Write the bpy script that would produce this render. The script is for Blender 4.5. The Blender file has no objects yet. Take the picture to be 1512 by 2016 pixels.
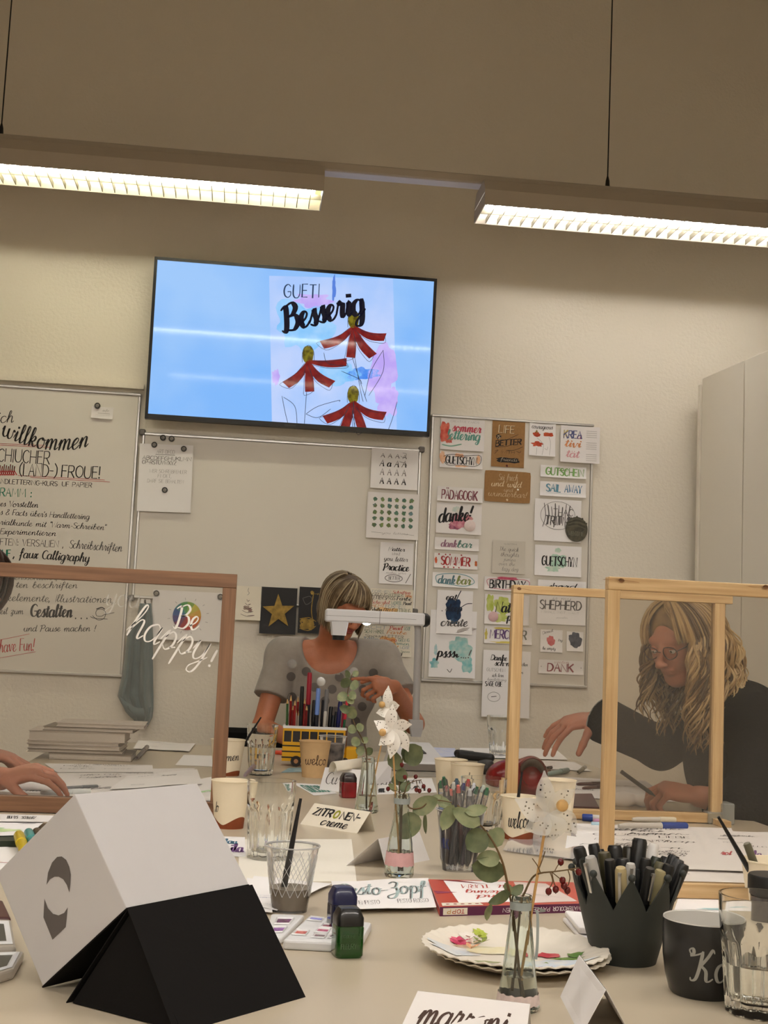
import bpy, bmesh, math, random
import numpy as np
from mathutils import Vector, Matrix, noise
from mathutils.bvhtree import BVHTree
random.seed(7)
S = bpy.context.scene
COL = S.collection
PI = math.pi
V = Vector

# ---------------------------------------------------------------- camera, light, exposure
F = 2500.0                                   # focal length in pixels of the 1512 x 2016 frame
YAW, PITCH, ROLL = (math.radians(a) for a in (-6.23, 6.28, 2.57))
CAM = V((0, 0, 1.11))
fw = V((-math.sin(YAW)*math.cos(PITCH), math.cos(YAW)*math.cos(PITCH), math.sin(PITCH)))
r0 = V((math.cos(YAW), math.sin(YAW), 0)); u0 = r0.cross(fw)
rt = r0*math.cos(ROLL) + u0*math.sin(ROLL); up = u0*math.cos(ROLL) - r0*math.sin(ROLL)
cd = bpy.data.cameras.new('camera'); cam = bpy.data.objects.new('camera', cd); COL.objects.link(cam)
cam.matrix_world = Matrix(((rt.x, up.x, -fw.x, CAM.x), (rt.y, up.y, -fw.y, CAM.y), (rt.z, up.z, -fw.z, CAM.z), (0, 0, 0, 1)))
cd.sensor_fit = 'VERTICAL'; cd.sensor_height = 36; cd.lens = F/2016*36; cd.clip_start = .02
S.camera = cam
w = bpy.data.worlds.new('world'); S.world = w; w.use_nodes = True
w.node_tree.nodes['Background'].inputs[0].default_value = (.9, .8, .7, 1)
w.node_tree.nodes['Background'].inputs[1].default_value = .05
S.view_settings.view_transform = 'Standard'; S.view_settings.look = 'None'
S.view_settings.gamma = 1; S.view_settings.use_curve_mapping = False
EXPO = .70; S.view_settings.exposure = EXPO
LAMP_WARM = (1.0, .95, .74); LAMP_WHITE = (1.0, .94, .865); LAMP_E = 17.0
S.cycles.use_denoising = True
S.cycles.max_bounces = 14; S.cycles.transparent_max_bounces = 24; S.cycles.transmission_bounces = 12
S.cycles.diffuse_bounces = 5; S.cycles.glossy_bounces = 5
S.cycles.sample_clamp_indirect = 6; S.cycles.caustics_refractive = True; S.cycles.blur_glossy = 1.0

TZ = .74                                     # table top height
D = 5.5                                      # distance of the back wall
def ray(x, y): return fw + rt*((x-756)/F) - up*((y-1008)/F)
def T(x, y, z=TZ):
    d = ray(x, y); return CAM + d*((z-CAM.z)/d.z)
def PY(x, y, Y):
    d = ray(x, y); return CAM + d*(Y/d.y)
def proj(p):
    q = V(p)-CAM; k = q.dot(fw); return 756+F*q.dot(rt)/k, 1008-F*q.dot(up)/k
def dep(p): return (V(p)-CAM).dot(fw)
def zfor(p, ypx):                            # height above point p whose image row is ypx
    a, b = 0., 3.
    for _ in range(40):
        m = (a+b)/2
        if proj((p[0], p[1], m))[1] > ypx: a = m
        else: b = m
    return a
def away(p):
    d = V((p[0]-CAM.x, p[1]-CAM.y, 0)); return d.normalized()
def base(x, ybot, r, z=TZ):                  # centre of a round foot whose front edge shows at (x, ybot)
    p = T(x, ybot, z); return p + away(p)*r
def mpp(p): return dep(p)/F                  # metres per pixel there

# ---------------------------------------------------------------- materials
MATS = {}
def mat(name, col, rough=.6, metal=0, var=0, scale=20, bump=0, bscale=200, trans=0, ior=1.45, coat=0, emit=None, estr=0, col2=None, sss=0, wood=False, sheen=0, spec=.5, stretch=None):
    if name in MATS: return MATS[name]
    m = bpy.data.materials.new(name); m.use_nodes = True; nt = m.node_tree; b = nt.nodes['Principled BSDF']
    b.inputs['Base Color'].default_value = (*col, 1); b.inputs['Roughness'].default_value = rough
    b.inputs['Metallic'].default_value = metal; b.inputs['Transmission Weight'].default_value = trans
    b.inputs['IOR'].default_value = ior; b.inputs['Coat Weight'].default_value = coat
    b.inputs['Specular IOR Level'].default_value = spec
    if sss: b.inputs['Subsurface Weight'].default_value = sss; b.inputs['Subsurface Radius'].default_value = (.01, .004, .002)
    if sheen: b.inputs['Sheen Weight'].default_value = sheen
    if emit: b.inputs['Emission Color'].default_value = (*emit, 1); b.inputs['Emission Strength'].default_value = estr
    tc = nt.nodes.new('ShaderNodeTexCoord'); mp = nt.nodes.new('ShaderNodeMapping')
    nt.links.new(tc.outputs['Object'], mp.inputs[0])
    if stretch: mp.inputs['Scale'].default_value = stretch
    if var or col2:
        n = nt.nodes.new('ShaderNodeTexNoise'); n.inputs['Scale'].default_value = scale; n.inputs['Detail'].default_value = 5
        nt.links.new(mp.outputs[0], n.inputs['Vector'])
        cr = nt.nodes.new('ShaderNodeValToRGB'); cr.color_ramp.elements[0].position = .35; cr.color_ramp.elements[1].position = .65
        c2 = col2 or tuple(c*(1-var) for c in col)
        cr.color_ramp.elements[0].color = (*c2, 1); cr.color_ramp.elements[1].color = (*col, 1)
        nt.links.new(n.outputs[0], cr.inputs[0]); nt.links.new(cr.outputs[0], b.inputs['Base Color'])
    if bump:
        n2 = nt.nodes.new('ShaderNodeTexNoise'); n2.inputs['Scale'].default_value = bscale; n2.inputs['Detail'].default_value = 4
        nt.links.new(mp.outputs[0], n2.inputs['Vector'])
        bp = nt.nodes.new('ShaderNodeBump'); bp.inputs['Strength'].default_value = bump; bp.inputs['Distance'].default_value = .004
        nt.links.new(n2.outputs[0], bp.inputs['Height']); nt.links.new(bp.outputs[0], b.inputs['Normal'])
    MATS[name] = m; return m
def srgb(r, g, b): return tuple(((c/255+.055)/1.055)**2.4 if c > 10 else c/255/12.92 for c in (r, g, b))
def ink(r, g, b): return mat('ink_%d_%d_%d' % (r, g, b), srgb(r, g, b), .7)
def wash(r, g, b, r2, g2, b2): return mat('wash_%d_%d_%d' % (r, g, b), srgb(r, g, b), .8, scale=40, col2=srgb(r2, g2, b2))

WALL = mat('plaster', (.80, .745, .645), .9, bump=.55, bscale=70, spec=.2)
PAPER = mat('paper', (.80, .77, .76), .85, bump=.05, bscale=60, spec=.2)
PAPERW = mat('paper_bright', (.86, .84, .84), .85, spec=.2)
CREAM = mat('cream_card', (.80, .74, .62), .85, var=.04, spec=.2)
KRAFT = mat('kraft', srgb(160, 122, 80), .85, var=.1, scale=90, spec=.2)
KRAFT2 = mat('kraft_cup', srgb(205, 172, 128), .8, var=.06, scale=60, spec=.2)
CUPW = mat('cup_paper', srgb(235, 222, 196), .7, var=.03, spec=.3)
CUPB = mat('cup_brown', srgb(132, 66, 32), .8, var=.1)
BOARD = mat('whiteboard', (.70, .66, .59), .22, spec=.4)
ALU = mat('aluminium', (.55, .54, .52), .32, metal=.9)
DKPL = mat('dark_plastic', (.03, .028, .026), .45)
BLACK = mat('black_plastic', (.012, .012, .012), .4)
BLACKM = mat('black_board', (.007, .0062, .006), .75, bump=.05, spec=.12)
WHITE = mat('white_plastic', (.75, .75, .76), .35)
TABLE = mat('table_laminate', srgb(193, 180, 158), .28, var=.02, scale=6, spec=.4)
LAMPH = mat('lamp_housing', (.50, .44, .36), .5)
SKIN = mat('skin', srgb(178, 112, 80), .5, var=.14, scale=25, bump=.15, bscale=160, sss=.08)
SKIN2 = mat('skin_pale', srgb(190, 128, 104), .5, var=.14, scale=25, bump=.15, bscale=160, sss=.08)
LIPS = mat('lips', srgb(150, 70, 62), .45)
BERRY = mat('berry', srgb(96, 14, 12), .25, var=.3, scale=80)
LEAF = mat('eucalyptus', srgb(140, 144, 106), .6, col2=srgb(108, 118, 84), scale=60, bump=.2, bscale=90)
LEAFD = mat('leaf_dark', srgb(104, 110, 76), .6, col2=srgb(78, 88, 58), scale=60)
TWIG = mat('twig', srgb(96, 74, 42), .7, var=.2)
STICK = mat('bamboo', srgb(190, 148, 92), .6, var=.1, scale=60, stretch=(1, 1, .1))
BEAD = mat('wooden_bead', srgb(204, 164, 104), .5, var=.12, scale=90)
VELLUM = mat('vellum', srgb(238, 234, 226), .6, var=.04)
PINKT = mat('pink_tape', srgb(214, 168, 168), .7, var=.1, scale=60)
RIBBON = mat('grey_ribbon', srgb(150, 158, 156), .5)
def pine(name, a, b):
    m = mat(name, a, .5, col2=b, scale=14, stretch=(1, 8, 8), bump=.08, bscale=30)
    return m
def wood_mat(name, a, b, st):
    return mat(name, a, .5, col2=b, scale=9, stretch=st, bump=.06, bscale=30)
WOODX = wood_mat('pine_along_x', srgb(210, 180, 134), srgb(188, 154, 108), (.6, 14, 14))
WOODZ = wood_mat('pine_along_z', srgb(210, 180, 134), srgb(188, 154, 108), (14, 14, .6))
WOODXB = wood_mat('beech_along_x', srgb(136, 100, 74), srgb(114, 82, 60), (.6, 14, 14))
WOODZB = wood_mat('beech_along_z', srgb(136, 100, 74), srgb(114, 82, 60), (14, 14, .6))

def glass_mat(name, col=(1, 1, 1), rough=0.0, ior=1.45):
    if name in MATS: return MATS[name]
    m = bpy.data.materials.new(name); m.use_nodes = True; nt = m.node_tree; nt.nodes.clear()
    o = nt.nodes.new('ShaderNodeOutputMaterial'); g = nt.nodes.new('ShaderNodeBsdfGlass')
    g.inputs['Color'].default_value = (*col, 1); g.inputs['Roughness'].default_value = rough; g.inputs['IOR'].default_value = ior
    nt.links.new(g.outputs[0], o.inputs[0]); MATS[name] = m; return m
def sheet_mat(name, tcol, refl, haze=None, hz=0, rough=.05):
    if name in MATS: return MATS[name]
    m = bpy.data.materials.new(name); m.use_nodes = True; nt = m.node_tree; nt.nodes.clear()
    o = nt.nodes.new('ShaderNodeOutputMaterial'); t = nt.nodes.new('ShaderNodeBsdfTransparent'); t.inputs[0].default_value = (*tcol, 1)
    g = nt.nodes.new('ShaderNodeBsdfGlossy'); g.inputs['Roughness'].default_value = rough; g.inputs[0].default_value = (1, 1, 1, 1)
    fr = nt.nodes.new('ShaderNodeFresnel'); fr.inputs[0].default_value = 1.3
    ml = nt.nodes.new('ShaderNodeMath'); ml.operation = 'MULTIPLY'; ml.inputs[1].default_value = refl; nt.links.new(fr.outputs[0], ml.inputs[0])
    mx = nt.nodes.new('ShaderNodeMixShader'); nt.links.new(ml.outputs[0], mx.inputs[0]); nt.links.new(t.outputs[0], mx.inputs[1]); nt.links.new(g.outputs[0], mx.inputs[2])
    last = mx
    if haze:
        dd = nt.nodes.new('ShaderNodeBsdfDiffuse'); dd.inputs[0].default_value = (*haze, 1)
        m2 = nt.nodes.new('ShaderNodeMixShader')
        n = nt.nodes.new('ShaderNodeTexNoise'); n.inputs['Scale'].default_value = 5; tc = nt.nodes.new('ShaderNodeTexCoord'); nt.links.new(tc.outputs['Object'], n.inputs['Vector'])
        k = nt.nodes.new('ShaderNodeMath'); k.operation = 'MULTIPLY'; k.inputs[1].default_value = hz*2; nt.links.new(n.outputs[0], k.inputs[0])
        nt.links.new(k.outputs[0], m2.inputs[0]); nt.links.new(mx.outputs[0], m2.inputs[1]); nt.links.new(dd.outputs[0], m2.inputs[2]); last = m2
    nt.links.new(last.outputs[0], o.inputs[0]); MATS[name] = m; return m
GLASS = glass_mat('clear_glass', (.995, 1, .995))
GLASSG = glass_mat('greenish_glass', (.955, .98, .965))
WATER = glass_mat('water', (.99, .995, .99), ior=1.33)
PLAST = sheet_mat('clear_plastic_cup', (.97, .97, .97), 1.5, (.85, .85, .85), .022, .1)
ACRYL = sheet_mat('acrylic_pane', (.95, .94, .92), 1.0, (.6, .56, .5), .028, .08)
ACRYLW = sheet_mat('acrylic_pane_dull', (.93, .91, .88), 1.0, (.6, .56, .5), .022, .08)

# ---------------------------------------------------------------- mesh helpers
class MB:
    def __init__(s): s.v = []; s.f = []; s.m = []; s.mats = []
    def mi(s, m):
        if m not in s.mats: s.mats.append(m)
        return s.mats.index(m)
    def add(s, vs, fs, m, X=None):
        n = len(s.v); i = s.mi(m)
        s.v += [tuple(X @ V(v)) if X is not None else tuple(v) for v in vs]
        s.f += [tuple(a+n for a in f) for f in fs]; s.m += [i]*len(fs)
        return s
    def box(s, a, b, m, X=None, bev=0):
        x0, y0, z0 = a; x1, y1, z1 = b
        if bev:
            e = bev
            vs = []
            for (z, q) in ((z0, e), (z0+e, 0), (z1-e, 0), (z1, e)):
                vs += [(x0+q+(e if not q else 0), y0+q, z), (x1-q-(e if not q else 0), y0+q, z), (x1-q, y0+q+(e if not q else 0), z), (x1-q, y1-q-(e if not q else 0), z),
                       (x1-q-(e if not q else 0), y1-q, z), (x0+q+(e if not q else 0), y1-q, z), (x0+q, y1-q-(e if not q else 0), z), (x0+q, y0+q+(e if not q else 0), z)]
            fs = [tuple(range(7, -1, -1)), tuple(range(24, 32))]
            for k in range(3):
                for j in range(8): fs.append((k*8+j, k*8+(j+1) % 8, k*8+8+(j+1) % 8, k*8+8+j))
            return s.add(vs, fs, m, X)
        vs = [(x0, y0, z0), (x1, y0, z0), (x1, y1, z0), (x0, y1, z0), (x0, y0, z1), (x1, y0, z1), (x1, y1, z1), (x0, y1, z1)]
        return s.add(vs, [(3, 2, 1, 0), (4, 5, 6, 7), (0, 1, 5, 4), (1, 2, 6, 5), (2, 3, 7, 6), (3, 0, 4, 7)], m, X)
    def lathe(s, prof, m, n=32, X=None, mod=None, close=False, c0=True, c1=True):
        vs = []; fs = []; k = len(prof)
        for (r, z) in prof:
            for j in range(n):
                a = 2*PI*j/n; rr = r*(mod(a, z, r) if mod else 1)
                vs.append((rr*math.sin(a), -rr*math.cos(a), z))
        for i in range(k-1 if not close else k):
            for j in range(n):
                a, b = i*n+j, i*n+(j+1) % n; c, d = ((i+1) % k)*n+(j+1) % n, ((i+1) % k)*n+j
                fs.append((a, b, c, d))
        if not close:
            if prof[0][0] > 1e-6 and c0: fs.append(tuple(range(n-1, -1, -1)))
            if prof[-1][0] > 1e-6 and c1: fs.append(tuple(range((k-1)*n, k*n)))
        return s.add(vs, fs, m, X)
    def tube(s, pts, rad, m, n=8, X=None, cap=True):
        pts = [V(p) for p in pts]; k = len(pts)
        if not hasattr(rad, '__len__'): rad = [rad]*k
        vs = []; fs = []; prev = None
        for i, p in enumerate(pts):
            t = (pts[min(i+1, k-1)]-pts[max(i-1, 0)]).normalized()
            if prev is None:
                a = V((0, 0, 1)) if abs(t.z) < .9 else V((1, 0, 0)); nn = t.cross(a).normalized()
            else: nn = (prev - t*prev.dot(t)).normalized()
            prev = nn; b = t.cross(nn)
            for j in range(n):
                a = 2*PI*j/n; vs.append(p + (nn*math.cos(a)+b*math.sin(a))*rad[i])
        for i in range(k-1):
            for j in range(n): fs.append((i*n+j, i*n+(j+1) % n, (i+1)*n+(j+1) % n, (i+1)*n+j))
        if cap: fs += [tuple(range(n-1, -1, -1)), tuple(range((k-1)*n, k*n))]
        return s.add(vs, fs, m, X)
    def poly(s, pts2, th, m, X=None, fn=None):    # flat outline in local x,z extruded along -y by th
        n = len(pts2); vs = [(x, 0, z) for x, z in pts2] + [(x, -th, z) for x, z in pts2]
        if fn: vs = [fn(*v) for v in vs]
        fs = [tuple(range(n)), tuple(range(2*n-1, n-1, -1))] + [(i, i+n, (i+1) % n+n, (i+1) % n) for i in range(n)]
        return s.add(vs, fs, m, X)
    def sphere(s, c, r, m, n=14, X=None):
        if not hasattr(r, '__len__'): r = (r, r, r)
        vs = [(c[0], c[1], c[2]-r[2])]; h = n//2; fs = []
        for i in range(1, h):
            t = PI*i/h
            for j in range(n):
                a = 2*PI*j/n; vs.append((c[0]+r[0]*math.sin(t)*math.cos(a), c[1]+r[1]*math.sin(t)*math.sin(a), c[2]-r[2]*math.cos(t)))
        vs.append((c[0], c[1], c[2]+r[2])); L = len(vs)-1
        for j in range(n):
            fs.append((0, 1+(j+1) % n, 1+j)); fs.append((L, L-n+j, L-n+(j+1) % n))
            for i in range(h-2): a = 1+i*n; fs.append((a+j, a+(j+1) % n, a+n+(j+1) % n, a+n+j))
        return s.add(vs, fs, m, X)
    def build(s, name, parent=None, smooth=True, loc=None, rot=None, ang=35):
        me = bpy.data.meshes.new(name); me.from_pydata(s.v, [], s.f)
        for m in s.mats: me.materials.append(m)
        me.polygons.foreach_set('material_index', s.m)
        if smooth:
            me.polygons.foreach_set('use_smooth', [True]*len(s.f))
            try: me.set_sharp_from_angle(angle=math.radians(ang))
            except Exception: pass
        me.update()
        o = bpy.data.objects.new(name, me); COL.objects.link(o)
        if parent is not None:
            o.parent = parent
            if parent.name in WR: o.matrix_parent_inverse = WR[parent.name]
        if loc is not None: o.location = loc
        if rot is not None: o.rotation_euler = rot
        return o
def tag(o, label=None, cat=None, group=None, kind=None):
    if label: o['label'] = label
    if cat: o['category'] = cat
    if group: o['group'] = group
    if kind: o['kind'] = kind
    return o
def thing(name, label, cat, loc=(0, 0, 0), rot=(0, 0, 0), group=None):
    o = bpy.data.objects.new(name, None); COL.objects.link(o); o.empty_display_size = .05
    o.location = loc; o.rotation_euler = rot
    return tag(o, label, cat, group)
WR = {}
def wthing(name, label, cat, loc, group=None):      # a thing whose parts are modelled in room coordinates
    o = thing(name, label, cat, loc, group=group); WR[o.name] = Matrix.Translation(V(loc)).inverted(); return o
def struct(name, mb, **k): return tag(mb.build(name, **k), kind='structure')
def dup(o, parent=None):
    c = o.copy(); COL.objects.link(c); c.parent = parent
    for ch in list(o.children): dup(ch, c)
    return c
def cr(pts, n=6):                                   # catmull-rom
    P = [V(p) for p in pts]
    if len(P) < 3: return P
    out = []
    for i in range(len(P)-1):
        a, b, c, d = P[max(i-1, 0)], P[i], P[i+1], P[min(i+2, len(P)-1)]
        for k in range(n):
            t = k/n; out.append(.5*((2*b)+(c-a)*t+(2*a-5*b+4*c-d)*t*t+(3*b-a-3*c+d)*t**3))
    out.append(P[-1]); return out

# ---------------------------------------------------------------- hand lettering: single-stroke alphabets turned into brush ribbons
CAPS = {
'A': "6;0 0 3 10 6 0;1.2 4 4.8 4", 'B': "5.5;0 0 0 10;~0 10 3.6 9.8 4.6 7.7 3.2 5.6 0 5.3;~0 5.3 4 5.2 5.4 2.7 4 .2 0 0",
'C': "5.5;~5.5 8.4 3.6 10 1 8.6 0 5 1 1.4 3.6 0 5.5 1.6", 'D': "6;0 0 0 10;~0 10 4 9.2 6 5 4 .8 0 0", 'E': "4.5;4.5 10 0 10 0 0 4.5 0;0 5.2 3.8 5.2",
'F': "4.5;4.5 10 0 10 0 0;0 5.2 3.8 5.2", 'G': "6;~5.7 8.4 3.6 10 1 8.6 0 5 1 1.4 3.6 0 5.8 1.6 6 4.4;6 4.4 3.4 4.4", 'H': "5.5;0 0 0 10;5.5 0 5.5 10;0 5 5.5 5",
'I': "1;.5 0 .5 10", 'J': "4;~4 10 4 3 2.8 .2 .6 .6 0 2", 'K': "5.5;0 0 0 10;5.2 10 0 4.4;1.6 5.8 5.5 0", 'L': "4.2;0 10 0 0 4.2 0", 'M': "7.5;0 0 .8 10 3.7 3 6.7 10 7.5 0",
'N': "6;0 0 0 10 6 0 6 10", 'O': "6.4;~3.2 10 .8 8.4 0 5 .8 1.6 3.2 0 5.6 1.6 6.4 5 5.6 8.4 3.2 10", 'P': "5;0 0 0 10;~0 10 4 9.8 5 7.4 3.8 5 0 4.6",
'R': "5.4;0 0 0 10;~0 10 4 9.8 5 7.4 3.8 5 0 4.6;2.4 4.8 5.4 0", 'S': "5;~5 8.6 3 10 .6 9 .6 6.8 2.6 5.2 4.8 3.6 4.6 1 2.4 0 0 1.5", 'T': "5.5;0 10 5.5 10;2.75 10 2.75 0",
'U': "5.8;~0 10 0 3 1.4 .3 2.9 0 4.4 .3 5.8 3 5.8 10", 'V': "6;0 10 3 0 6 10", 'W': "8;0 10 2 0 4 7 6 0 8 10", 'X': "5.6;0 0 5.6 10;0 10 5.6 0", 'Y': "5.6;0 10 2.8 5 5.6 10;2.8 5 2.8 0",
'Z': "5.5;0 10 5.5 10 0 0 5.5 0", '!': "1;.5 10 .5 3;.5 1 .5 0", '-': "3.4;0 4.6 3.4 4.6", '.': "1;.5 1 .5 0", ',': "1;.8 1 .2 -1.6", ':': "1;.5 6 .5 5;.5 1.4 .5 .4",
'(': "2.6;~2.6 11 .4 8 0 5 .4 2 2.6 -1", ')': "2.6;~0 11 2.2 8 2.6 5 2.2 2 0 -1", '"': "2;.3 10 .2 7.6;1.8 10 1.7 7.6", "'": "1;.5 10 .3 7.6",
'&': "6;~6 0 1.5 7 1.8 9.6 3.6 9.6 3.8 7.4 .6 3.6 .6 .8 3 0 5.6 3.6", ' ': "3.4;", '*': "3;0 5 3 5;1.5 3.4 1.5 6.6", '/': "4;0 0 4 10"}
LOW = {
'a': "6;~4.6 4.8 3 6 .8 4.6 .4 1.8 1.8 0 3.8 1.2 4.8 5.6;~4.8 5.8 4.6 1.4 5.2 .1 6.4 1.4", 'b': "5.6;~0 1.6 2.6 7 2.9 10 1.9 10.2 1.3 7 1.2 1.6 2.6 0 4.6 1.6 4.8 4.4 3.2 5.6 1.6 4",
'c': "4.8;~4.4 4.9 3 6 .9 4.8 .5 2 1.8 0 3.6 .3 5 1.8", 'd': "6.2;~4.6 4.8 3 6 .8 4.6 .4 1.8 1.8 0 3.8 1.2 4.8 5.6;~5.2 10.2 4.8 5 4.7 1.2 5.3 .1 6.6 1.4",
'e': "4.6;~0 1.4 2.8 3.2 3.7 5 2.6 6 1 4.6 .7 2 2 0 3.6 .4 5 2", 'f': "4.4;~0 1.4 2.6 6 3.6 9.6 2.4 10.6 1.6 8 1.5 2 1.2 -3 .4 -3.6;0 5.4 4 5.6", 'g': "5.8;~4.6 4.8 3 6 .8 4.6 .4 1.8 1.8 0 3.8 1.2 4.8 5.6;~4.9 5.8 4.7 -1 3.6 -4 1.6 -4 1.4 -2.6 3.6 -.6 6.2 1.6",
'h': "6;~0 1.4 2.4 7 2.8 10 1.8 10.2 1.2 6 1 0;~1.1 2 2.8 5.6 4.2 5.4 4.4 1.2 5 .1 6.2 1.5", 'i': "3;~0 1.4 1.6 5.8 1.4 1.2 2 .1 3.2 1.5;1.8 8.2 1.8 7.4", 'j': "3;~0 1.4 1.8 5.8 1.6 -2 .6 -4 -.8 -3.4;1.9 8.2 1.9 7.4",
'k': "5.6;~0 1.4 2.4 7 2.8 10 1.8 10.2 1.2 6 1 0;~1.1 2.4 3 5.8 4.2 5 3.4 3.2 1.4 3;~2.2 3 3.8 .2 5.8 1.4", 'l': "3.2;~0 1.4 2.4 7 2.6 10 1.7 10.2 1.2 7 1.2 1.4 2 0 3.4 1.5", 'm': "8.6;~0 2.6 1.1 5.8 1.1 0;~1.1 2 2.6 5.7 3.8 5.2 3.9 0;~3.9 2 5.4 5.7 6.6 5.2 6.8 1.2 7.4 .1 8.8 1.5",
'n': "6;~0 2.6 1.1 5.8 1.1 0;~1.1 2 2.8 5.7 4.1 5.2 4.3 1.2 4.9 .1 6.2 1.5", 'o': "5.4;~3 6 1 5 .4 2.6 1.6 .2 3.4 .3 4.6 2.6 4.2 5 3 6 3.4 4.8 5.6 5", 'p': "5.8;~0 2.6 1.4 6 1.2 1 1 -4;~1.3 3.6 2.8 5.8 4.6 4.6 4.8 1.8 3.2 0 1.4 1.2;4.4 1 6 1.6",
'q': "5.6;~4.6 4.8 3 6 .8 4.6 .4 1.8 1.8 0 3.8 1.2 4.8 5.6;~4.8 5.8 4.7 -4 6 -2", 'r': "4.6;~0 1.6 1.2 5.4 1.6 6.6 2 5.4 3.4 5.4 3 2 3.4 .2 4.8 1.5", 's': "4;~0 1.4 2.4 6.4 2.6 4.6 3.4 2 2.4 0 .6 .6;2.8 .3 4.2 1.4",
't': "3.6;~0 1.4 1.8 6 2.2 9 1.6 4 1.6 1 2.4 .1 3.8 1.5;.2 6.6 3.4 6.8", 'u': "6;~0 2.8 .9 5.8 .8 1.6 2.2 0 4 1.4 4.6 5.8;~4.7 5.8 4.5 1.2 5.1 .1 6.2 1.5", 'v': "5.4;~0 3.4 1 5.8 2.2 .2 3.6 1.4 4.4 5.6 5.6 5",
'w': "8;~0 3.4 .9 5.8 1 1.4 2.4 .1 3.8 1.8 4.2 5.6 4.2 1.4 5.6 .1 7 2 7.2 5.6 8.2 4.8", 'x': "5.2;~0 1.4 1.6 5.8 3 3 3.6 .1 5.4 1.4;4.6 5.8 .6 0", 'y': "5.8;~0 2.8 .9 5.8 .9 1.6 2.2 0 4 1.6 4.6 5.8;~4.7 5.8 4.5 -1 3.4 -4 1.6 -4 1.6 -2.4 3.6 -.6 6 1.6",
'z': "5;~.2 5 1.6 6 4.2 5.6 .6 .2;~.6 .2 2.6 .8 3.6 -1 2.6 -3.6 1 -3 2.4 -.8 5.2 1.4", '.': "2;.6 .8 .8 0", ',': "2;.8 1 .2 -1.6", '!': "2.4;~2 10 1.4 6 1.1 3;.9 .9 1 0", '-': "4;.4 3.4 3.4 3.6", ' ': "3.6;", ':': "2;.7 5 .7 4;.7 1 .7 0", '"': CAPS['"'], "'": CAPS["'"], '&': CAPS['&'],
'B': "7;~-1.4 8.6 .4 9.8 1 8 .8 2 0 -.4 -1.4 .4;~.2 9.2 3.6 10.6 5.6 8.6 4 6 1.6 5.4;~1.6 5.4 5.2 5.4 6.4 2.6 4.4 0 1.4 .2", 'K': "7.4;~-2.6 8.6 -3.4 9.8 -2.2 10.4 -1.6 9 -2.6 8 0 8.6 1.8 9.4;~1.8 9.6 1.4 4 .6 .6 -1 0 -1.4 .8;~6.2 9.4 5.4 10.4 4 8 1.6 4.8;~2 5 4 3.4 4.6 .6 5.6 .1 7 1",
'P': "6.4;~-1.4 8.6 .6 9.8 1 8 .6 2 0 -.6;~.2 9.2 3.6 10.6 5.8 8.2 4.2 5.2 1.4 4.8", 'Z': "6.6;~.4 8.6 2.4 10 4.8 8.8 4 5.6 2 5;~2 5 4.6 5 5.4 1 4 -2.6 1 -3.4 .2 -1.6 2.6 -.2 6.4 1.2"}
for k_ in 'CDEFGHILMNSVW': LOW[k_] = CAPS[k_]
def glyph(ch, cursive):
    if cursive and ch in LOW: g = LOW[ch]
    else:
        if cursive is False: ch = ch.upper()
        dots = None
        if ch in 'äÄ': dots = 'A' if not cursive else 'a'
        if ch in 'üÜ': dots = 'U' if not cursive else 'u'
        if dots:
            g = (CAPS if dots.isupper() else LOW)[dots]; hh = 11.2 if dots.isupper() else 7.6
            g += ";1.4 %g 1.4 %g;3.8 %g 3.8 %g" % (hh, hh+1, hh, hh+1)
        else: g = (LOW if cursive else CAPS).get(ch) or CAPS.get(ch.upper()) or CAPS['-']
    p = g.split(';'); out = []
    for s in p[1:]:
        if not s: continue
        sm = s[0] == '~'; n = [float(t) for t in s.lstrip('~').split()]
        pts = [(n[i], n[i+1], 0) for i in range(0, len(n), 2)]
        out.append(cr(pts, 4) if sm else [V(q) for q in pts])
    return float(p[0]), out
def ribbons(strokes, thin, thick):
    vs = []; fs = []
    for st in strokes:
        k = len(st)
        if k < 2: continue
        b0 = len(vs)
        for i, p in enumerate(st):
            t = st[min(i+1, k-1)]-st[max(i-1, 0)]
            if t.length < 1e-9: t = V((1, 0, 0))
            t.normalize(); wd = thin+(thick-thin)*max(0, -t.y)**1.2
            if k > 4 and (i == 0 or i == k-1): wd *= .6
            nn = V((-t.y, t.x, 0))*wd*.5; q = p.copy()
            if i == 0: q = q - t*thin*.4
            if i == k-1: q = q + t*thin*.4
            vs += [q+nn, q-nn]
        for i in range(k-1): fs.append((b0+2*i, b0+2*i+1, b0+2*i+3, b0+2*i+2))
    return vs, fs
def text_strokes(txt, cursive=True, gap=.9, jit=.12, arc=0, slant=0):
    rnd = random.Random(txt); x = 0; out = []
    for i, ch in enumerate(txt):
        wd, ss = glyph(ch, cursive)
        dy = rnd.uniform(-jit, jit)*3
        for s in ss: out.append([V((p.x+x, p.y+dy, 0)) for p in s])
        x += wd + (gap if not cursive or ch == ' ' else gap*.15)
    if slant: out = [[V((p.x+p.y*slant, p.y, 0)) for p in s] for s in out]
    if arc: out = [[V((p.x, p.y - arc*((p.x/x-.5)**2-.25)*4, 0)) for p in s] for s in out]
    return x, out
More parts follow.
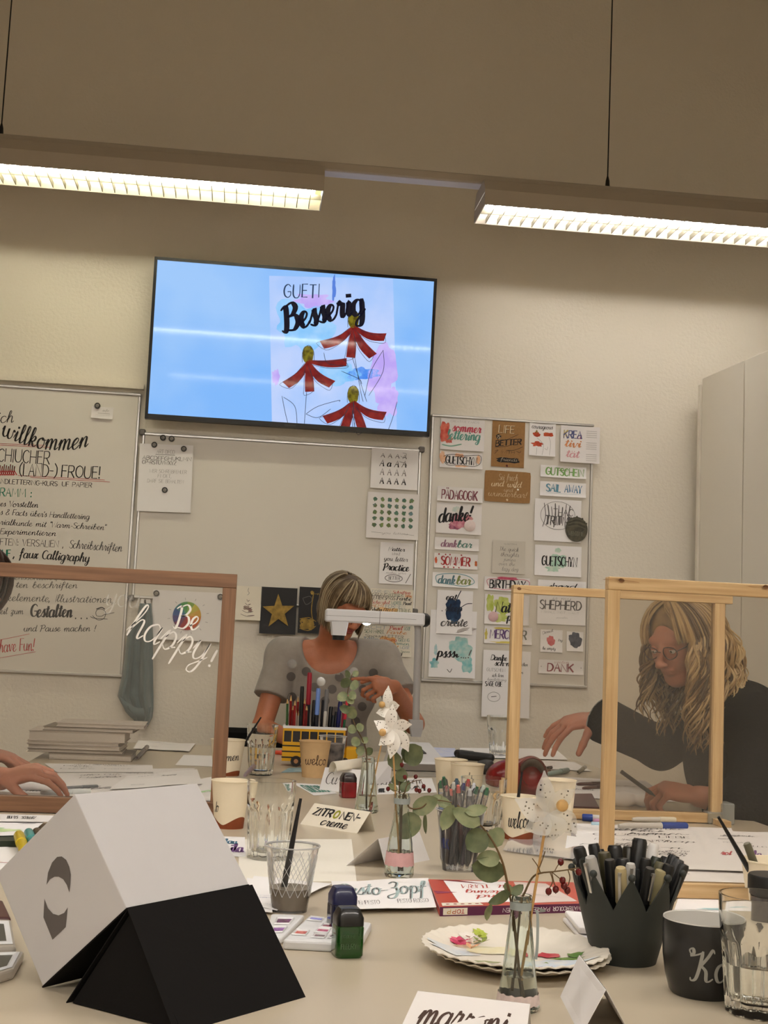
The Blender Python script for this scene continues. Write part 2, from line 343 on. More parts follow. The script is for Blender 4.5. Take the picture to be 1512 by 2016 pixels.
def letter(mb, txt, m, fn, u, v, h, width=None, ang=0, cursive=True, thin=.7, thick=1.6, gap=1.4, arc=0, slant=None, rise=0):
    """write txt: origin (u,v), cap height h, optional total width, through fn(u,v)->point"""
    if slant is None: slant = .18 if cursive else .05
    L, st = text_strokes(txt, cursive, gap, arc=arc, slant=slant)
    sy = h/10; sx = (width/L) if width else sy
    kk = min(1, sx/sy)**.9*.78; thin = max(thin*kk, .35); thick = thick*kk
    vs, fs = ribbons([[V((p.x*sx/sy, p.y+rise*p.x/L, 0)) for p in s] for s in st], thin, thick)
    c, s_ = math.cos(ang), math.sin(ang)
    out = []
    for q in vs:
        a, b = q.x*sy, q.y*sy; out.append(fn(u+a*c-b*s_, v+a*s_+b*c))
    mb.add(out, fs, m)
def blob(rad, n=40, rough=.25, seed=0, sx=1, sy=1, freq=2.2):
    out = []
    for i in range(n):
        a = 2*PI*i/n; r = rad*(1+rough*noise.noise(V((math.cos(a)*freq+seed*7.1, math.sin(a)*freq, seed*3.3)))*1.6)
        out.append((r*math.cos(a)*sx, r*math.sin(a)*sy))
    return out
def flat(mb, pts, m, fn, cx=0, cy=0, rot=0):
    c, s_ = math.cos(rot), math.sin(rot)
    mb.add([fn(cx+x*c-y*s_, cy+x*s_+y*c) for x, y in pts], [tuple(range(len(pts)))], m)
def line(mb, pts, wd, m, fn, n=6):
    vs, fs = ribbons([cr([(x, y, 0) for x, y in pts], n)], wd, wd)
    mb.add([fn(q.x, q.y) for q in vs], fs, m)

# ---------------------------------------------------------------- bodies: smooth-blended limbs turned into one surface
def A3(p): return np.array(p, dtype=np.float32)
def cone(a, b, ra, rb, k=.02, clip=None, op=1): return ('c', A3(a), A3(b), ra, rb, k, clip, op)
def ell(c, r, R=None, k=.02, clip=None, op=1): return ('e', A3(c), A3(r), np.eye(3, dtype=np.float32) if R is None else np.array(R, dtype=np.float32), 0, k, clip, op)
def grow(pr, g):
    if pr[0] == 'c': return ('c', pr[1], pr[2], pr[3]+g, pr[4]+g, pr[5], pr[6], pr[7])
    return ('e', pr[1], pr[2]+g, pr[3], 0, pr[5], pr[6], pr[7])
def pbb(p):
    if p[0] == 'c': return np.minimum(p[1]-p[3], p[2]-p[4]), np.maximum(p[1]+p[3], p[2]+p[4])
    m = float(max(p[2])); return p[1]-m, p[1]+m
def pdist(p, X, Y, Z):
    if p[0] == 'c':
        a, b, ra, rb = p[1:5]; ab = b-a; L2 = float(ab@ab)+1e-9
        px, py, pz = X-a[0], Y-a[1], Z-a[2]
        t = np.clip((px*ab[0]+py*ab[1]+pz*ab[2])/L2, 0, 1)
        return np.sqrt((px-t*ab[0])**2+(py-t*ab[1])**2+(pz-t*ab[2])**2) - (ra+(rb-ra)*t)
    c, r, R = p[1:4]; px, py, pz = X-c[0], Y-c[1], Z-c[2]
    q = [(px*R[0, i]+py*R[1, i]+pz*R[2, i]) for i in range(3)]
    k0 = np.sqrt(sum((q[i]/r[i])**2 for i in range(3))); k1 = np.sqrt(sum((q[i]/r[i]**2)**2 for i in range(3)))+1e-6
    return k0*(k0-1)/k1
def surface(prims, cell, name, mats, parent=None, matfn=None, bump=None):
    pos = [p for p in prims if p[7] > 0]
    lo = np.min([pbb(p)[0] for p in pos], 0)-3*cell; hi = np.max([pbb(p)[1] for p in pos], 0)+3*cell
    n = np.ceil((hi-lo)/cell).astype(int)+1
    ax = [lo[i]+np.arange(n[i], dtype=np.float32)*cell for i in range(3)]
    d = np.full(n, .2, np.float32)
    for p in prims:
        a, b = pbb(p); mg = p[5]+2.5*cell
        i0 = np.maximum(((a-mg-lo)/cell).astype(int), 0); i1 = np.minimum(((b+mg-lo)/cell).astype(int)+2, n)
        if np.any(i1 <= i0): continue
        sl = tuple(slice(i0[i], i1[i]) for i in range(3))
        X, Y, Z = ax[0][sl[0]][:, None, None], ax[1][sl[1]][None, :, None], ax[2][sl[2]][None, None, :]
        e = pdist(p, X, Y, Z)
        if p[6]:
            for (q, nn) in p[6]: e = np.maximum(e, (X-q[0])*nn[0]+(Y-q[1])*nn[1]+(Z-q[2])*nn[2])
        o = d[sl]; k = p[5]
        if p[7] > 0: h = np.maximum(k-np.abs(o-e), 0)/k; d[sl] = np.minimum(o, e)-h*h*k*.25
        else: h = np.maximum(k-np.abs(o+e), 0)/k; d[sl] = np.maximum(o, -e)+h*h*k*.25
    if bump is not None: d += bump(ax)
    s = d < 0
    cs = [s[i:n[0]-1+i, j:n[1]-1+j, k:n[2]-1+k] for i in (0, 1) for j in (0, 1) for k in (0, 1)]
    allv = np.logical_and.reduce(cs); anyv = np.logical_or.reduce(cs); act = anyv & ~allv
    ac = np.argwhere(act); idx = np.full(act.shape, -1, np.int64); idx[act] = np.arange(len(ac))
    sm = np.zeros((len(ac), 3), np.float32); ct = np.zeros(len(ac), np.float32)
    for a in range(3):
        o1, o2 = [i for i in range(3) if i != a]
        for u in (0, 1):
            for v in (0, 1):
                c0 = np.zeros(3, int); c0[o1] = u; c0[o2] = v; c1 = c0.copy(); c1[a] = 1
                v0 = d[tuple((ac+c0).T)]; v1 = d[tuple((ac+c1).T)]; m = (v0 < 0) != (v1 < 0)
                t = np.where(m, v0/(v0-v1+1e-12), 0)
                pt = c0[None, :]+t[:, None]*(c1-c0)[None, :]; sm[m] += pt[m]; ct[m] += 1
    vs = lo+(ac+sm/ct[:, None])*cell
    fs = []
    for a in range(3):
        o1, o2 = [(1, 2), (2, 0), (0, 1)][a]
        A = [slice(None)]*3; B = [slice(None)]*3; A[a] = slice(0, -1); B[a] = slice(1, None)
        ch = s[tuple(A)] != s[tuple(B)]
        e = np.argwhere(ch); e = e[(e[:, o1] > 0) & (e[:, o2] > 0) & (e[:, o1] < n[o1]-1) & (e[:, o2] < n[o2]-1)]
        def sh(x, y):
            q = e.copy(); q[:, o1] -= x; q[:, o2] -= y; return idx[tuple(q.T)]
        q = np.stack([sh(1, 1), sh(0, 1), sh(0, 0), sh(1, 0)], 1)
        flip = ~s[tuple(e.T)]; q[flip] = q[flip][:, ::-1]
        fs.append(q[(q >= 0).all(1)])
    fs = np.concatenate(fs)
    me = bpy.data.meshes.new(name); me.from_pydata(vs.tolist(), [], fs.tolist())
    for m in mats: me.materials.append(m)
    if matfn:
        c = vs[fs].mean(1); me.polygons.foreach_set('material_index', matfn(c).astype(np.int32))
    me.polygons.foreach_set('use_smooth', [True]*len(fs)); me.update()
    o = bpy.data.objects.new(name, me); COL.objects.link(o)
    if parent is not None:
        o.parent = parent
        if parent.name in WR: o.matrix_parent_inverse = WR[parent.name]
    return o

def frame(c, fwd, upv=(0, 0, 1)):
    f = V(fwd).normalized(); x = f.cross(V(upv)).normalized(); z = x.cross(f)
    return Matrix(((x.x, f.x, z.x, c[0]), (x.y, f.y, z.y, c[1]), (x.z, f.z, z.z, c[2]), (0, 0, 0, 1)))
def head_prims(M):
    R = np.array([[M[i][j] for j in range(3)] for i in range(3)], dtype=np.float32)
    P = lambda x, y, z: M @ V((x, y, z))
    E = lambda c, r, k=.012, op=1: ell(P(*c), r, R, k, None, op)
    C = lambda a, b, ra, rb, k=.012: cone(P(*a), P(*b), ra, rb, k)
    out = [E((0, -.018, .03), (.074, .094, .088), .02), E((0, .028, -.022), (.06, .064, .083), .02),
           C((0, .066, -.088), (0, .04, -.07), .02, .034, .02), C((.045, .0, -.05), (.02, .06, -.085), .018, .016, .02), C((-.045, 0, -.05), (-.02, .06, -.085), .018, .016, .02),
           C((-.036, .074, .026), (.036, .074, .026), .013, .013, .012), C((.042, .058, -.018), (.03, .068, -.03), .018, .016, .02), C((-.042, .058, -.018), (-.03, .068, -.03), .018, .016, .02)]
    for s in (1, -1):
        out.append(E((s*.031, .098, .004), (.016, .014, .010), .012, -1))
        out.append(E((s*.031, .076, .003), (.014, .0135, .013), .006))
        out.append(E((s*.074, -.012, -.004), (.010, .019, .031), .006)); out.append(E((s*.085, -.008, -.002), (.006, .010, .018), .006, -1))
        out.append(E((s*.012, .105, -.033), (.008, .009, .006), .006))
    out += [C((0, .088, .012), (0, .112, -.026), .0075, .010, .01), E((0, .114, -.030), (.010, .009, .008), .008),
            E((0, .088, -.052), (.024, .012, .006), .006), E((0, .086, -.061), (.021, .012, .007), .006), E((0, .098, -.0565), (.022, .008, .0012), .002, -1)]
    return out
def eyes(M, parent, skin=SKIN2):
    for s in (1, -1):
        mb = MB(); c = M @ V((s*.031, .0795, .003)); mb.sphere(c, .0118, mat('eye_white', (.75, .72, .7), .2), 14)
        f = (M.to_3x3() @ V((0, 1, -.3))).normalized(); mb.sphere(c+f*.0075, .0052, mat('iris', (.08, .06, .04), .1), 10)
        mb.build('eye', parent)
        mb = MB(); mb.sphere(M @ V((s*.031, .0797, .0062)), (.0122, .0122, .0105), skin, 14); mb.build('eyelid', parent)
def rotv(v, ax, a): return Matrix.Rotation(a, 3, ax) @ v
def hand_prims(W, f, n, side=1, sc=1.0, curls=((.3, .4, .3),)*4, spread=.12, thumb=(.5, .3, .3), r=1.0):
    f = V(f).normalized(); n = V(n); n = (n-f*n.dot(f)).normalized(); s = f.cross(n)*side; W = V(W); out = []
    k = .006
    R = np.array([[s[i], f[i], n[i]] for i in range(3)], dtype=np.float32)
    out.append(ell(W+f*.048*sc, (.040*sc, .052*sc, .0165*sc), R, .012))
    lens = ((.044, .026, .020), (.049, .030, .021), (.045, .028, .020), (.035, .021, .018)); tips = []
    for i in range(4):
        off = (.030-.0205*i)*sc; p = W+f*(.084-.004*abs(i-1.2))*sc+s*off; d = rotv(f, n, 0); d = (f+s*(spread*(1.5-i)/1.5)).normalized()
        kn = W+f*.03*sc+s*off*.7
        out.append(cone(kn, p, .0095*sc*r, .0092*sc*r, .008)); rr = (.0088-.0008*(i == 3))*sc*r
        cu = curls[i % len(curls)]; ax = d.cross(n).normalized()
        for j in range(3):
            d = rotv(d, ax, -cu[j]); q = p+d*lens[i][j]*sc; out.append(cone(p, q, rr, rr*.88, .003)); p = q; rr *= .9
        tips.append((p, d))
    p = W+f*.022*sc+s*.026*sc; d = (f*.65+s*.72*1-n*thumb[0]*.6).normalized(); ax = d.cross(n).normalized()
    for j, L in enumerate((.040, .032, .026)):
        if j: d = rotv((d+f*.25).normalized(), ax, -thumb[j])
        q = p+d*L*sc; out.append(cone(p, q, (.0135, .0105, .0095)[j]*sc*r, (.0105, .0095, .0080)[j]*sc*r, .006)); p = q
    tips.append((p, d))
    return out, tips
def strand_group(name, strands, m, parent, n=5):
    mb = MB()
    for pts, r in strands:
        k = len(pts); mb.tube(pts, [r*(.55+.45*math.sin(PI*min(1, .15+.85*i/(k-1)))) if i < k-1 else r*.15 for i in range(k)], m, n, cap=False)
    return mb.build(name, parent)
def ell_pt(M, th, ph, g, c=(0, -.012, .022), r=(.083, .104, .098)):
    # th from the crown, ph around, 0 = face
    return M @ V((c[0]+(r[0]+g)*math.sin(th)*math.sin(ph), c[1]+(r[1]+g)*math.sin(th)*math.cos(ph), c[2]+(r[2]+g)*math.cos(th)))


# ---------------------------------------------------------------- the room
XR = 3.05; XL = -3.4; YB = -2.6; HC = 4.3
mb = MB(); mb.box((XL-.1, D, 0), (XR+.1, D+.15, HC), WALL); struct('wall_back', mb, smooth=False)
mb = MB(); mb.box((XL-.15, YB, 0), (XL, D, HC), WALL); struct('wall_left', mb, smooth=False)
mb = MB(); mb.box((XR, YB, 0), (XR+.15, D, HC), WALL); struct('wall_right', mb, smooth=False)
mb = MB(); mb.box((XL-.15, YB-.15, 0), (XR+.15, YB, HC), WALL); struct('wall_front', mb, smooth=False)
mb = MB(); mb.box((XL-.15, YB-.15, HC), (XR+.15, D+.15, HC+.1), mat('ceiling_paint', (.62, .57, .48), .9)); struct('ceiling', mb, smooth=False)
mb = MB(); mb.box((XL-.15, YB-.15, -.1), (XR+.15, D+.15, 0), mat('floor_linoleum', srgb(140, 122, 100), .5, var=.1, scale=12)); struct('floor', mb, smooth=False)
def trim(n, x0, x1, y0, y1):
    mb = MB(); mb.box((x0, y0, 0), (x1, y1, .07), mat('baseboard_wood', srgb(150, 130, 104), .5)); struct(n, mb, smooth=False)
trim('baseboard_back', XL+.015, XR-.015, D-.015, D); trim('baseboard_left', XL, XL+.015, YB, D); trim('baseboard_right', XR-.015, XR, YB, D)

# tall white cupboard along the right wall
def cupboard():
    a = PY(1381.6, 745, D-.105); H = a.z; x0 = a.x
    ang = math.radians(6.0); wd = 1.35; dp = .6
    W_ = mat('cupboard_white', (.80, .75, .65), .45)
    root = thing('cupboard', 'tall cream cupboard with plain doors in the right-hand back corner', 'cupboard', (x0, D-.108, 0), (0, 0, ang))
    Lp = .385
    mb = MB(); mb.box((0.02, -wd*1.6, 0), (dp, 0, H), W_); mb.build('body', root, smooth=False)
    for k in range(4):
        mb = MB(); y1 = -k*Lp-.004; mb.box((0, y1-Lp+.008, .08), (.02, y1, H-.002), W_, bev=.002); d = mb.build('door', root, smooth=False)
        mb = MB(); mb.tube([(-.028, y1-Lp+.05, .95), (-.028, y1-Lp+.05, 1.08)], .005, ALU, 8); mb.tube([(0, y1-Lp+.05, .96), (-.028, y1-Lp+.05, .96)], .004, ALU, 6); mb.tube([(0, y1-Lp+.05, 1.07), (-.028, y1-Lp+.05, 1.07)], .004, ALU, 6); mb.build('handle', d)
    mb = MB(); mb.box((-.008, 0, 0), (.05, .02, H-.03), W_); mb.build('side_panel', root, smooth=False)
cupboard()

# ---------------------------------------------------------------- luminaires
LY = 4.93
def lamp_emit(name, col, e):
    m = bpy.data.materials.new(name); m.use_nodes = True; nt = m.node_tree; nt.nodes.clear()
    o = nt.nodes.new('ShaderNodeOutputMaterial'); em = nt.nodes.new('ShaderNodeEmission'); em.inputs[0].default_value = (*col, 1); em.inputs[1].default_value = e
    nt.links.new(em.outputs[0], o.inputs[0]); return m
def luminaire(x0, x1, y, z, warm, label, name='pendant_lamp', wd=.235, hh=.115, k=.5, th=.028):
    root = thing(name, label, 'lamp', ((x0+x1)/2, y, z)); L = (x1-x0)/2; lc = LAMP_WARM if warm else LAMP_WHITE
    E_ = lamp_emit('tube_light', lc, LAMP_E*k*5.6); E2 = lamp_emit('reflector_glow', (1.0, .95, .40) if warm else (1, .97, .93), .72 if warm else 1.4)
    w2 = wd/2; mb = MB()
    prof = [(-w2, 0), (-w2, hh*.55), (-w2+.035, hh), (w2-.035, hh), (w2, hh*.55), (w2, 0), (w2-.004, 0), (w2-.006, .055), (-w2+.006, .055), (-w2+.004, 0)]
    n = len(prof); vs = [(-L, a, b) for a, b in prof]+[(L, a, b) for a, b in prof]
    mb.add(vs, [(i, (i+1) % n, (i+1) % n+n, i+n) for i in range(n)]+[(0, 1, 2, 3, 4, 5, 6, 7, 8, 9)[::-1], tuple(range(n, 2*n))], LAMPH)
    mb.box((-L, -w2+.004, 0), (-L+.004, w2-.004, .05), LAMPH); mb.box((L-.004, -w2+.004, 0), (L, w2-.004, .05), LAMPH); mb.build('housing', root, smooth=False)
    mb = MB(); mb.add([(-L+.005, -w2+.008, .046), (L-.005, -w2+.008, .046), (L-.005, w2-.008, .046), (-L+.005, w2-.008, .046)], [(0, 1, 2, 3)], E2); tag(mb.build('light_panel', root, smooth=False), 'glowing reflector panel')
    mb = MB(); mb.box((-L+.03, -.016, th), (L-.03, .016, th+.009), E_); tag(mb.build('light_tube', root, smooth=False), 'bright light tube')
    LV = mat('louvre_metal', (.22, .20, .15), .5)
    mb = MB(); mb.box((-L+.004, -.0015, .003), (L-.004, .0015, th-.003), LV); mb.build('centre_rib', root, smooth=False)
    nb_ = int(2*L/.048); first = None
    for i in range(1, nb_):
        x = -L+2*L*i/nb_
        if first is None: mb = MB(); mb.box((-.0012, -w2+.006, .003), (.0012, w2-.006, th-.003), LV); first = mb.build('louvre_blade', root, smooth=False); first.location = (x, 0, 0)
        else: c = first.copy(); COL.objects.link(c); c.parent = root; c.location = (x, 0, 0)
    return root
lb = PY(634, 396, LY); rb = PY(943, 430, LY); LZ = lb.z-.0
luminaire(lb.x-1.56, lb.x, LY, LZ, True, 'left hanging louvre lamp with yellowish light, just above the television')
luminaire(rb.x, rb.x+1.56, LY, LZ, False, 'right hanging louvre lamp with white light, left end in view')
for j, (yy, xs) in enumerate(((1.95, (-2.4, -.72, .96)), (-1.0, (-2.4, -.72, .96)))):  # rear row: unseen lamps added to brighten the back wall
    for i, x in enumerate(xs):
        luminaire(x, x+1.5, yy, LZ, False, k=(.82, 2.0)[j], th=.016, label='%s louvre lamp of the %s row behind the camera side' % (('left', 'middle', 'right')[i], ('near', 'added rear')[j]))
for yy, nm in ((LY, 'long grey carrier rail above the two lit lamps in view'), (1.95, 'carrier rail above the near row of lamps'), (-1.0, 'carrier rail above the added rear row of lamps')):
    root = thing('lamp_rail', nm, 'rail', (.2, yy, LZ+.117))
    mb = MB(); mb.box((-2.9, -.04, 0), (2.6, .04, .034), LAMPH, bev=.004); mb.box((-2.9, -.03, -.003), (2.6, .03, .002), mat('rail_lit_underside', (.75, .73, .78), .3)); mb.build('profile', root, smooth=False)  # paler strip paints the lit underside of the rail
    for px in ((0, 2, 260), (1, 1196, 360)):
        x = PY(px[1], px[2], LY).x-.2
        mb = MB(); mb.tube([(x, 0, .05), (x, 0, HC-LZ-.117)], .0028, BLACK, 6); mb.build('wire', root)
        mb = MB(); mb.lathe([(.024, .034), (.024, .04), (.010, .044), (.008, .07), (.003, .09)], BLACK, 12, Matrix.Translation((x, 0, 0))); mb.build('wire_grip', root)

# ---------------------------------------------------------------- television
def television():
    tl, tr_, brr, bl = PY(302, 504, D-.14), PY(857, 546, D-.14), PY(850, 858, D-.09), PY(287, 826, D-.09)
    cx = (tl.x+tr_.x+bl.x+brr.x)/4; cz = (tl.z+tr_.z+bl.z+brr.z)/4
    W_ = ((tr_.x-tl.x)+(brr.x-bl.x))/4; Hh = ((tl.z-bl.z)+(tr_.z-brr.z))/4
    root = thing('television', 'wall television showing a hand-lettered flower card on a blue background', 'television', (cx, D-.105, cz), (math.radians(3.0), 0, math.radians(.3)))
    mb = MB(); bz = .013; mb.box((-W_, 0, -Hh), (W_, .035, Hh), BLACK)
    for a, b in (((-W_, -.008, Hh-bz), (W_, 0, Hh)), ((-W_, -.008, -Hh), (W_, 0, -Hh+bz*1.6)), ((-W_, -.008, -Hh), (-W_+bz, 0, Hh)), ((W_-bz, -.008, -Hh), (W_, 0, Hh))): mb.box(a, b, BLACK)
    mb.build('frame', root, smooth=False)
    mb = MB(); mb.box((-.3, .035, -.2), (.3, .07, .2), DKPL); mb.box((-.1, .07, -.1), (.1, .085, .12), DKPL); mb.build('wall_mount', root, smooth=False)
    def em(name, col, e=1.0, col2=None, sc=3):
        if name in MATS: return MATS[name]
        m = mat(name, (.01, .01, .01), .045, emit=col, estr=e/2**EXPO, spec=.5); nt = m.node_tree
        if col2:
            n = nt.nodes.new('ShaderNodeTexNoise'); n.inputs['Scale'].default_value = sc; n.inputs['Detail'].default_value = 3; tc = nt.nodes.new('ShaderNodeTexCoord'); nt.links.new(tc.outputs['Object'], n.inputs['Vector'])
            r = nt.nodes.new('ShaderNodeValToRGB'); r.color_ramp.elements[0].position = .38; r.color_ramp.elements[1].position = .62
            r.color_ramp.elements[0].color = (*col2, 1); r.color_ramp.elements[1].color = (*col, 1); nt.links.new(n.outputs[0], r.inputs[0]); nt.links.new(r.outputs[0], nt.nodes['Principled BSDF'].inputs['Emission Color'])
        return m
    scr = MB(); scr.add([(-W_+bz, -.004, -Hh+bz), (W_-bz, -.004, -Hh+bz), (W_-bz, -.004, Hh-bz), (-W_+bz, -.004, Hh-bz)], [(0, 1, 2, 3)], em('screen_blue', srgb(128, 184, 250), 1.0, srgb(158, 200, 250), 1.6))
    so = scr.build('screen', root, smooth=False)
    # picture coordinates: pixel of the photograph -> screen plane by the four corners
    def fn(depth):
        def g(x, y):
            u = (x-(302+(504-y)*.0466*-1 if False else 302-(y-504)*.0466))/555.0; t0 = 504+42*u; b0 = 826+32*u
            v = (y-t0)/(b0-t0); return (-W_+2*W_*u, -.0045-depth, Hh-2*Hh*v)
        return g
    L1, L2, L3, L4 = fn(.0002), fn(.0004), fn(.0006), fn(.0008)
    pic = MB()
    card = em('screen_card', srgb(190, 210, 252), 1.0, srgb(168, 200, 252), 5)
    pic.add([L1(523, 541), L1(767, 546), L1(776, 851), L1(531, 836)], [(0, 1, 2, 3)], card)
    pur = em('screen_purple', srgb(188, 166, 244), 1, srgb(204, 186, 248), 14); cy = em('screen_cyan', srgb(130, 196, 250), 1, srgb(160, 208, 252), 14); bl_ = em('screen_strong_blue', srgb(60, 130, 235), 1, srgb(120, 170, 245), 20)
    def blb(cx_, cy_, r, m, sx=1, sy=1, seed=0): pic.add([L2(cx_+x, cy_+y) for x, y in blob(r, 40, .35, seed, sx, sy)], [tuple(range(40))], m)
    blb(745, 730, 32, pur, 1, 1.7, 1); blb(757, 790, 22, pur, .9, 1.3, 2); blb(610, 590, 22, pur, 1.6, .6, 3); blb(538, 742, 8, pur, .9, 2, 4)
    blb(590, 640, 45, cy, 1.1, 1, 5); blb(655, 735, 30, cy, 1.6, .7, 6); blb(705, 735, 20, bl_, 1.5, .6, 7); blb(650, 565, 7, em('screen_drip', srgb(88, 130, 220), 1), .5, 3.2, 8)
    RED = em('screen_red', srgb(106, 18, 24), 1, srgb(136, 38, 34), 30); ORG = em('screen_orange', srgb(176, 84, 52), 1); OLV = em('screen_olive', srgb(128, 118, 30), 1, srgb(80, 70, 16), 60); INK = em('screen_ink', srgb(14, 14, 30), 1); LN = em('screen_line', srgb(40, 50, 60), 1)
    GR = em('screen_grey_ink', srgb(40, 62, 92), 1)
    def petal(p0, p1, w0, w1, bend=0):
        ax = V((p1[0]-p0[0], p1[1]-p0[1], 0)); n = V((-ax.y, ax.x, 0)).normalized(); a, b = [], []
        for i in range(9):
            t = i/8; c = V((p0[0], p0[1], 0))+ax*t+n*bend*math.sin(PI*t)*1.0; ww = w0+(w1-w0)*math.sin(min(1, t*1.15)*PI/2); a.append(c+n*ww); b.append(c-n*ww)
        ps = a+b[::-1]; pic.add([L3(q.x, q.y) for q in ps], [tuple(range(len(ps)))], RED)
        off = [V((q.x, q.y, 0))+ax.normalized()*5+V((-2, 2, 0)) for q in ps]; line(pic, [(q.x, q.y) for q in off[::2]], .8, LN, lambda x, y: L4(x, y), 3)
    for (cx_, cy_, pts) in ((690, 641, ((627, 678, 3, 9, -8), (684, 703, 3, 9, 0), (728, 700, 3, 9, 6), (752, 662, 3, 8, 8))),
                            (601, 711, ((557, 758, 3, 9, -6), (604, 771, 4, 9, 0), (648, 756, 3, 9, 8), (676, 712, 3, 8, 4))),
                            (690, 790, ((634, 826, 3, 9, -6), (672, 845, 4, 9, 0), (708, 846, 4, 9, 0), (752, 818, 3, 9, 8)))):
        for (x, y, a, b, c) in pts: petal((cx_, cy_), (x, y), a, b, c)
        pic.add([L3(cx_-1+x, cy_-14+y) for x, y in blob(13, 24, .1, 2, .85, 1.35)], [tuple(range(24))], OLV)
        line(pic, [(cx_-12, cy_+2), (cx_-11, cy_-20), (cx_, cy_-32), (cx_+10, cy_-20), (cx_+11, cy_+2)], .9, LN, L4)
    for ln in (((598, 771), (596, 800), (594, 836)), ((692, 703), (704, 770), (709, 790)), ((686, 700), (706, 760), (716, 790)), ((553, 782), (575, 800), (580, 836)), ((550, 780), (556, 810), (562, 834)),
               ((597, 815), (620, 800), (660, 788), (662, 790)), ((597, 815), (620, 822), (645, 805)), ((748, 688), (724, 730), (712, 780)), ((748, 688), (748, 730), (720, 778)), ((776, 790), (768, 820), (758, 848)), ((688, 846), (690, 790), (692, 850)), ((631, 694), (640, 715), (680, 720)), ((666, 730), (700, 745), (706, 755))):
        line(pic, ln, 1.0, LN, L4)
    flip = lambda g: (lambda x, y: g(x, -y))
    letter(pic, 'GUETI', GR, flip(L4), 552, -584, 26, width=74, ang=.0, cursive=None or False, thin=1.0, thick=1.7, gap=2.2)
    letter(pic, 'Besserig', INK, flip(L4), 556, -652, 50, width=160, ang=.24, cursive=True, thin=1.3, thick=3.4, slant=.2)
    pic.build('screen_picture', so, smooth=False)
    mb = MB(); mb.add([(-.02, -.0085, -Hh+.006), (.03, -.0085, -Hh+.006), (.03, -.0085, -Hh+.013), (-.02, -.0085, -Hh+.013)], [(0, 1, 2, 3)], ink(60, 60, 60)); mb.build('badge', root, smooth=False)
television()

# ---------------------------------------------------------------- whiteboards
def wall_xz(px, py, Y=D): p = PY(px, py, Y); return p.x, p.z
def whiteboard(x0, z0, x1, z1, label, off=.0, fr=.012, th=.022, corners=False):
    cx, cz = (x0+x1)/2, (z0+z1)/2; a, b = (x1-x0)/2, (z1-z0)/2
    root = thing('whiteboard', label, 'whiteboard', (cx, D-off, cz))
    mb = MB(); mb.box((-a+fr*.6, -th+.006, -b+fr*.6), (a-fr*.6, -.002, b-fr*.6), BOARD); mb.build('writing_surface', root, smooth=False)
    for nm, p, q in (('frame_rail', (-a, -th, b-fr), (a, -.001, b)), ('frame_rail', (-a, -th, -b), (a, -.001, -b+fr)), ('frame_stile', (-a, -th+.0005, -b+fr), (-a+fr, -.001, b-fr)), ('frame_stile', (a-fr, -th+.0005, -b+fr), (a, -.001, b-fr))):
        mb = MB(); mb.box(p, q, ALU, bev=.0025); mb.build(nm, root, smooth=False)
    if corners:
        for sx in (-1, 1):
            for sz in (-1, 1): mb = MB(); mb.box((sx*a-.013, -th-.002, sz*b-.013), (sx*a+.013, -.0005, sz*b+.013), mat('corner_cap', (.14, .13, .12), .5), bev=.004); tag(mb.build('corner_cap', root), 'dark plastic corner cap')
    return root
x1_, zt = wall_xz(279, 776.5); _, zb = wall_xz(238, 1333); LBX0 = -2.35
LB = whiteboard(LBX0, zb, x1_, zt, 'large whiteboard on the left with the handwritten course programme')
a_, b_ = wall_xz(281, 852); c_, d_ = wall_xz(826, 1205); x2_, _ = wall_xz(829, 885)
whiteboard(a_, d_, x2_, b_, 'middle whiteboard below the television behind the seated person', corners=True)
e_, f_ = wall_xz(849, 816); g_, h_ = wall_xz(1153.7, 1355); g2, _ = wall_xz(1167, 835)
whiteboard(e_, h_, (g_+g2)/2, f_, 'narrow whiteboard on the right covered with lettering cards')
mb = MB(); xx, zz = wall_xz(284, 768); mb.box((LBX0, D-.03, zz-.002), (xx, D, zz+.022), WALL); tag(mb.build('trim_1', smooth=False), kind='structure')

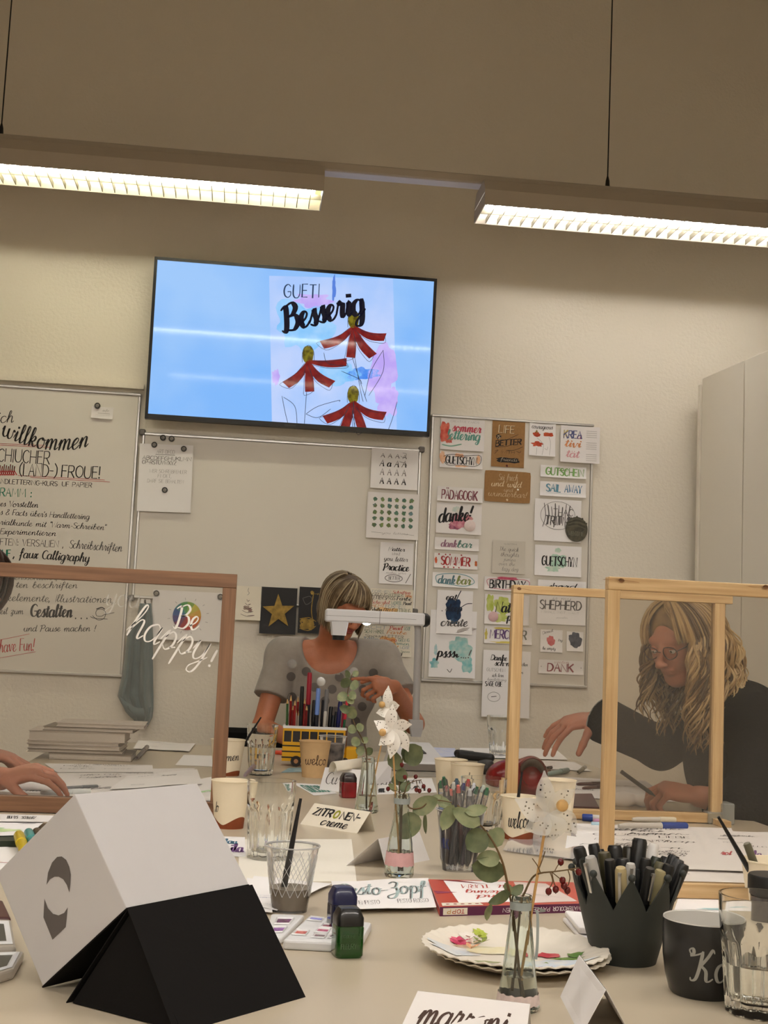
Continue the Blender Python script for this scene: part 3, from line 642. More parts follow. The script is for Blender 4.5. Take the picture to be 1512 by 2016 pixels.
BY = D-.0165                                   # plane of the board surface (sheets lie just in front)
def board_fn(root, dy=0):
    o = root.location
    def g(px, py):
        p = PY(px, -py, BY); return (p.x-o[0], BY-.0004-dy-o[1], p.z-o[2])
    return g
fB = board_fn(LB); prog = MB(); K_ = ink(34, 30, 30); KR = ink(190, 40, 44); KG = ink(20, 130, 100)
for t, x, y, h, w_, m, cur, tn, tk, an in (
    ('lich', -16, 831, 22, 42, K_, True, .7, 1.1, -.04), ('SCHIUCHER', -18, 908, 25, 118, K_, None, .9, 1.3, -.045), ('(LAND-)', 38, 936, 24, 76, K_, None, 1.0, 1.4, -.045), ('FROUE!', 121, 939, 23, 78, K_, None, 1.0, 1.4, -.045),
    ('HANDLETTERING-KURS', -14, 951, 9, 128, K_, None, 1.2, 2.0, -.05), ('uf PAPIER', 122, 957, 9, 60, K_, None, 1.1, 1.8, -.045), ('GRAMM :', -12, 976, 16, 76, KG, None, 1.0, 1.8, -.04),
    ('es Vorstellen', 0, 997, 11, 75, K_, True, .9, 1.7, -.03), ("s & Facts über's Handlettering", 0, 1013, 11, 176, K_, True, .8, 1.5, -.055), ('rialkunde mit "Warm-Schreiben"', 0, 1033, 11, 208, K_, True, .8, 1.5, -.05),
    ('Experimentieren', 0, 1051, 11, 110, K_, True, .9, 1.6, -.04), ('FTEN: VERSALIEN ,', 0, 1073, 13, 126, K_, None, .8, 1.2, -.04), ('Schreibschriften', 136, 1079, 16, 104, K_, True, .7, 1.2, -.07),
    ('AUF', -6, 1097, 14, 28, KG, None, 1.6, 2.6, 0), (', faux Calligraphy', 26, 1097, 17, 150, K_, True, .9, 2.0, -.06), ('nensschilder, Lebensmittel', 18, 1141, 12, 194, K_, True, .7, 1.1, -.01),
    ('ten beschriften', 30, 1157, 12, 122, K_, True, .8, 1.4, -.01), ('kelemente, Illustrationen,', 12, 1183, 14, 212, K_, True, .7, 1.2, -.02), ('eil zum', 0, 1209, 12, 46, K_, True, .8, 1.4, 0), ('Gestalten', 60, 1214, 24, 82, K_, True, 1.2, 3.0, -.01),
    ('. . .', 148, 1218, 16, 26, K_, None, 1.4, 1.8, -.03), ('und Pause machen !', 46, 1243, 12, 142, K_, True, .9, 1.5, .0), ('have Fun!', -2, 1284, 24, 70, KR, True, .8, 1.4, .05)):
    letter(prog, t, m, fB, x, -y, h, width=w_, ang=an, cursive=cur, thin=tn, thick=tk, gap=1.4)
letter(prog, 'willkommen', K_, fB, 2, -856, 36, width=172, ang=-.13, cursive=True, thin=.75, thick=1.7, arc=-4.6)
for ln in (((-10, -873), (88, -877)), ((-10, -876), (100, -881)), ((36, -936), (206, -945)), ((60, -940), (216, -949)), ((-10, -1262), (58, -1248)), ((-10, -1297), (70, -1283))): line(prog, ln, .8, KR, fB, 1)
for k in range(9): line(prog, [(-6+k*4, -936), (-3+k*4, -914-(k % 3)*2), (-4+k*4, -926), (1+k*4, -935)], 1.8, KR, fB)
line(prog, [(182, -1212), (192, -1220), (204, -1218), (208, -1206), (200, -1199), (190, -1202), (190, -1212), (200, -1213), (206, -1210), (225, -1206)], 1.1, K_, fB); line(prog, [(178, -1214), (186, -1217), (212, -1219)], 1.1, K_, fB); line(prog, [(190, -1199), (200, -1196), (206, -1199)], 2, K_, fB)
tag(prog.build('handwriting', LB, smooth=False), 'handwritten programme in black, green and red marker', kind='stuff')

# ---------------------------------------------------------------- sheets and cards on the wall
def curl(u, v, k): return k*(u*u*.6+max(0, -v)**2)
SHN = 0
def card(label, x0, y0, x1, y1, m=PAPER, texts=(), blobs=(), lines=(), cat='sheet', name='sheet', group=None, off=0, rot=0, bend=.006, corner=0, Y=BY):
    a, zt_ = wall_xz(x0, y0, Y); b, zb_ = wall_xz(x1, y1, Y); W2, H2 = (b-a)/2, (zt_-zb_)/2
    o = thing(name, label, cat, ((a+b)/2, Y-.0008-off, (zt_+zb_)/2), (0, rot, 0), group)
    def pt(u, v, dy=0): return (u*W2, -curl(u, v, bend)-dy, v*H2)
    NX, NY = 8, 8; mb = MB()
    vs = [pt(-1+2*i/NX, -1+2*j/NY) for j in range(NY+1) for i in range(NX+1)]
    if corner:
        for q in (0, NX, NY*(NX+1), NY*(NX+1)+NX): p = vs[q]; vs[q] = (p[0]*(1-corner/W2*.35), p[1], p[2]*(1-corner/H2*.35))
    vs2 = [(x, y-.0006, z) for x, y, z in vs]; n = len(vs)
    fs = [(j*(NX+1)+i, j*(NX+1)+i+1, (j+1)*(NX+1)+i+1, (j+1)*(NX+1)+i) for j in range(NY) for i in range(NX)]
    rim = [i for i in range(NX+1)]+[j*(NX+1)+NX for j in range(1, NY+1)]+[NY*(NX+1)+i for i in range(NX-1, -1, -1)]+[j*(NX+1) for j in range(NY-1, 0, -1)]
    mb.add(vs+vs2, fs+[tuple(q+n for q in f)[::-1] for f in fs]+[(rim[i], rim[(i+1) % len(rim)], rim[(i+1) % len(rim)]+n, rim[i]+n) for i in range(len(rim))], m)
    mb.build('paper', o)
    def fnl(dy):                                 # u,v in sheet widths/heights 0..1 (v up), metres inside
        return lambda x, z: pt(max(-1.3, min(1.3, x/W2)), z/H2, .0006+dy)
    ar = MB(); asp = 2*H2
    for (cx_, cz_, r, cm, sx, sy, seed) in blobs:
        ps = blob(r*asp, 30, .3, seed, sx, sy); f_ = fnl(.0003+.00003*(seed % 7)); ar.add([f_((cx_*2-1)*W2+x, (cz_*2-1)*H2+y) for x, y in ps], [tuple(range(30))], cm)
    for (pts, wd, cm) in lines: line(ar, [((x*2-1)*W2, (z*2-1)*H2) for x, z in pts], wd*asp, cm, fnl(.0007))
    for t in texts:
        (s, u, v, h, w_, cm) = t[:6]; op = t[6] if len(t) > 6 else {}
        letter(ar, s, cm, fnl(.001), (u*2-1)*W2, (v*2-1)*H2, h*asp, width=w_*2*W2 if w_ else None, **op)
    if ar.f: ar.build('lettering', o, smooth=False)
    return o
I = ink; CUR = dict(cursive=True, thin=.9, thick=1.9); BR = dict(cursive=True, thin=1.1, thick=2.8); CP = dict(cursive=None, thin=1.1, thick=1.9); CB = dict(cursive=None, thin=1.6, thick=3.0); TH = dict(cursive=True, thin=.5, thick=.9); TC = dict(cursive=None, thin=.6, thick=.9)
bk, dg_, rd, gn, bu, og = I(30, 28, 30), I(92, 88, 88), I(160, 34, 36), I(70, 130, 104), I(52, 104, 140), I(196, 104, 56)
hearts = lambda n, s, m: [(random.Random(s+i).random(), random.Random(s+i+.5).choice((.08, .92)) if i % 3 else random.Random(s+i).choice((.5, .3)), .05, m, 1, 1, i) for i in range(n)]
GB = 'cards on the right-hand whiteboard'
card('card lettered "sommer lettering" beside a watercolour melon slice, top left of right board', 868, 823, 952, 890, PAPER, [('sommer', .26, .60, .26, .66, I(190, 74, 92), BR), ('lettering', .14, .34, .30, .76, I(96, 152, 140), BR), ('creative cards', .22, .89, .06, .66, dg_, TC)], [(.10, .55, .28, wash(200, 70, 60, 224, 130, 110), .55, 1.2, 2), (.20, .33, .12, wash(204, 90, 80, 226, 150, 130), 1, 1, 3)], [([(.05, .15), (.25, .12), (.48, .2)], .04, I(120, 170, 150))], 'card', 'card', GB)
card('orange-edged card with black word "Guetschyn" in a cloud outline', 866, 888, 949, 925, PAPER, [('GUETSCHYN', .14, .26, .46, .74, bk, CB)], [(.06, .6, .3, wash(226, 170, 130, 236, 200, 170), .7, 1.2, 1), (.45, .8, .2, wash(226, 150, 110, 236, 200, 170), 1.4, .6, 2), (.5, .14, .12, wash(226, 170, 130, 236, 200, 170), 3, .6, 5), (.9, .6, .3, wash(232, 180, 140, 238, 205, 175), .4, 1, 4)], [([(.1, .4), (.1, .7), (.3, .84), (.6, .8), (.93, .86), (.95, .4), (.8, .16), (.5, .2), (.2, .16), (.1, .4)], .03, bk)], 'card', 'card', GB)
card('brown kraft card reading "Life is better with friends"', 969.6, 827, 1031, 922, KRAFT, [('Life', .2, .74, .16, .5, I(220, 200, 160), CP), ('Life', .22, .73, .16, .5, bk, TC), ('is', .16, .61, .07, .1, I(225, 210, 180), CP), ('BETTER', .12, .44, .12, .8, bk, dict(CB, rise=6)), ('WITH', .3, .30, .055, .42, bk, CP), ('friends', .28, .13, .07, .5, I(220, 205, 180), TH)],
     [(.2, .65, .055, bk, 1, 1, 0), (.5, .15, .07, bk, 3.6, .8, 2), (.48, .03, .025, I(80, 20, 20), 1, 1, 1)], [([(.1, .42), (.5, .46), (.92, .62)], .008, bk), ([(.45, .36), (.7, .38), (.95, .46)], .008, bk), ([(.1, .56), (.4, .58), (.8, .72)], .008, bk), ([(.1, .33), (.2, .36), (.1, .28)], .007, bk), ([(.75, .36), (.85, .33), (.9, .36)], .007, bk)], 'card', 'card', GB, bend=.001)
card('card with three painted red coneflowers headed "courageous"', 1042.5, 832, 1092, 900, PAPERW, [('courageous', .08, .83, .13, .8, dg_, CUR)], [(.27, .65, .1, wash(190, 84, 50, 160, 50, 36), 1.3, .7, 1), (.72, .67, .1, wash(204, 96, 56, 170, 60, 40), 1.5, .6, 2), (.32, .36, .11, wash(170, 60, 40, 200, 90, 60), 1.5, .7, 3), (.3, .3, .04, PAPERW, 1, 1, 5), (.28, .74, .035, I(130, 110, 50), .8, 1.3, 4)], [([(.3, .55), (.55, .35), (.5, .03)], .006, dg_), ([(.75, .6), (.82, .4), (.78, .03)], .006, dg_), ([(.3, .25), (.28, .03)], .006, dg_), ([(.6, .25), (.68, .2), (.72, .3)], .006, dg_)], 'card', 'card', GB)
card('large card with rainbow word "Kreativität" and fine print, top right of right board', 1104, 837, 1179, 914, PAPER, [('KREa', .08, .66, .20, .48, I(90, 96, 140), CB), ('tivi', .10, .42, .20, .42, I(214, 140, 90), BR), ('tät', .14, .14, .20, .34, I(214, 160, 166), BR), ('K', .08, .66, .20, .12, I(200, 180, 100), CB), ('a', .42, .66, .16, .12, I(150, 70, 110), BR)], (), [([(.66, .88-.055*i-.1*(i//4)), (.92, .88-.055*i-.1*(i//4))], .008, I(150, 146, 144)) for i in range(12)], 'card', 'card', GB, Y=D-.0245)
card('narrow card with dark red word "Pädagogik"', 861, 957, 949, 991, PAPER, [('PÄDAGOGIK', .1, .16, .62, .8, I(124, 62, 74), CB)], (), (), 'card', 'card', GB)
card('round-cornered brown kraft card with white script and two sparkles', 954.6, 925, 1043, 992, KRAFT, [('Sei frech', .3, .70, .2, .42, I(226, 208, 172), TH), ('und wild', .14, .5, .18, .66, I(226, 208, 172), CUR), ('und', .42, .34, .12, .2, I(226, 208, 172), TH), ('wunderbar!', .08, .18, .18, .84, I(226, 208, 172), TH)], [(.66, .5, .025, I(250, 245, 230), 1, 1, 1), (.73, .43, .03, I(250, 245, 230), 1, 1, 2), (.5, .08, .035, I(226, 208, 172), 1, 1, 1)], (), 'card', 'card', GB, corner=.006, bend=.002)
card('narrow card with green outlined word "Gutschein"', 1064, 915, 1153, 944, PAPERW, [('GUTSCHEIN', .12, .2, .6, .84, I(120, 164, 92), CB)], [(.5, .62, .06, I(120, 150, 70), 7, .5, 3)], (), 'card', 'card', GB)
card('narrow card with blue words "SAIL AWAY"', 1062.7, 947, 1152.5, 981, PAPERW, [('SAIL', .14, .32, .5, .33, I(96, 146, 168), CB), ('AWAY', .54, .32, .5, .38, I(74, 130, 170), CB)], (), [([(.14, .22), (.5, .2), (.9, .22)], .02, I(170, 190, 204))], 'card', 'card', GB)
th_ = [([(.5+.42*math.cos(a)*.88, .62+.36*math.sin(a)*.92) for a in [2*PI*i/24 for i in range(25)]], .008, dg_)]+[([(.18+.08*i, .34+.05*(i % 3)), (.24+.07*i, .6), (.2+.08*i, .9-.04*(i % 3))], .016+.01*(i % 2), dg_) for i in range(8)]
card('square sheet with a circle of black hand lettering', 1053, 981, 1142, 1069, PAPERW, [('THAC', .40, .62, .16, .44, dg_, CP), ('TRITMU', .24, .40, .2, .62, dg_, CB)], (), th_, 'sheet', 'sheet', GB)
card('square card with black brush word "danke!" on a pink watercolour stain', 859.7, 989, 946.5, 1054, PAPER, [('danke', .05, .34, .46, .66, bk, dict(BR, rise=2.5)), ('!', .72, .60, .34, .06, bk, BR)], [(.46, .40, .22, wash(184, 100, 122, 214, 160, 170), 1.4, 1, 1), (.4, .25, .14, wash(120, 60, 90, 190, 120, 140), 1.3, .8, 2), (.7, .5, .13, wash(196, 120, 130, 220, 170, 170), 1.2, 1, 3), (.45, .8, .1, wash(190, 210, 205, 220, 215, 205), 1.5, 1, 4)], (), 'card', 'card', GB)
card('narrow card with soft rainbow script "dankbar", under the pink "danke" card', 856, 1057, 942, 1086, PAPER, [('dank', .14, .25, .55, .36, I(150, 110, 130), BR), ('bar', .5, .25, .55, .34, I(90, 130, 120), BR)], (), (), 'card', 'card', GB)
card('plain sheet with grey script about quick words, middle column of right board', 970, 1063, 1032, 1131, mat('grey_sheet', (.62, .58, .51), .9), [('The quick', .2, .68, .12, .6, dg_, TH), ('thoughts', .25, .52, .12, .56, dg_, TH), ('jumps', .35, .38, .1, .36, dg_, TH), ('over the', .2, .24, .1, .5, dg_, TH), ('lazy dog', .3, .08, .12, .5, dg_, TH), ('handlettering', .35, .88, .04, .4, dg_, TC)], (), (), 'sheet', 'sheet', GB)
card('card with black word "Guetschyn" over a teal wash', 1053, 1072, 1143, 1137, PAPERW, [('GUETSCHYN', .16, .34, .30, .76, bk, CB)], [(.5, .5, .24, wash(160, 204, 184, 200, 220, 205), 1.2, .9, 2), (.4, .25, .16, wash(176, 210, 190, 205, 220, 205), 1.4, .7, 3), (.5, .85, .1, wash(176, 210, 190, 205, 220, 205), 1, .8, 4)], (), 'card', 'card', GB)
card('card with dark red word "Sommer" framed by red hearts', 855, 1088, 939.5, 1122, PAPER, [('SOMMER', .16, .22, .56, .68, rd, CB)], hearts(14, 3, rd)+[(.04, .5, .16, I(200, 90, 50), .6, 1.3, 1), (.96, .4, .14, og, .6, 1.3, 2)], (), 'card', 'card', GB)
card('narrow card with blue-green cloud-outlined script "dankbar"', 851.6, 1126, 940, 1159, PAPERW, [('dank', .12, .24, .56, .38, I(84, 120, 130), BR), ('bar', .52, .24, .56, .32, I(130, 140, 80), BR)], (), [([(.1, .3), (.1, .8), (.5, .96), (.8, .8), (.92, .4), (.7, .12), (.4, .2), (.1, .3)], .05, I(110, 160, 170))], 'card', 'card', GB)
card('pink-topped card reading "BIRTHDAY"', 953.4, 1134.5, 1042, 1166, PAPER, [('BIRTHDAY', .12, .2, .58, .8, bk, CB)], [(.5, .92, .14, wash(190, 70, 100, 206, 110, 130), 5.6, .8, 2)], [([(.1, .3), (.08, .8), (.5, .86), (.93, .85), (.95, .4), (.5, .1), (.1, .2)], .04, I(200, 100, 124))], 'card', 'card', GB)
card('long sheet with black brush drawing above the outlined word "SHEPHERD"', 1059, 1141, 1151, 1232, PAPERW, [('my', .2, .80, .14, .6, bk, BR), ('Lord', .3, .82, .12, .5, bk, BR), ('is my', .3, .56, .08, .4, dg_, TH), ('SHEPHERD', .05, .34, .2, .88, dg_, CP), ('SHEPHERD', .06, .33, .2, .88, dg_, TC), ('I SHALL NOT WANT', .08, .25, .045, .8, dg_, TC), ('psalm', .4, .14, .04, .24, dg_, TH)], (), (), 'sheet', 'sheet', GB)
card('card with dark blue paint splash and the words "eat sleep create"', 861, 1161, 928, 1250, PAPERW, [('eat', .24, .78, .14, .3, bk, BR), ('sleep', .24, .52, .16, .46, I(20, 30, 50), BR), ('create', .12, .18, .18, .74, dg_, BR)], [(.46, .56, .20, wash(34, 60, 92, 24, 40, 66), .9, 1.3, 2), (.5, .34, .12, wash(60, 90, 120, 30, 50, 80), .8, 1, 3), (.15, .52, .012, bk, 1, 1, 1), (.85, .3, .012, bk, 1, 1, 2)], [([(.5, .7), (.6, .9), (.66, 1.0)], .02, I(24, 36, 56)), ([(.65, .6), (.82, .7), (.98, .72)], .016, I(24, 36, 56))], 'card', 'card', GB, off=.002)
card('card with black brush word "Natur" on lime green splashes', 954.6, 1169, 1040, 1232, PAPER, [('Natur', .25, .42, .34, .56, bk, BR), ('pur', .5, .14, .26, .3, bk, BR)], [(.4, .62, .28, wash(176, 190, 84, 200, 208, 130), 1.2, 1, 1), (.12, .7, .18, wash(170, 184, 80, 200, 208, 130), .7, 1.6, 2), (.38, .22, .14, wash(180, 194, 96, 204, 210, 140), 1.4, 1, 5)], (), 'card', 'card', GB)
card('yellow-edged card with purple word "MERCI DIR"', 953.4, 1232, 1046, 1270, PAPER, [('MERCI', .12, .3, .5, .44, I(98, 70, 118), CB), ('DIR', .66, .3, .5, .24, I(110, 110, 104), CB)], [(.5, .9, .1, I(206, 190, 96), 9, .6, 2), (.5, .08, .1, I(206, 190, 96), 9, .6, 3), (.04, .5, .1, I(206, 190, 96), .8, 3, 3)], (), 'card', 'card', GB)
card('tall sheet with script "pssst...!" on a turquoise wash, bottom left of right board', 848, 1200, 934, 1336, PAPERW, [('pssst', .16, .30, .14, .48, bk, BR), ('...!', .68, .30, .12, .2, dg_, CUR)], [(.66, .42, .16, wash(140, 196, 196, 190, 212, 206), 1.2, 1.1, 1), (.82, .2, .1, wash(120, 190, 194, 180, 210, 206), .8, 1.2, 2), (.12, .2, .07, wash(110, 180, 190, 180, 210, 206), .9, 1, 3), (.14, .4, .04, wash(150, 190, 206, 190, 210, 206), .6, 2.2, 4)], [([(.4, .12), (.46, .08), (.5, .13)], .01, dg_)], 'sheet', 'sheet', GB, off=-.0003)
card('small square card with a pink doughnut and curved words', 1064, 1239, 1106, 1285, PAPERW, [('Donut', .1, .78, .13, .5, dg_, dict(CUR, ang=.3)), ('be empty', .1, .1, .13, .6, dg_, CUR), ('try', .8, .5, .12, .2, dg_, CUR)], [(.47, .5, .21, wash(196, 88, 96, 210, 120, 120), 1, 1, 1), (.47, .5, .06, PAPERW, 1, 1, 6)], (), 'card', 'card', GB)
card('small instant photo with a dark blue picture clipped at the top', 1115.5, 1243, 1147, 1283, PAPERW, (), [(.5, .56, .36, wash(44, 50, 70, 90, 96, 110), 1.05, 1.05, 1), (.6, .55, .1, I(150, 150, 160), 1.4, .5, 6)], (), 'photo', 'photo', GB)
card('narrow card with red-brown word "DANK", lowest on right board', 1060, 1298, 1147.4, 1329, PAPER, [('DANK', .2, .18, .56, .6, I(140, 70, 76), CB), ('vielen', .34, .78, .18, .34, I(190, 150, 140), CUR)], [(.06, .5, .03, dg_, 1, 1, 1), (.95, .5, .03, dg_, 1, 1, 2)], (), 'card', 'card', GB)
card('long hanging sheet headed "Danke schön", lower edge below the right board', 951, 1279, 1040, 1414, PAPERW, [('Danke', .16, .85, .08, .34, bk, BR), ('schön', .24, .77, .08, .32, bk, BR), ('GUTSCHEIN', .08, .68, .05, .4, dg_, TC), ('Herzlichen', .66, .78, .05, .28, bk, CUR), ('ich lern', .2, .6, .05, .24, dg_, CUR), ('SAGE OBE', .06, .46, .07, .36, bk, CB), ('handlettering', .1, .54, .04, .4, dg_, TH), ('fein', .7, .66, .05, .15, dg_, CUR)], (), [([(.25+.13*math.cos(a), .3+.07*math.sin(a)) for a in [2*PI*i/16 for i in range(17)]], .005, dg_), ([(.2, .3), (.3, .31)], .01, dg_)], 'sheet', 'sheet', GB, off=.008, bend=.004, Y=D-.0245)
# middle board and around it
GM = 'sheets on the middle whiteboard'
card('sheet titled "ART DECO" held by round magnets', 277, 872, 374, 1011, PAPERW, [('ART DECO', .32, .86, .06, .34, dg_, TC), ('ABCDEFGHIJKLMN', .06, .765, .055, .92, dg_, CP), ('OPQRSTUVWXYZ', .06, .70, .055, .64, dg_, CP), ('WER SCHREIBFEHLER', .20, .575, .05, .70, I(130, 124, 124), TC), ('FINDET,', .36, .505, .05, .26, I(130, 124, 124), TC), ('DARF SIE BEHALTEN', .17, .43, .05, .68, I(130, 124, 124), TC)], (), [([(.30, .845), (.66, .845)], .006, dg_)], 'sheet', 'sheet', GM, rot=-.02, bend=.004, Y=D-.0245)
rows = [('A A A A', .2, .78, .10), ('A a A A', .18, .56, .16), ('a A a A', .2, .34, .16), ('a A a A', .2, .12, .15)]
card('sheet with many decorated letters A', 732, 882, 821, 966, PAPERW, [(t, u, v, h, .56, bk if i % 2 else dg_, (CB, BR, CP, CB)[i]) for i, (t, u, v, h) in enumerate(rows)], (), [([(.62, .84), (.7, .8), (.74, .9), (.66, .92)], .008, dg_), ([(.6, .7), (.72, .66), (.76, .6)], .01, dg_)], 'sheet', 'sheet', GM, Y=D-.0245)
lc = [(96, 128, 96), (84, 120, 118), (70, 104, 108), (130, 146, 84), (110, 120, 70), (104, 130, 140)]
card('sheet with rows of small round green and blue leaves', 724, 968, 822, 1064, PAPER, [('you letters', .3, .10, .05, .5, dg_, TH)], [(.15+.14*i, .85-.14*j, .045, wash(*lc[(i*3+j*5+i*j) % 6], *lc[(i+j*2+2) % 6]), 1, 1, i+j*6) for i in range(6) for j in range(5)], [([(.1, .13), (.3, .12)], .005, dg_), ([(.7, .12), (.92, .1)], .005, dg_)], 'sheet', 'sheet', GM, Y=D-.0245)
card('sheet reading "Practice" in black brush script with an oval below', 749, 1067, 811, 1152, PAPERW, [('Matter', .24, .80, .09, .5, bk, BR), ('WHAT', .36, .70, .06, .26, dg_, CP), ('you letter', .12, .56, .10, .72, dg_, CUR), ('Practice', .12, .33, .16, .76, bk, BR), ('makes your', .2, .25, .05, .6, dg_, TH), ('BETTER', .28, .105, .08, .36, dg_, CP)], (), [([(.44+.26*math.cos(a), .14+.085*math.sin(a)) for a in [2*PI*i/20 for i in range(21)]], .014, dg_), ([(.94, .26), (.8, .04)], .014, dg_)], 'sheet', 'sheet', GM, off=-.0005)
def wordcloud(seed, ws):
    r = random.Random(seed); out = []; y = .88
    pal = [I(150, 160, 170), bk, I(60, 120, 110), I(206, 130, 60), bk, I(190, 80, 70), I(80, 110, 80), bk]
    i = 0
    while y > .02:
        h = r.uniform(.07, .12); x = .03
        while x < .85:
            w_ = r.uniform(.26, .5); w_ = min(w_, .97-x); s = ws[i % len(ws)]; out.append((s, x, y, h, w_*.95, pal[(i*5+int(y*10)) % 8], (CP, BR, CUR)[i % 3])); x += w_+.02; i += 1
        y -= h+.02
    return out
WS = ('Formen', 'Schriften', 'GELING', 'Lettering', 'Kribbling', 'LETTER', 'Spass', 'Farbe', 'Schnörkel', 'WORTE', 'Pinsel', 'ACHT')
card('colourful word collage on cream card, upper one behind the document camera', 730, 1158, 811, 1228, CREAM, wordcloud(1, WS), [(.4, .3, .18, wash(226, 170, 100, 236, 200, 150), 2, .8, 2)], (), 'card', 'card', GM, Y=D-.0245)
card('colourful word collage with orange centre, lower one under the camera arm', 715, 1230, 809, 1294, CREAM, wordcloud(2, WS[::-1]), [(.5, .4, .25, wash(230, 160, 90, 236, 196, 140), 1.2, 1, 2)], (), 'card', 'card', GM, Y=D-.004)
tree_ = [([(.5, .95), (.48, .86), (.53, .8), (.47, .74)], .01, dg_)]+[([(.5-.05*k, .72-.11*k), (.5, .66-.11*k), (.5+.055*k, .7-.11*k), (.52, .68-.11*k)], .012, I(110, 90, 84)) for k in range(1, 6)]
card('white card with a pencil-drawn fir tree, left of the gold star', 464, 1153, 512, 1222, CREAM, (), [(.45, .36, .09, I(160, 140, 128), 1, .7, 2), (.6, .3, .06, I(150, 120, 112), 1, .8, 3)], tree_, 'card', 'card', GM, Y=D-.0245)
GOLD = mat('gold_paint', srgb(150, 122, 56), .45, metal=.5, var=.4, scale=60); BKC = mat('black_card', (.012, .011, .012), .6)
star = [((.5+(.42 if i % 2 == 0 else .17)*math.cos(PI/2+PI*i/5+.06)*1.1, .48+(.42 if i % 2 == 0 else .17)*math.sin(PI/2+PI*i/5+.06)*.92)) for i in range(10)]
o = card('black card with a large gold star', 515, 1155, 581, 1250, BKC, (), (), (), 'card', 'card', GM, Y=D-.0245)
W2 = (wall_xz(581, 1250, BY)[0]-wall_xz(515, 1155, BY)[0])/2; H2 = (wall_xz(515, 1155, BY)[1]-wall_xz(581, 1250, BY)[1])/2
mb = MB(); mb.add([((u*2-1)*W2, -.008, (v*2-1)*H2) for u, v in star]+[(0, -.0085, 0)], [(i, (i+1) % 10, 10) for i in range(10)], GOLD); mb.build('gold_star', o, smooth=False)
card('black card with a gold drawing partly behind the bobbed hair', 590, 1155, 656, 1249, BKC, [('*', .4, .8, .12, .3, GOLD, CP)], [(.25, .2, .16, GOLD, 1, .8, 2), (.25, .2, .1, BKC, 1, .8, 6), (.35, .88, .04, GOLD, 1, 1, 1)], [([(.1, .75), (.2, .62), (.35, .7), (.3, .8), (.1, .75)], .012, dg_), ([(.4, .9), (.36, .5), (.44, .2)], .02, GOLD), ([(.05, .3), (.3, .34), (.5, .26)], .016, GOLD), ([(.05, .1), (.3, .06), (.5, .16)], .016, GOLD)], 'card', 'card', GM, Y=D-.0245)
cw = card('sheet with a colour wheel print, seen through the left screen', 302, 1161, 434, 1264, PAPERW, (), (), [([(.52+.33*math.cos(a)*.8, .5+.33*math.sin(a)), (.52+.37*math.cos(a)*.8, .5+.37*math.sin(a))], .006, dg_) for a in [2*PI*i/12+.2 for i in range(12)]], 'sheet', 'sheet', GM, Y=D-.028)
W2 = (wall_xz(434, 1264, D-.028)[0]-wall_xz(302, 1161, D-.028)[0])/2; H2 = W2*.78
wheel = [(70, 150, 80), (50, 120, 130), (40, 84, 150), (60, 60, 130), (110, 40, 90), (160, 30, 50), (190, 50, 36), (206, 90, 40), (214, 130, 50), (216, 170, 60), (200, 190, 70), (130, 170, 70)]
mb = MB()
for i, c in enumerate(wheel):
    a0 = 2*PI*(i+3)/12; ps = [(.0, 0)]+[(.52*H2*math.cos(a0+2*PI/12*t/4), .52*H2*math.sin(a0+2*PI/12*t/4)) for t in range(5)]
    mb.add([(x, -.0065, z) for x, z in ps], [tuple(range(6))], I(*c))
mb.build('colour_wheel', cw, smooth=False)
card('small note with a few lines under a magnet, top of left board', 181, 800, 222, 826, PAPER, [('info', .5, .62, .2, .3, dg_, TH)], (), [([(.3, .45), (.85, .45)], .02, dg_), ([(.2, .3), (.85, .3)], .01, I(170, 160, 150))], 'note', 'note', None, rot=.02)
# round magnets
def magnet(px, py, label, Y=D-.019, r=.0125):
    p = PY(px, py, Y); o = thing('magnet', label, 'magnet', tuple(p), group='round magnets on the boards')
    X = Matrix.Rotation(PI/2, 4, 'X')
    mb = MB(); mb.lathe([(r, 0), (r, .007), (r*.9, .008), (r*.72, .0075)], DKPL, 20, X); mb.build('body', o)
    mb = MB(); mb.lathe([(r*.72, .0072), (r*.5, .0078), (0, .0082)], mat('magnet_face', (.3, .28, .25), .3, var=.5, scale=150), 20, X); mb.build('face', o)
magnet(192, 799, 'dark round magnet on the small note of the left board'); magnet(321, 862, 'left of the two dark magnets under the television'); magnet(338, 864, 'right of the two dark magnets under the television')
magnet(304, 876, 'magnet on the upper left corner of the art deco sheet', D-.024); magnet(362, 884, 'magnet on the upper right corner of the art deco sheet', D-.024); magnet(324.5, 965, 'magnet in the lower middle of the art deco sheet', D-.024)
magnet(308, 1168, 'magnet on the left corner of the colour wheel sheet', D-.034); magnet(434, 1175, 'magnet on the right corner of the colour wheel sheet', D-.034)
# dark round wooden plaque and badges, feather
p = PY(1134.5, 1042.6, BY-.004); o = thing('plaque', 'dark round plaque with a scalloped top edge and pale lettering', 'plaque', tuple(p)); R_ = 22*mpp(p)
mb = MB(); mb.poly([((R_+(.005 if (i % 5 == 0 and 4 < i < 30) else 0))*math.cos(2*PI*i/60), (R_*1.12+(.006 if (i % 5 == 0 and 4 < i < 30) else 0))*math.sin(2*PI*i/60)) for i in range(60)], .008, mat('dark_wood_plaque', srgb(58, 54, 44), .5, col2=srgb(88, 84, 66), scale=50)); mb.build('disc', o, smooth=False)
mb = MB(); g = lambda x, z: (x, -.0086, z); letter(mb, 'WELCOME', I(120, 120, 104), g, -R_*.75, -R_*.55, .018, width=R_*1.4, cursive=None, thin=1.4, thick=2.4)
for k in range(5): line(mb, [(-R_*.8, .01+.006*k), (0, .016+.008*k), (R_*.8, .004+.008*k)], .0018, I(24, 24, 20) if k % 2 else I(110, 108, 90), g)
mb.build('lettering', o, smooth=False)
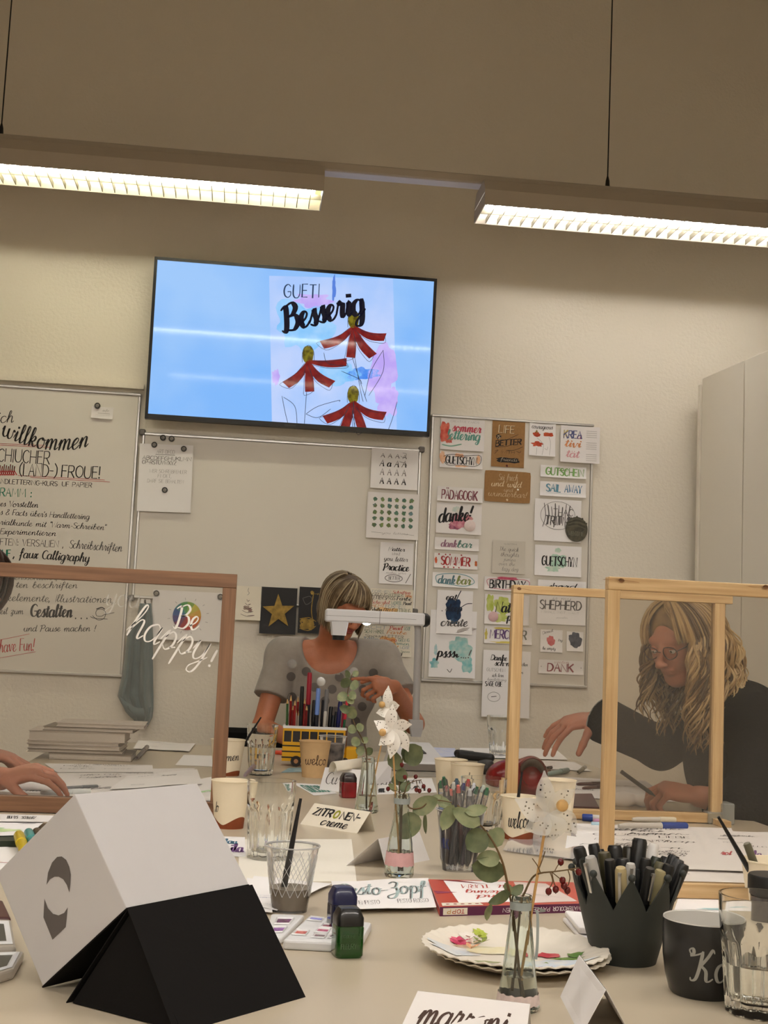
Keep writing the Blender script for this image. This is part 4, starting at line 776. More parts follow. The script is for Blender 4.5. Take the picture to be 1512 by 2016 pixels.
for (x, y, r, c, lb_) in ((925, 1035, 11.5, (232, 214, 210), 'pale pink round badge on the "danke" card'), (971, 1214, 10, (214, 178, 180), 'pink round badge on the green "Natur" card')):
    p = PY(x, y, BY-.006); o = thing('badge', lb_, 'badge', tuple(p)); mb = MB(); rr = r*mpp(p); mb.lathe([(rr, 0), (rr, .003), (rr*.8, .005), (0, .006)], mat('badge_%d' % x, srgb(*c), .4, var=.08, scale=80), 24, Matrix.Rotation(PI/2, 4, 'X')); mb.build('disc', o)
p = PY(919, 1242, BY-.008); o = thing('paper_feather', 'grey paper feather at the foot of the "eat sleep create" card', 'feather', tuple(p), (0, -.14, 0)); mb = MB()
mb.poly([(-.045, -.002), (-.04, .008), (-.015, .014), (.02, .013), (.045, .005), (.02, -.004), (0, -.010), (-.02, -.012), (-.036, -.010)], .001, mat('feather_paper', srgb(196, 190, 186), .8, var=.2, scale=70)); line(mb, [(-.05, -.004), (0, .002), (.045, .005)], .001, dg_, lambda x, z: (x, -.0015, z)); mb.build('vane', o, smooth=False)
# towel on the hook between the boards
def towel():
    o = wthing('towel', 'blue-grey cloth hanging from a hook beside the left whiteboard', 'towel', tuple(PY(285, 1190, D-.03)))
    T1 = mat('towel_cloth', srgb(104, 120, 122), .95, var=.22, scale=16, bump=.4, bscale=60, sheen=.3)
    L = [(1188, 276, 296), (1215, 272, 299), (1250, 252, 300), (1300, 246, 300), (1340, 240, 301), (1370, 233, 302), (1395, 246, 302), (1412, 262, 300), (1430, 270, 290)]
    mb = MB(); NX = 26; vs = []; NR = len(L)*3-2
    for j in range(NR):
        t = j/3; a = int(t); b = min(a+1, len(L)-1); f = t-a; y = L[a][0]*(1-f)+L[b][0]*f; x0 = L[a][1]*(1-f)+L[b][1]*f; x1 = L[a][2]*(1-f)+L[b][2]*f
        for i in range(NX+1):
            u = i/NX; amp = .010+.012*min(1, j/12)
            Yp = D-.045-amp*(math.sin(u*9+.06*j)+.5*math.sin(u*21-j*.1))-.02*math.sin(PI*u); vs.append(PY(x0+(x1-x0)*u, y, Yp))
    fs = [(j*(NX+1)+i, j*(NX+1)+i+1, (j+1)*(NX+1)+i+1, (j+1)*(NX+1)+i) for j in range(NR-1) for i in range(NX)]
    mb.add(vs, fs, T1); c = mb.build('cloth', o); sm = c.modifiers.new('s', 'SOLIDIFY'); sm.thickness = .004
    mb = MB(); k = []
    for i in range(9):
        t = i/8; k.append([PY(236+t*62, 1372+12*math.sin(t*3)+t*18, D-.085), PY(246+t*46, 1400+t*24+8*math.sin(t*4), D-.075)])
    vs = [q for r_ in k for q in r_]; mb.add(vs, [(2*i, 2*i+1, 2*i+3, 2*i+2) for i in range(8)], T1); c = mb.build('folded_corner', o); sm = c.modifiers.new('s', 'SOLIDIFY'); sm.thickness = .004
    mb = MB(); p = PY(286, 1186, D-.02); mb.tube([p+V((0, .02, .0)), p+V((0, -.02, 0)), p+V((0, -.025, .012))], .004, ALU, 8); mb.box(tuple(p+V((-.02, .012, -.02))), tuple(p+V((.02, .02, .02))), ALU); mb.build('hook', o)
towel()

# ---------------------------------------------------------------- the table
TX0, TX1, TY0, TY1 = -.60, 1.275, .55, 4.78
root = thing('table', 'long cream-topped work table covered with lettering supplies', 'table', ((TX0+TX1)/2, (TY0+TY1)/2, 0))
a, b = (TX1-TX0)/2, (TY1-TY0)/2
mb = MB(); mb.box((-a, -b, TZ-.028), (a, b, TZ), TABLE, bev=.002); mb.build('tabletop', root, smooth=False)
for sx in (-1, 1):
    for sy in (-1, 0, 1):
        mb = MB(); x, y = sx*(a-.06), sy*(b-.08); mb.box((x-.022, y-.022, 0), (x+.022, y+.022, TZ-.028), ALU); mb.build('leg', root, smooth=False)
mb = MB(); mb.box((-a+.05, -b+.06, TZ-.09), (a-.05, b-.06, TZ-.03), ALU); mb.build('apron', root, smooth=False)

# chair of the seated person by the wall
root = thing('chair', 'black office chair behind the person with the grey-blond bob', 'chair', (.16, 5.12, 0))
mb = MB(); mb.box((-.24, -.22, .37), (.24, .2, .42), BLACKM, bev=.012); mb.build('seat', root)
mb = MB(); mb.box((-.20, .17, .52), (.20, .21, .775), BLACKM, bev=.019); mb.build('backrest', root)
mb = MB(); mb.tube([(0, 0, .08), (0, 0, .37)], .025, ALU, 12); mb.tube([(0, .15, .44), (0, .235, .5), (0, .235, .75)], .018, BLACK, 8); mb.build('column', root)
for k in range(5):
    c, s = math.cos(2*PI*k/5+.3), math.sin(2*PI*k/5+.3); mb = MB(); mb.tube([(0, 0, .09), (c*.27, s*.27, .07)], [.024, .014], BLACK, 8); mb.sphere((c*.27, s*.27, .03), .03, BLACK, 10); mb.build('leg', root)
for s in (-1, 1):
    mb = MB(); mb.tube(cr([(s*.22, .02, .44), (s*.30, .02, .50), (s*.31, .0, .64), (s*.30, -.02, .66)], 5), .014, BLACK, 8); mb.box((s*.30-.03, -.14, .655), (s*.30+.03, .10, .685), BLACKM, bev=.01); mb.build('armrest', root)
for nm, lb_, x, y, ang in (('stool', 'stool under the person with long blond hair', 1.52, 3.42, 0), ('stool', 'stool under the person at the far left edge', -1.12, 3.27, 0)):
    root = thing(nm, lb_, 'stool', (x, y, 0)); mb = MB(); mb.lathe([(0, .37), (.17, .37), (.18, .39), (.17, .415), (0, .415)], BLACKM, 24); mb.build('seat', root)
    for k in range(4):
        c, s = math.cos(PI/4+k*PI/2), math.sin(PI/4+k*PI/2); mb = MB(); mb.tube([(c*.1, s*.1, .37), (c*.2, s*.2, 0)], .014, ALU, 8); mb.build('leg', root)

# ---------------------------------------------------------------- clear screens in wooden frames
def screen(label, pxl, pxr, ytop, ybase_px, ybase, post, beam, mx, mz, pane, right_post=True, depth=.028, lettering=None, overhang=.0, clamp=False):
    Y = T(ybase_px, ybase).y; zt_ = PY((pxl+pxr)/2 if pxr < 1500 else pxl+100, ytop, Y).z
    x0 = PY(pxl, ytop, Y).x; x1 = PY(pxr, ytop+20, Y).x
    o = thing('screen', label, 'screen', ((x0+x1)/2, Y+depth/2, TZ)); h = zt_-TZ; a = (x1-x0)/2
    mb = MB(); mb.box((-a, -depth/2, h-beam), (a, depth/2, h), mx, bev=.001); mb.build('top_rail', o, smooth=False)
    mb = MB(); mb.box((-a, -depth/2, .002), (a, depth/2, beam+.004), mx, bev=.001); mb.build('bottom_rail', o, smooth=False)
    for s in (-1, 1):
        if s > 0: e0, e1 = a-post-overhang, a-overhang
        else: e0, e1 = -a, -a+post
        mb = MB(); mb.box((e0, -depth/2+.001, beam+.004), (e1, depth/2-.001, h-beam), mz, bev=.001); mb.build('post', o, smooth=False)
        mb = MB(); mb.box((e0, -.07, 0), (e1, .07, .014), mx, bev=.001); 
        if s: fo = mb.build('foot', o, smooth=False); fo.location.z = -.0
    mb = MB(); mb.box((-a+post*.5, -.001, beam), (a-post*.5, .001, h-beam*.5), pane); tag(mb.build('clear_pane', o, smooth=False), 'clear plastic sheet')
    if clamp:
        mb = MB(); cm = sheet_mat('clamp_plastic', (.72, .76, .76), 2, (.6, .64, .62), .25, .2); mb.box((a-.055, -.022, -.0), (a-.004, .02, .028), cm, bev=.003); mb.box((a-.022, -.026, -.0), (a+.008, .024, .05), cm, bev=.003); mb.build('corner_clamp', o, smooth=False)
    return o, a, h, Y
def knots(o, pts, Y):                      # knots drawn on the face of a rail
    mb = MB()
    for (px, py) in pts:
        p = PY(px, py, Y)-V(o.location); f_ = lambda x, z: (p.x+x, -.0146, p.z+z); flat(mb, blob(.0042, 14, .2, 1, 1.3, .8), I(122, 84, 50), f_); line(mb, [(-.03, .0), (-.008, .001), (.01, .0), (.03, -.002)], .0009, I(160, 118, 76), f_)
    mb.build('knots', o, smooth=False)
s1, A1, H1_, Y1 = screen('left screen with reddish-brown frame and white "happy" lettering', -70, 467, 1117, 60, 1601, .030, .030, WOODXB, WOODZB, ACRYL)
mb = MB(); W1 = I(236, 232, 226)
def f1(x, y): p = PY(x, -y, Y1+.012); return (p.x-s1.location.x, -.0016, p.z-TZ)
letter(mb, 'happy', W1, f1, 246, -1246, 66, width=166, ang=-.37, cursive=True, thin=.5, thick=.95); letter(mb, '!', W1, f1, 408, -1312, 34, ang=-.2, cursive=True, thin=.8, thick=1.8)
letter(mb, 'Be', W1, f1, 345, -1236, 44, width=44, ang=-.1, cursive=True, thin=.8, thick=1.6); letter(mb, 'you', sheet_mat('faint_white', (.9, .9, .9), 0, (.9, .88, .84), .2), f1, 205, -1190, 40, width=70, ang=-.1, cursive=True, thin=.5, thick=1.1)
tag(mb.build('lettering', s1, smooth=False), 'white brush lettering on the pane')
s2, A2, H2_, Y2 = screen('middle-distance pine screen in front of the person with blond hair, glued at its corner', 1011, 1443, 1162, 1300, 1619, .026, .020, WOODX, WOODZ, ACRYLW, overhang=.018, clamp=True)
knots(s2, [(1022, 1159)], Y2)
s3, A3_, H3_, Y3 = screen('near pine screen at the right edge, standing behind the dark crown-shaped pot', 1199, 1640, 1140, 1345, 1771, .020, .021, WOODX, WOODZ, ACRYLW, depth=.022)
knots(s3, [(1222, 1143), (1506, 1156)], Y3)

# ---------------------------------------------------------------- paper on the table
def bil(c, u, v): return (c[0]*(1-u)+c[1]*u)*(1-v)+(c[3]*(1-u)+c[2]*u)*v
SCR = [0]
def tsheet(label, px, m=PAPERW, z=.001, texts=(), scrib=0, blobs=(), wave=.0, cat='sheet', name='sheet', group='loose sheets on the table', col=None, seed=None):
    c = [T(x, y, TZ+z) for x, y in px]; ctr = (c[0]+c[1]+c[2]+c[3])/4; SCR[0] += 1; sd = seed or SCR[0]
    o = wthing(name, label, cat, tuple(ctr), group); asp = (c[3]-c[0]).length/max(.01, (c[1]-c[0]).length)
    def g(u, v, dz=0): p = bil(c, u, v); return p+V((0, 0, dz+wave*(.5+.5*noise.noise(V((u*2.2, v*2.2, sd)))) ))
    N = 8; mb = MB(); vs = [g(i/N, j/N) for j in range(N+1) for i in range(N+1)]; n = len(vs)
    fs = [(j*(N+1)+i, j*(N+1)+i+1, (j+1)*(N+1)+i+1, (j+1)*(N+1)+i) for j in range(N) for i in range(N)]
    rim = [i for i in range(N+1)]+[j*(N+1)+N for j in range(1, N+1)]+[N*(N+1)+i for i in range(N-1, -1, -1)]+[j*(N+1) for j in range(N-1, 0, -1)]
    mb.add(vs+[v-V((0, 0, .0005)) for v in vs], fs+[tuple(q+n for q in f)[::-1] for f in fs]+[(rim[i], rim[(i+1) % len(rim)], rim[(i+1) % len(rim)]+n, rim[i]+n) for i in range(len(rim))], m); mb.build('paper', o)
    ar = MB(); r = random.Random(sd); fn = lambda x, y: g(x, y/asp, .0006); fb = lambda x, y: g(x, y/asp, .0004)
    for (cx_, cy_, rr, cm, sx, sy) in blobs: flat(ar, blob(rr, 24, .35, sd+cx_*9, sx, sy), cm, fb, cx_, cy_*asp)
    WD = ('danke', 'schön', 'Liebe', 'happy', 'Glück', 'Birthday', 'alles Gute', 'Freude', 'Gutschein', 'hello')
    for k in range(scrib):
        u, v = r.uniform(.06, .6), r.uniform(.08, .9)*asp; letter(ar, r.choice(WD), r.choice((dg_, I(120, 116, 120), bk)) if col is None else col, fn, u, v, r.uniform(.05, .09)*min(1, asp*2), width=r.uniform(.15, .34), ang=r.uniform(-.1, .1), cursive=r.random() < .7 or None, thin=.7, thick=1.5)
    for t in texts:
        s, u, v, h, w_, cm = t[:6]; op = t[6] if len(t) > 6 else {}; letter(ar, s, cm, fn, u, v*asp, h*asp, width=w_, **op)
    if ar.f: ar.build('writing', o, smooth=False)
    return o
# left side
tsheet('sheet of practice lettering just right of the reaching hand, behind the left screen', [(95, 1541), (372, 1532), (384, 1512), (120, 1516)], PAPER, .001, scrib=7)
tsheet('practice sheet with faint lettering rows in front of the book pile', [(112, 1520), (302, 1520), (300, 1506), (88, 1503)], PAPER, .003, scrib=8)
tsheet('long white sheet under the reaching hand behind the left screen', [(-120, 1572), (300, 1566), (392, 1536), (-60, 1540)], PAPER, .0002, scrib=6, wave=.004)
tsheet('loose sheet against the left screen pane, its corner by the white cups', [(215, 1556), (398, 1545), (388, 1516), (250, 1530)], PAPERW, .004, scrib=3, wave=.006)
tsheet('small papers at the table end, left pile near the wall', [(262, 1476), (372, 1481), (385, 1466), (272, 1460)], PAPER, .001, scrib=4, wave=.008)
tsheet('small blank card lying flat left of the frame post', [(345, 1506), (420, 1509), (424, 1488), (362, 1486)], PAPERW, .001)
tsheet('sheet with a pale green watercolour patch beside the left paper cup', [(385, 1590), (430, 1592), (428, 1530), (378, 1538)], PAPERW, .002, blobs=[(.5, .5, .35, wash(160, 214, 150, 200, 226, 190), 1, 1)], wave=.004)
tsheet('watercolour sheet with green wash on a dark board at the left edge', [(-60, 1648), (60, 1644), (96, 1610), (-60, 1606)], PAPERW, .012, blobs=[(.5, .25, .16, wash(190, 214, 150, 214, 224, 190), 2, 1), (.8, .6, .05, I(150, 140, 150), 2.4, .7), (.35, .35, .1, wash(150, 206, 150, 196, 224, 180), 1.5, 1)], wave=.002)
tsheet('printed strip with small headings along the left screen foot', [(-60, 1616), (112, 1618), (120, 1606), (-60, 1601)], PAPER, .016, texts=[('BUNTS', .42, .35, .4, .12, bk, CB), ('SCHWARZ', .58, .35, .4, .16, dg_, CB)])
tsheet('white sheet with a red brush stroke under the dark board at the left edge', [(-70, 1722), (14, 1720), (62, 1672), (-60, 1660)], PAPERW, .001, blobs=[(.6, .4, .12, wash(206, 110, 110, 226, 170, 170), 2, .4)])
o = wthing('board', 'dark green-black board edge under the watercolour sheet at the left edge', 'board', tuple(T(0, 1655)))
mb = MB(); c = [T(x, y, TZ+.011) for x, y in ((-70, 1658), (40, 1655), (80, 1612), (-70, 1612))]; mb.add(c+[v-V((0, 0, .010)) for v in c], [(0, 1, 2, 3), (4, 7, 6, 5), (0, 4, 5, 1), (1, 5, 6, 2), (2, 6, 7, 3), (3, 7, 4, 0)], mat('dark_green', (.02, .03, .015), .5)); mb.build('panel', o, smooth=False)
# centre
tsheet('small card with purple and blue lettering behind the fluted glass', [(440, 1686), (484, 1686), (482, 1648), (424, 1646)], PAPERW, .001, texts=[('Lila', .2, .2, .4, .7, I(110, 70, 130), BR), ('blau', .1, .6, .25, .6, I(70, 120, 150), BR)])
tsheet('blank translucent sheet lying in the table centre', [(470, 1735), (702, 1735), (692, 1652), (470, 1652)], mat('thin_paper', (.83, .79, .70), .8), .0006)
tsheet('card with green lettering lying flat behind the "Zitronencreme" card', [(618, 1566), (664, 1562), (640, 1545), (575, 1541)], PAPERW, .001, texts=[('GUTSCHEIN', .1, .2, .6, .8, I(80, 140, 126), CB)])
tsheet('card "Pesto-Zopf" with grey outline script, partly behind the ink bottles', [(664, 1792), (859, 1789), (843, 1731), (652, 1737)], PAPERW, .006, texts=[('Pesto-Zopf', .04, .44, .42, .90, I(168, 190, 192), dict(BR, thick=2.2)), ('Pesto-Zopf', .035, .44, .42, .90, dg_, dict(TH, thick=1.1)), ('BOHNENPESTO', .10, .13, .12, .34, dg_, TC), ('PESTO ROSSO', .62, .16, .12, .32, dg_, TC)], wave=.004, cat='card', name='card')
tsheet('sheet with blue pencil lettering behind the dirty water cup', [(470, 1782), (545, 1796), (654, 1742), (500, 1728)], PAPERW, .002, scrib=5, col=I(130, 136, 170), wave=.006)
tsheet('sheet with faint writing beside the black and white box', [(490, 1792), (536, 1796), (540, 1735), (486, 1728)], PAPERW, .004, scrib=2, col=I(130, 136, 170))
tsheet('small blue card lying flat before the paper cup "welc"', [(553, 1521), (600, 1519), (596, 1511), (568, 1512)], wash(120, 150, 160, 160, 180, 184), .001)
# right side
tsheet('white sheet under the reaching hand with a ring, far right of the table', [(905, 1492), (1118, 1497), (1092, 1475), (905, 1474)], PAPERW, .001, wave=.006)
tsheet('printed sheet with red lettering below the reaching hand', [(1040, 1512), (1165, 1518), (1130, 1500), (1045, 1496)], PAPER, .003, scrib=4, col=I(170, 90, 96))
tsheet('long sheet under the pens behind the middle-distance screen', [(1060, 1568), (1330, 1580), (1270, 1538), (1060, 1530)], PAPER, .001, scrib=3, wave=.004)
tsheet('large practice sheet filled with pencil words, in front of the middle-distance screen', [(1110, 1692), (1470, 1700), (1440, 1632), (1120, 1622)], PAPERW, .002, scrib=22, wave=.004)
tsheet('practice sheet on the right edge of the table with a purple word', [(1330, 1712), (1600, 1722), (1520, 1640), (1390, 1636)], PAPERW, .004, scrib=9, texts=[('lila', .56, .3, .16, .12, I(120, 80, 140), BR), ('rot', .3, .34, .1, .1, I(190, 80, 90), BR)], wave=.004)
tsheet('practice sheet nearest the pine rail at right', [(1240, 1752), (1500, 1752), (1460, 1700), (1250, 1690)], PAPERW, .0012, scrib=8)
tsheet('clear foil with stripes on the table under the translucent pinwheel', [(990, 1676), (1160, 1700), (1130, 1640), (1010, 1640)], sheet_mat('clear_foil', (.86, .86, .87), 2, (.7, .7, .74), .25, .1), .001, wave=.006, scrib=3)
tsheet('white sheet with a light blue strip behind the black mug', [(1322, 1806), (1560, 1812), (1540, 1771), (1335, 1769)], PAPER, .001, texts=(), blobs=[(.42, .45, .09, I(160, 196, 200), 2.2, .5)])
tsheet('card lying by the document camera with a painted-in light blue shine', [(855, 1491), (900, 1489), (896, 1473), (846, 1471)], wash(190, 200, 236, 215, 218, 232), .004)  # blue glow is put into the sheet's colour
tsheet('grey folder under the document camera and the two plain cups', [(800, 1528), (905, 1531), (890, 1490), (790, 1490)], mat('folder_grey', srgb(150, 142, 130), .6), .001)
tsheet('white sheet with fine lettering behind the berry twig of the middle vase', [(742, 1564), (860, 1560), (850, 1532), (745, 1532)], PAPERW, .001, texts=[('LICHEN', .0, .55, .25, .35, dg_, CP), ('ICHT', .5, .6, .25, .3, dg_, CP), ('m', .02, .1, .4, .1, bk, BR), ('MM', .5, .1, .35, .3, bk, BR)])

# ---------------------------------------------------------------- folded cards
def tent(label, bl, br, tl, tr_, off, m=CREAM, texts=(), inner=None, shift=0, side=0):
    a, b = T(*bl), T(*br); e = (b-a).normalized(); n = V((-e.y, e.x, 0))
    if (n.x*side if side else n.y) < 0: n = -n
    n = n+e*shift; ridge_a = a+n*off/2; ridge_b = b+n*off/2; h = (zfor(ridge_a, tl[1])+zfor(ridge_b, tr_[1]))/2-TZ
    # slide the ridge ends sideways so that they show where the photograph has them
    ra = PY(tl[0], tl[1], ridge_a.y); rb_ = PY(tr_[0], tr_[1], ridge_b.y); ra.z = rb_.z = TZ+h
    c, d = a+n*off, b+n*off; o = wthing('folded_card', label, 'card', tuple((a+b+c+d)/4), 'folded name cards')
    th = V((0, 0, .0006)); mb = MB(); mb.add([a, b, rb_, ra]+[p+n.normalized()*.0006 for p in (a, b, rb_, ra)], [(0, 1, 2, 3), (7, 6, 5, 4), (0, 4, 5, 1), (1, 5, 6, 2), (3, 2, 6, 7), (0, 3, 7, 4)], m); mb.build('front_flap', o, smooth=False)
    k = n.normalized()*.0006; mb = MB(); mb.add([c, d, rb_+k*1.2, ra+k*1.2]+[p-k for p in (c, d)]+[rb_+k*2.2, ra+k*2.2], [(0, 1, 2, 3), (7, 6, 5, 4), (0, 4, 5, 1), (1, 5, 6, 2), (0, 3, 7, 4)], inner or m); mb.build('back_flap', o, smooth=False)
    ar = MB(); W_ = (b-a).length; Hs = (ra-a).length; nf = (b-a).cross(ra-a).normalized(); nf = -nf if nf.dot(a-CAM) > 0 else nf
    fn = lambda x, y: bil((a, b, rb_, ra), x, y*W_/Hs)+nf*.0008
    for t in texts:
        s, u, v, hh, w_, cm = t[:6]; op = t[6] if len(t) > 6 else {}; letter(ar, s, cm, fn, u, v*Hs/W_, hh*Hs/W_, width=w_, **op)
    if ar.f: ar.build('lettering', o, smooth=False)
    return o
tent('folded cream card lettered "Zitronencreme" with a lemon as its letter O', (591, 1622), (703, 1641), (619, 1581), (729, 1598), .055, CREAM, [('ZITR', .10, .50, .32, .34, bk, dict(CP, thin=2.4, thick=4.2)), ('O', .46, .50, .32, .09, I(150, 150, 40), dict(CP, thin=3, thick=3.4)), ('NEN-', .58, .50, .32, .34, bk, dict(CP, thin=2.4, thick=4.2)), ('creme', .32, .10, .34, .46, bk, BR)])
tent('small blank folded card with grey-lilac shadow side behind the middle vase', (760, 1710), (846, 1693), (745, 1652), (826, 1636), .06, PAPERW, shift=-.6)
tent('folded card with brown brush word "marroni" at the front edge', (772, 2060), (1030, 2090), (823, 1932), (1043, 1996), .07, PAPER, [('marroni', .10, .42, .44, .74, I(70, 50, 42), dict(BR, thick=1.9)), ('(GU', .06, .2, .14, .16, I(110, 90, 80), CUR)])
tent('blank folded card beside the near vase, in front of the plates', (1103, 1962), (1143, 2040), (1140, 1880), (1192, 1950), .052, PAPER, side=1)
tent('folded white card with thin grey script behind the red ink bottle', (628, 1556), (708, 1562), (640, 1512), (712, 1514), .05, PAPERW, [('Curry', .1, .30, .5, .7, dg_, dict(TH, thick=1.2))])
tent('upright card with a green print behind the far vase', (735, 1546), (768, 1540), (730, 1490), (772, 1508), .03, PAPERW, [('g', .3, .3, .4, .3, I(120, 200, 120), BR)])
# rolled paper
o = wthing('paper_roll', 'short curled strip of cream paper behind the red ink bottle', 'paper', tuple(T(680, 1530)))
p = T(655, 1520, TZ+.052); q = T(712, 1512, TZ+.056); ax = (q-p); mb = MB(); vs = []; N = 16
for i in range(N+1):
    a = PI*(-.05+1.0*i/N); r = .020; d = V((0, math.cos(a)*r*1.4, math.sin(a)*r*1.3)); vs += [p+d-V((.008*math.cos(a), 0, 0)), q+d]
mb.add(vs, [(2*i, 2*i+1, 2*i+3, 2*i+2) for i in range(N)], CREAM); c = mb.build('curl', o); md = c.modifiers.new('s', 'SOLIDIFY'); md.thickness = .001

# ---------------------------------------------------------------- the black and white cut-out box
P_ = {k: V(v) for k, v in dict(D=(-.0975, 1.3421, .8412), A=(-.1635, 1.4, .9456), M=(-.1856, 1.4205, .7430), L=(-.2517, 1.4783, .8474), C=(.0269, 1.4829, .8419), B=(-.0391, 1.5408, .9462), Q=(-.0612, 1.5612, .7437)).items()}
P_['N'] = P_['L']+(P_['B']-P_['A'])
o = wthing('cardboard_box', 'white box with a grey bulb-shaped emblem tilted on a black folded stand, left foreground', 'box', tuple((P_['M']+P_['Q'])/2))
WB = mat('box_white', (.54, .525, .53), .6, var=.02, spec=.3)
mb = MB(); K8 = ['D', 'A', 'L', 'M', 'C', 'B', 'N', 'Q']; mb.add([P_[k] for k in K8], [(0, 1, 2, 3), (7, 6, 5, 4), (0, 4, 5, 1), (1, 5, 6, 2), (2, 6, 7, 3)], WB)
bo = mb.build('white_box', o, smooth=False); bv = bo.modifiers.new('b', 'BEVEL'); bv.width = .0012; bv.segments = 2
up_ = (P_['A']-P_['D']); dn_ = (P_['M']-P_['D']); dn_n = dn_.normalized(); fwd = (P_['C']-P_['D']).normalized()
nb = dn_.cross(P_['C']-P_['D']).normalized(); nb = nb if nb.z < 0 else -nb
mb = MB(); q = [P_['D'], P_['C'], P_['Q'], P_['M']]; k = nb*.0016; q0 = [v+nb*.0002 for v in q]; q0[3] = q0[3]+dn_n*.001
mb.add(q0+[v+k for v in q0], [(0, 1, 2, 3), (7, 6, 5, 4), (0, 4, 5, 1), (1, 5, 6, 2), (2, 6, 7, 3), (3, 7, 4, 0)], BLACKM); tag(mb.build('black_underside', o, smooth=False), 'black cardboard flap')
G0, F0, K0 = T(345, 2037), T(602, 1963), T(131, 1975); F1 = F0+(K0-G0)
ap, bp_ = P_['D']+V((.001, -.002, .0)), P_['C']+V((.004, -.002, -.0))
def panel(pts, nm, lb_=None):
    n = (pts[1]-pts[0]).cross(pts[2]-pts[0]).normalized()*.0012; mb = MB(); mb.add(pts+[p+n for p in pts], [tuple(range(len(pts))), tuple(range(2*len(pts)-1, len(pts)-1, -1))]+[(i, i+len(pts), (i+1) % len(pts)+len(pts), (i+1) % len(pts)) for i in range(len(pts))], BLACKM); return tag(mb.build(nm, o, smooth=False), lb_)
panel([ap, bp_, F0, G0], 'front_panel', 'black front panel'); panel([ap+V((0, .001, -.003)), bp_+V((0, .001, -.003)), F1, K0], 'rear_panel', 'black rear panel'); panel([ap+V((.003, .002, -.006)), G0+V((.006, .006, .001)), K0+V((.006, -.002, .001))], 'end_panel', 'black triangular end')
# grey emblem on the square end, traced in the plane of that end
cA, cD, cM, cL = P_['A'], P_['D'], P_['M'], P_['L']; nE = (cD-cA).cross(cM-cA).normalized(); nE = nE if nE.dot(CAM-cA) > 0 else -nE
def onend(x, y):
    d = ray(x, y); t = (cA-CAM).dot(nE)/d.dot(nE); return CAM+d*t+nE*.0004
top = [(92, 1742), (95, 1718), (103, 1698), (113, 1687), (122, 1686), (131, 1693), (137, 1707), (140, 1722), (139, 1740), (137, 1757), (132, 1742), (125, 1731), (116, 1726), (108, 1726), (99, 1731)]
bot = [(88, 1769), (86, 1806), (104, 1850), (130, 1825), (134, 1786), (127, 1797), (116, 1802), (105, 1799), (95, 1788)]
mb = MB(); EG = I(92, 86, 84)
for ps in (top, bot): mb.add([onend(*p) for p in ps], [tuple(range(len(ps)))], EG)
tag(mb.build('emblem', o, smooth=False), 'grey bulb-shaped emblem')

# ---------------------------------------------------------------- cups, glasses, bottles
def face_cam(p): return math.atan2(-p[0], p[1])
def paper_cup(label, x, ytop, ybot, wtop, m=CUPW, taper=.72, text=None, brown=0, col=None, group='paper cups on the table', topt={}):
    r0_ = wtop*.5*.0014; b = base(x, ybot, .03); sc = mpp(b); rt_ = wtop/2*sc; rb_ = rt_*taper; b = base(x, ybot, rb_); H = zfor(b, ytop)-TZ; t = .0009
    o = thing('paper_cup', label, 'cup', tuple(b), (0, 0, face_cam(b)), group)
    mb = MB(); mb.lathe([(0, .004), (rb_-.001, .004), (rb_, 0), (rb_, .002), (rt_, H-.003), (rt_+.0016, H-.0022), (rt_+.0018, H-.0005), (rt_, H), (rt_-t, H-.002), (rb_-t, .006), (0, .006)], m, 40); mb.build('cup_body', o)
    g = lambda u, v: ((lambda r: (r*math.sin(u/r), -r*math.cos(u/r), v))((rb_+(rt_-rb_)*v/H)+.0004))
    if brown:
        mb = MB(); n = 24; vs = []
        for i in range(n+1):
            u = (-1+2*i/n)*rb_*1.5; vs += [g(u, .001), g(u, brown*H*(.35+.65*abs(math.sin(u/rb_*1.15+.5))**1.3))]
        mb.add(vs, [(2*i, 2*i+2, 2*i+3, 2*i+1) for i in range(n)], CUPB); tag(mb.build('wave_print', o, smooth=False), 'brown wave at the foot')
    if text:
        mb = MB()
        for (s, u, v, h, w_) in text: letter(mb, s, col or bk, g, u*rt_, v*H, h*H, width=w_*rt_, **topt)
        mb.build('lettering', o, smooth=False)
    return o, b, rt_, H
c1 = paper_cup('brown paper cup printed "welc", in front of the toy bus', 617, 1458, 1532, 62, KRAFT2, .74, [('welco', -.62, .36, .26, 1.5)], col=I(70, 48, 34), topt=dict(cursive=True, thin=1.0, thick=1.2, gap=3, slant=.02))
c2 = paper_cup('white paper cup lettered "men" with brown foot, beside the left frame post', 445, 1455, 1529, 68, CUPW, .74, [('kommen', -.95, .44, .22, 1.7)], brown=.16, topt=dict(cursive=True, thin=.7, thick=1.5))
c3 = paper_cup('plain white paper cup with brown wavy foot, left of the tall fluted glass', 450, 1535, 1634, 76, CUPW, .74, [('Jo', -.98, .35, .22, .34)], brown=.26, topt=dict(cursive=True, thin=.9, thick=1.6))
c4 = paper_cup('plain cream paper cup, the further of two behind the clear pen cup', 885, 1494, 1574, 64, CUPW, .74)
c5 = paper_cup('cream paper cup with a single letter, nearer of two behind the clear pen cup', 918, 1503, 1584, 66, CUPW, .74, [('h', .0, .5, .3, .2)], topt=TH)
c6 = paper_cup('cream paper cup lettered "welco" holding a black brush, beside the translucent pinwheel', 1020, 1566, 1656, 72, CUPW, .78, [('welcome', -.62, .30, .36, 1.6)], brown=.2, topt=dict(cursive=True, thin=.7, thick=2.0))
c7 = paper_cup('plain paper cup standing behind the translucent pinwheel', 1098, 1534, 1640, 66, CUPW, .76)
c8 = paper_cup('plain white paper cup holding a brush and a pen at the right edge', 1516, 1692, 1800, 112, CUPW, .76)

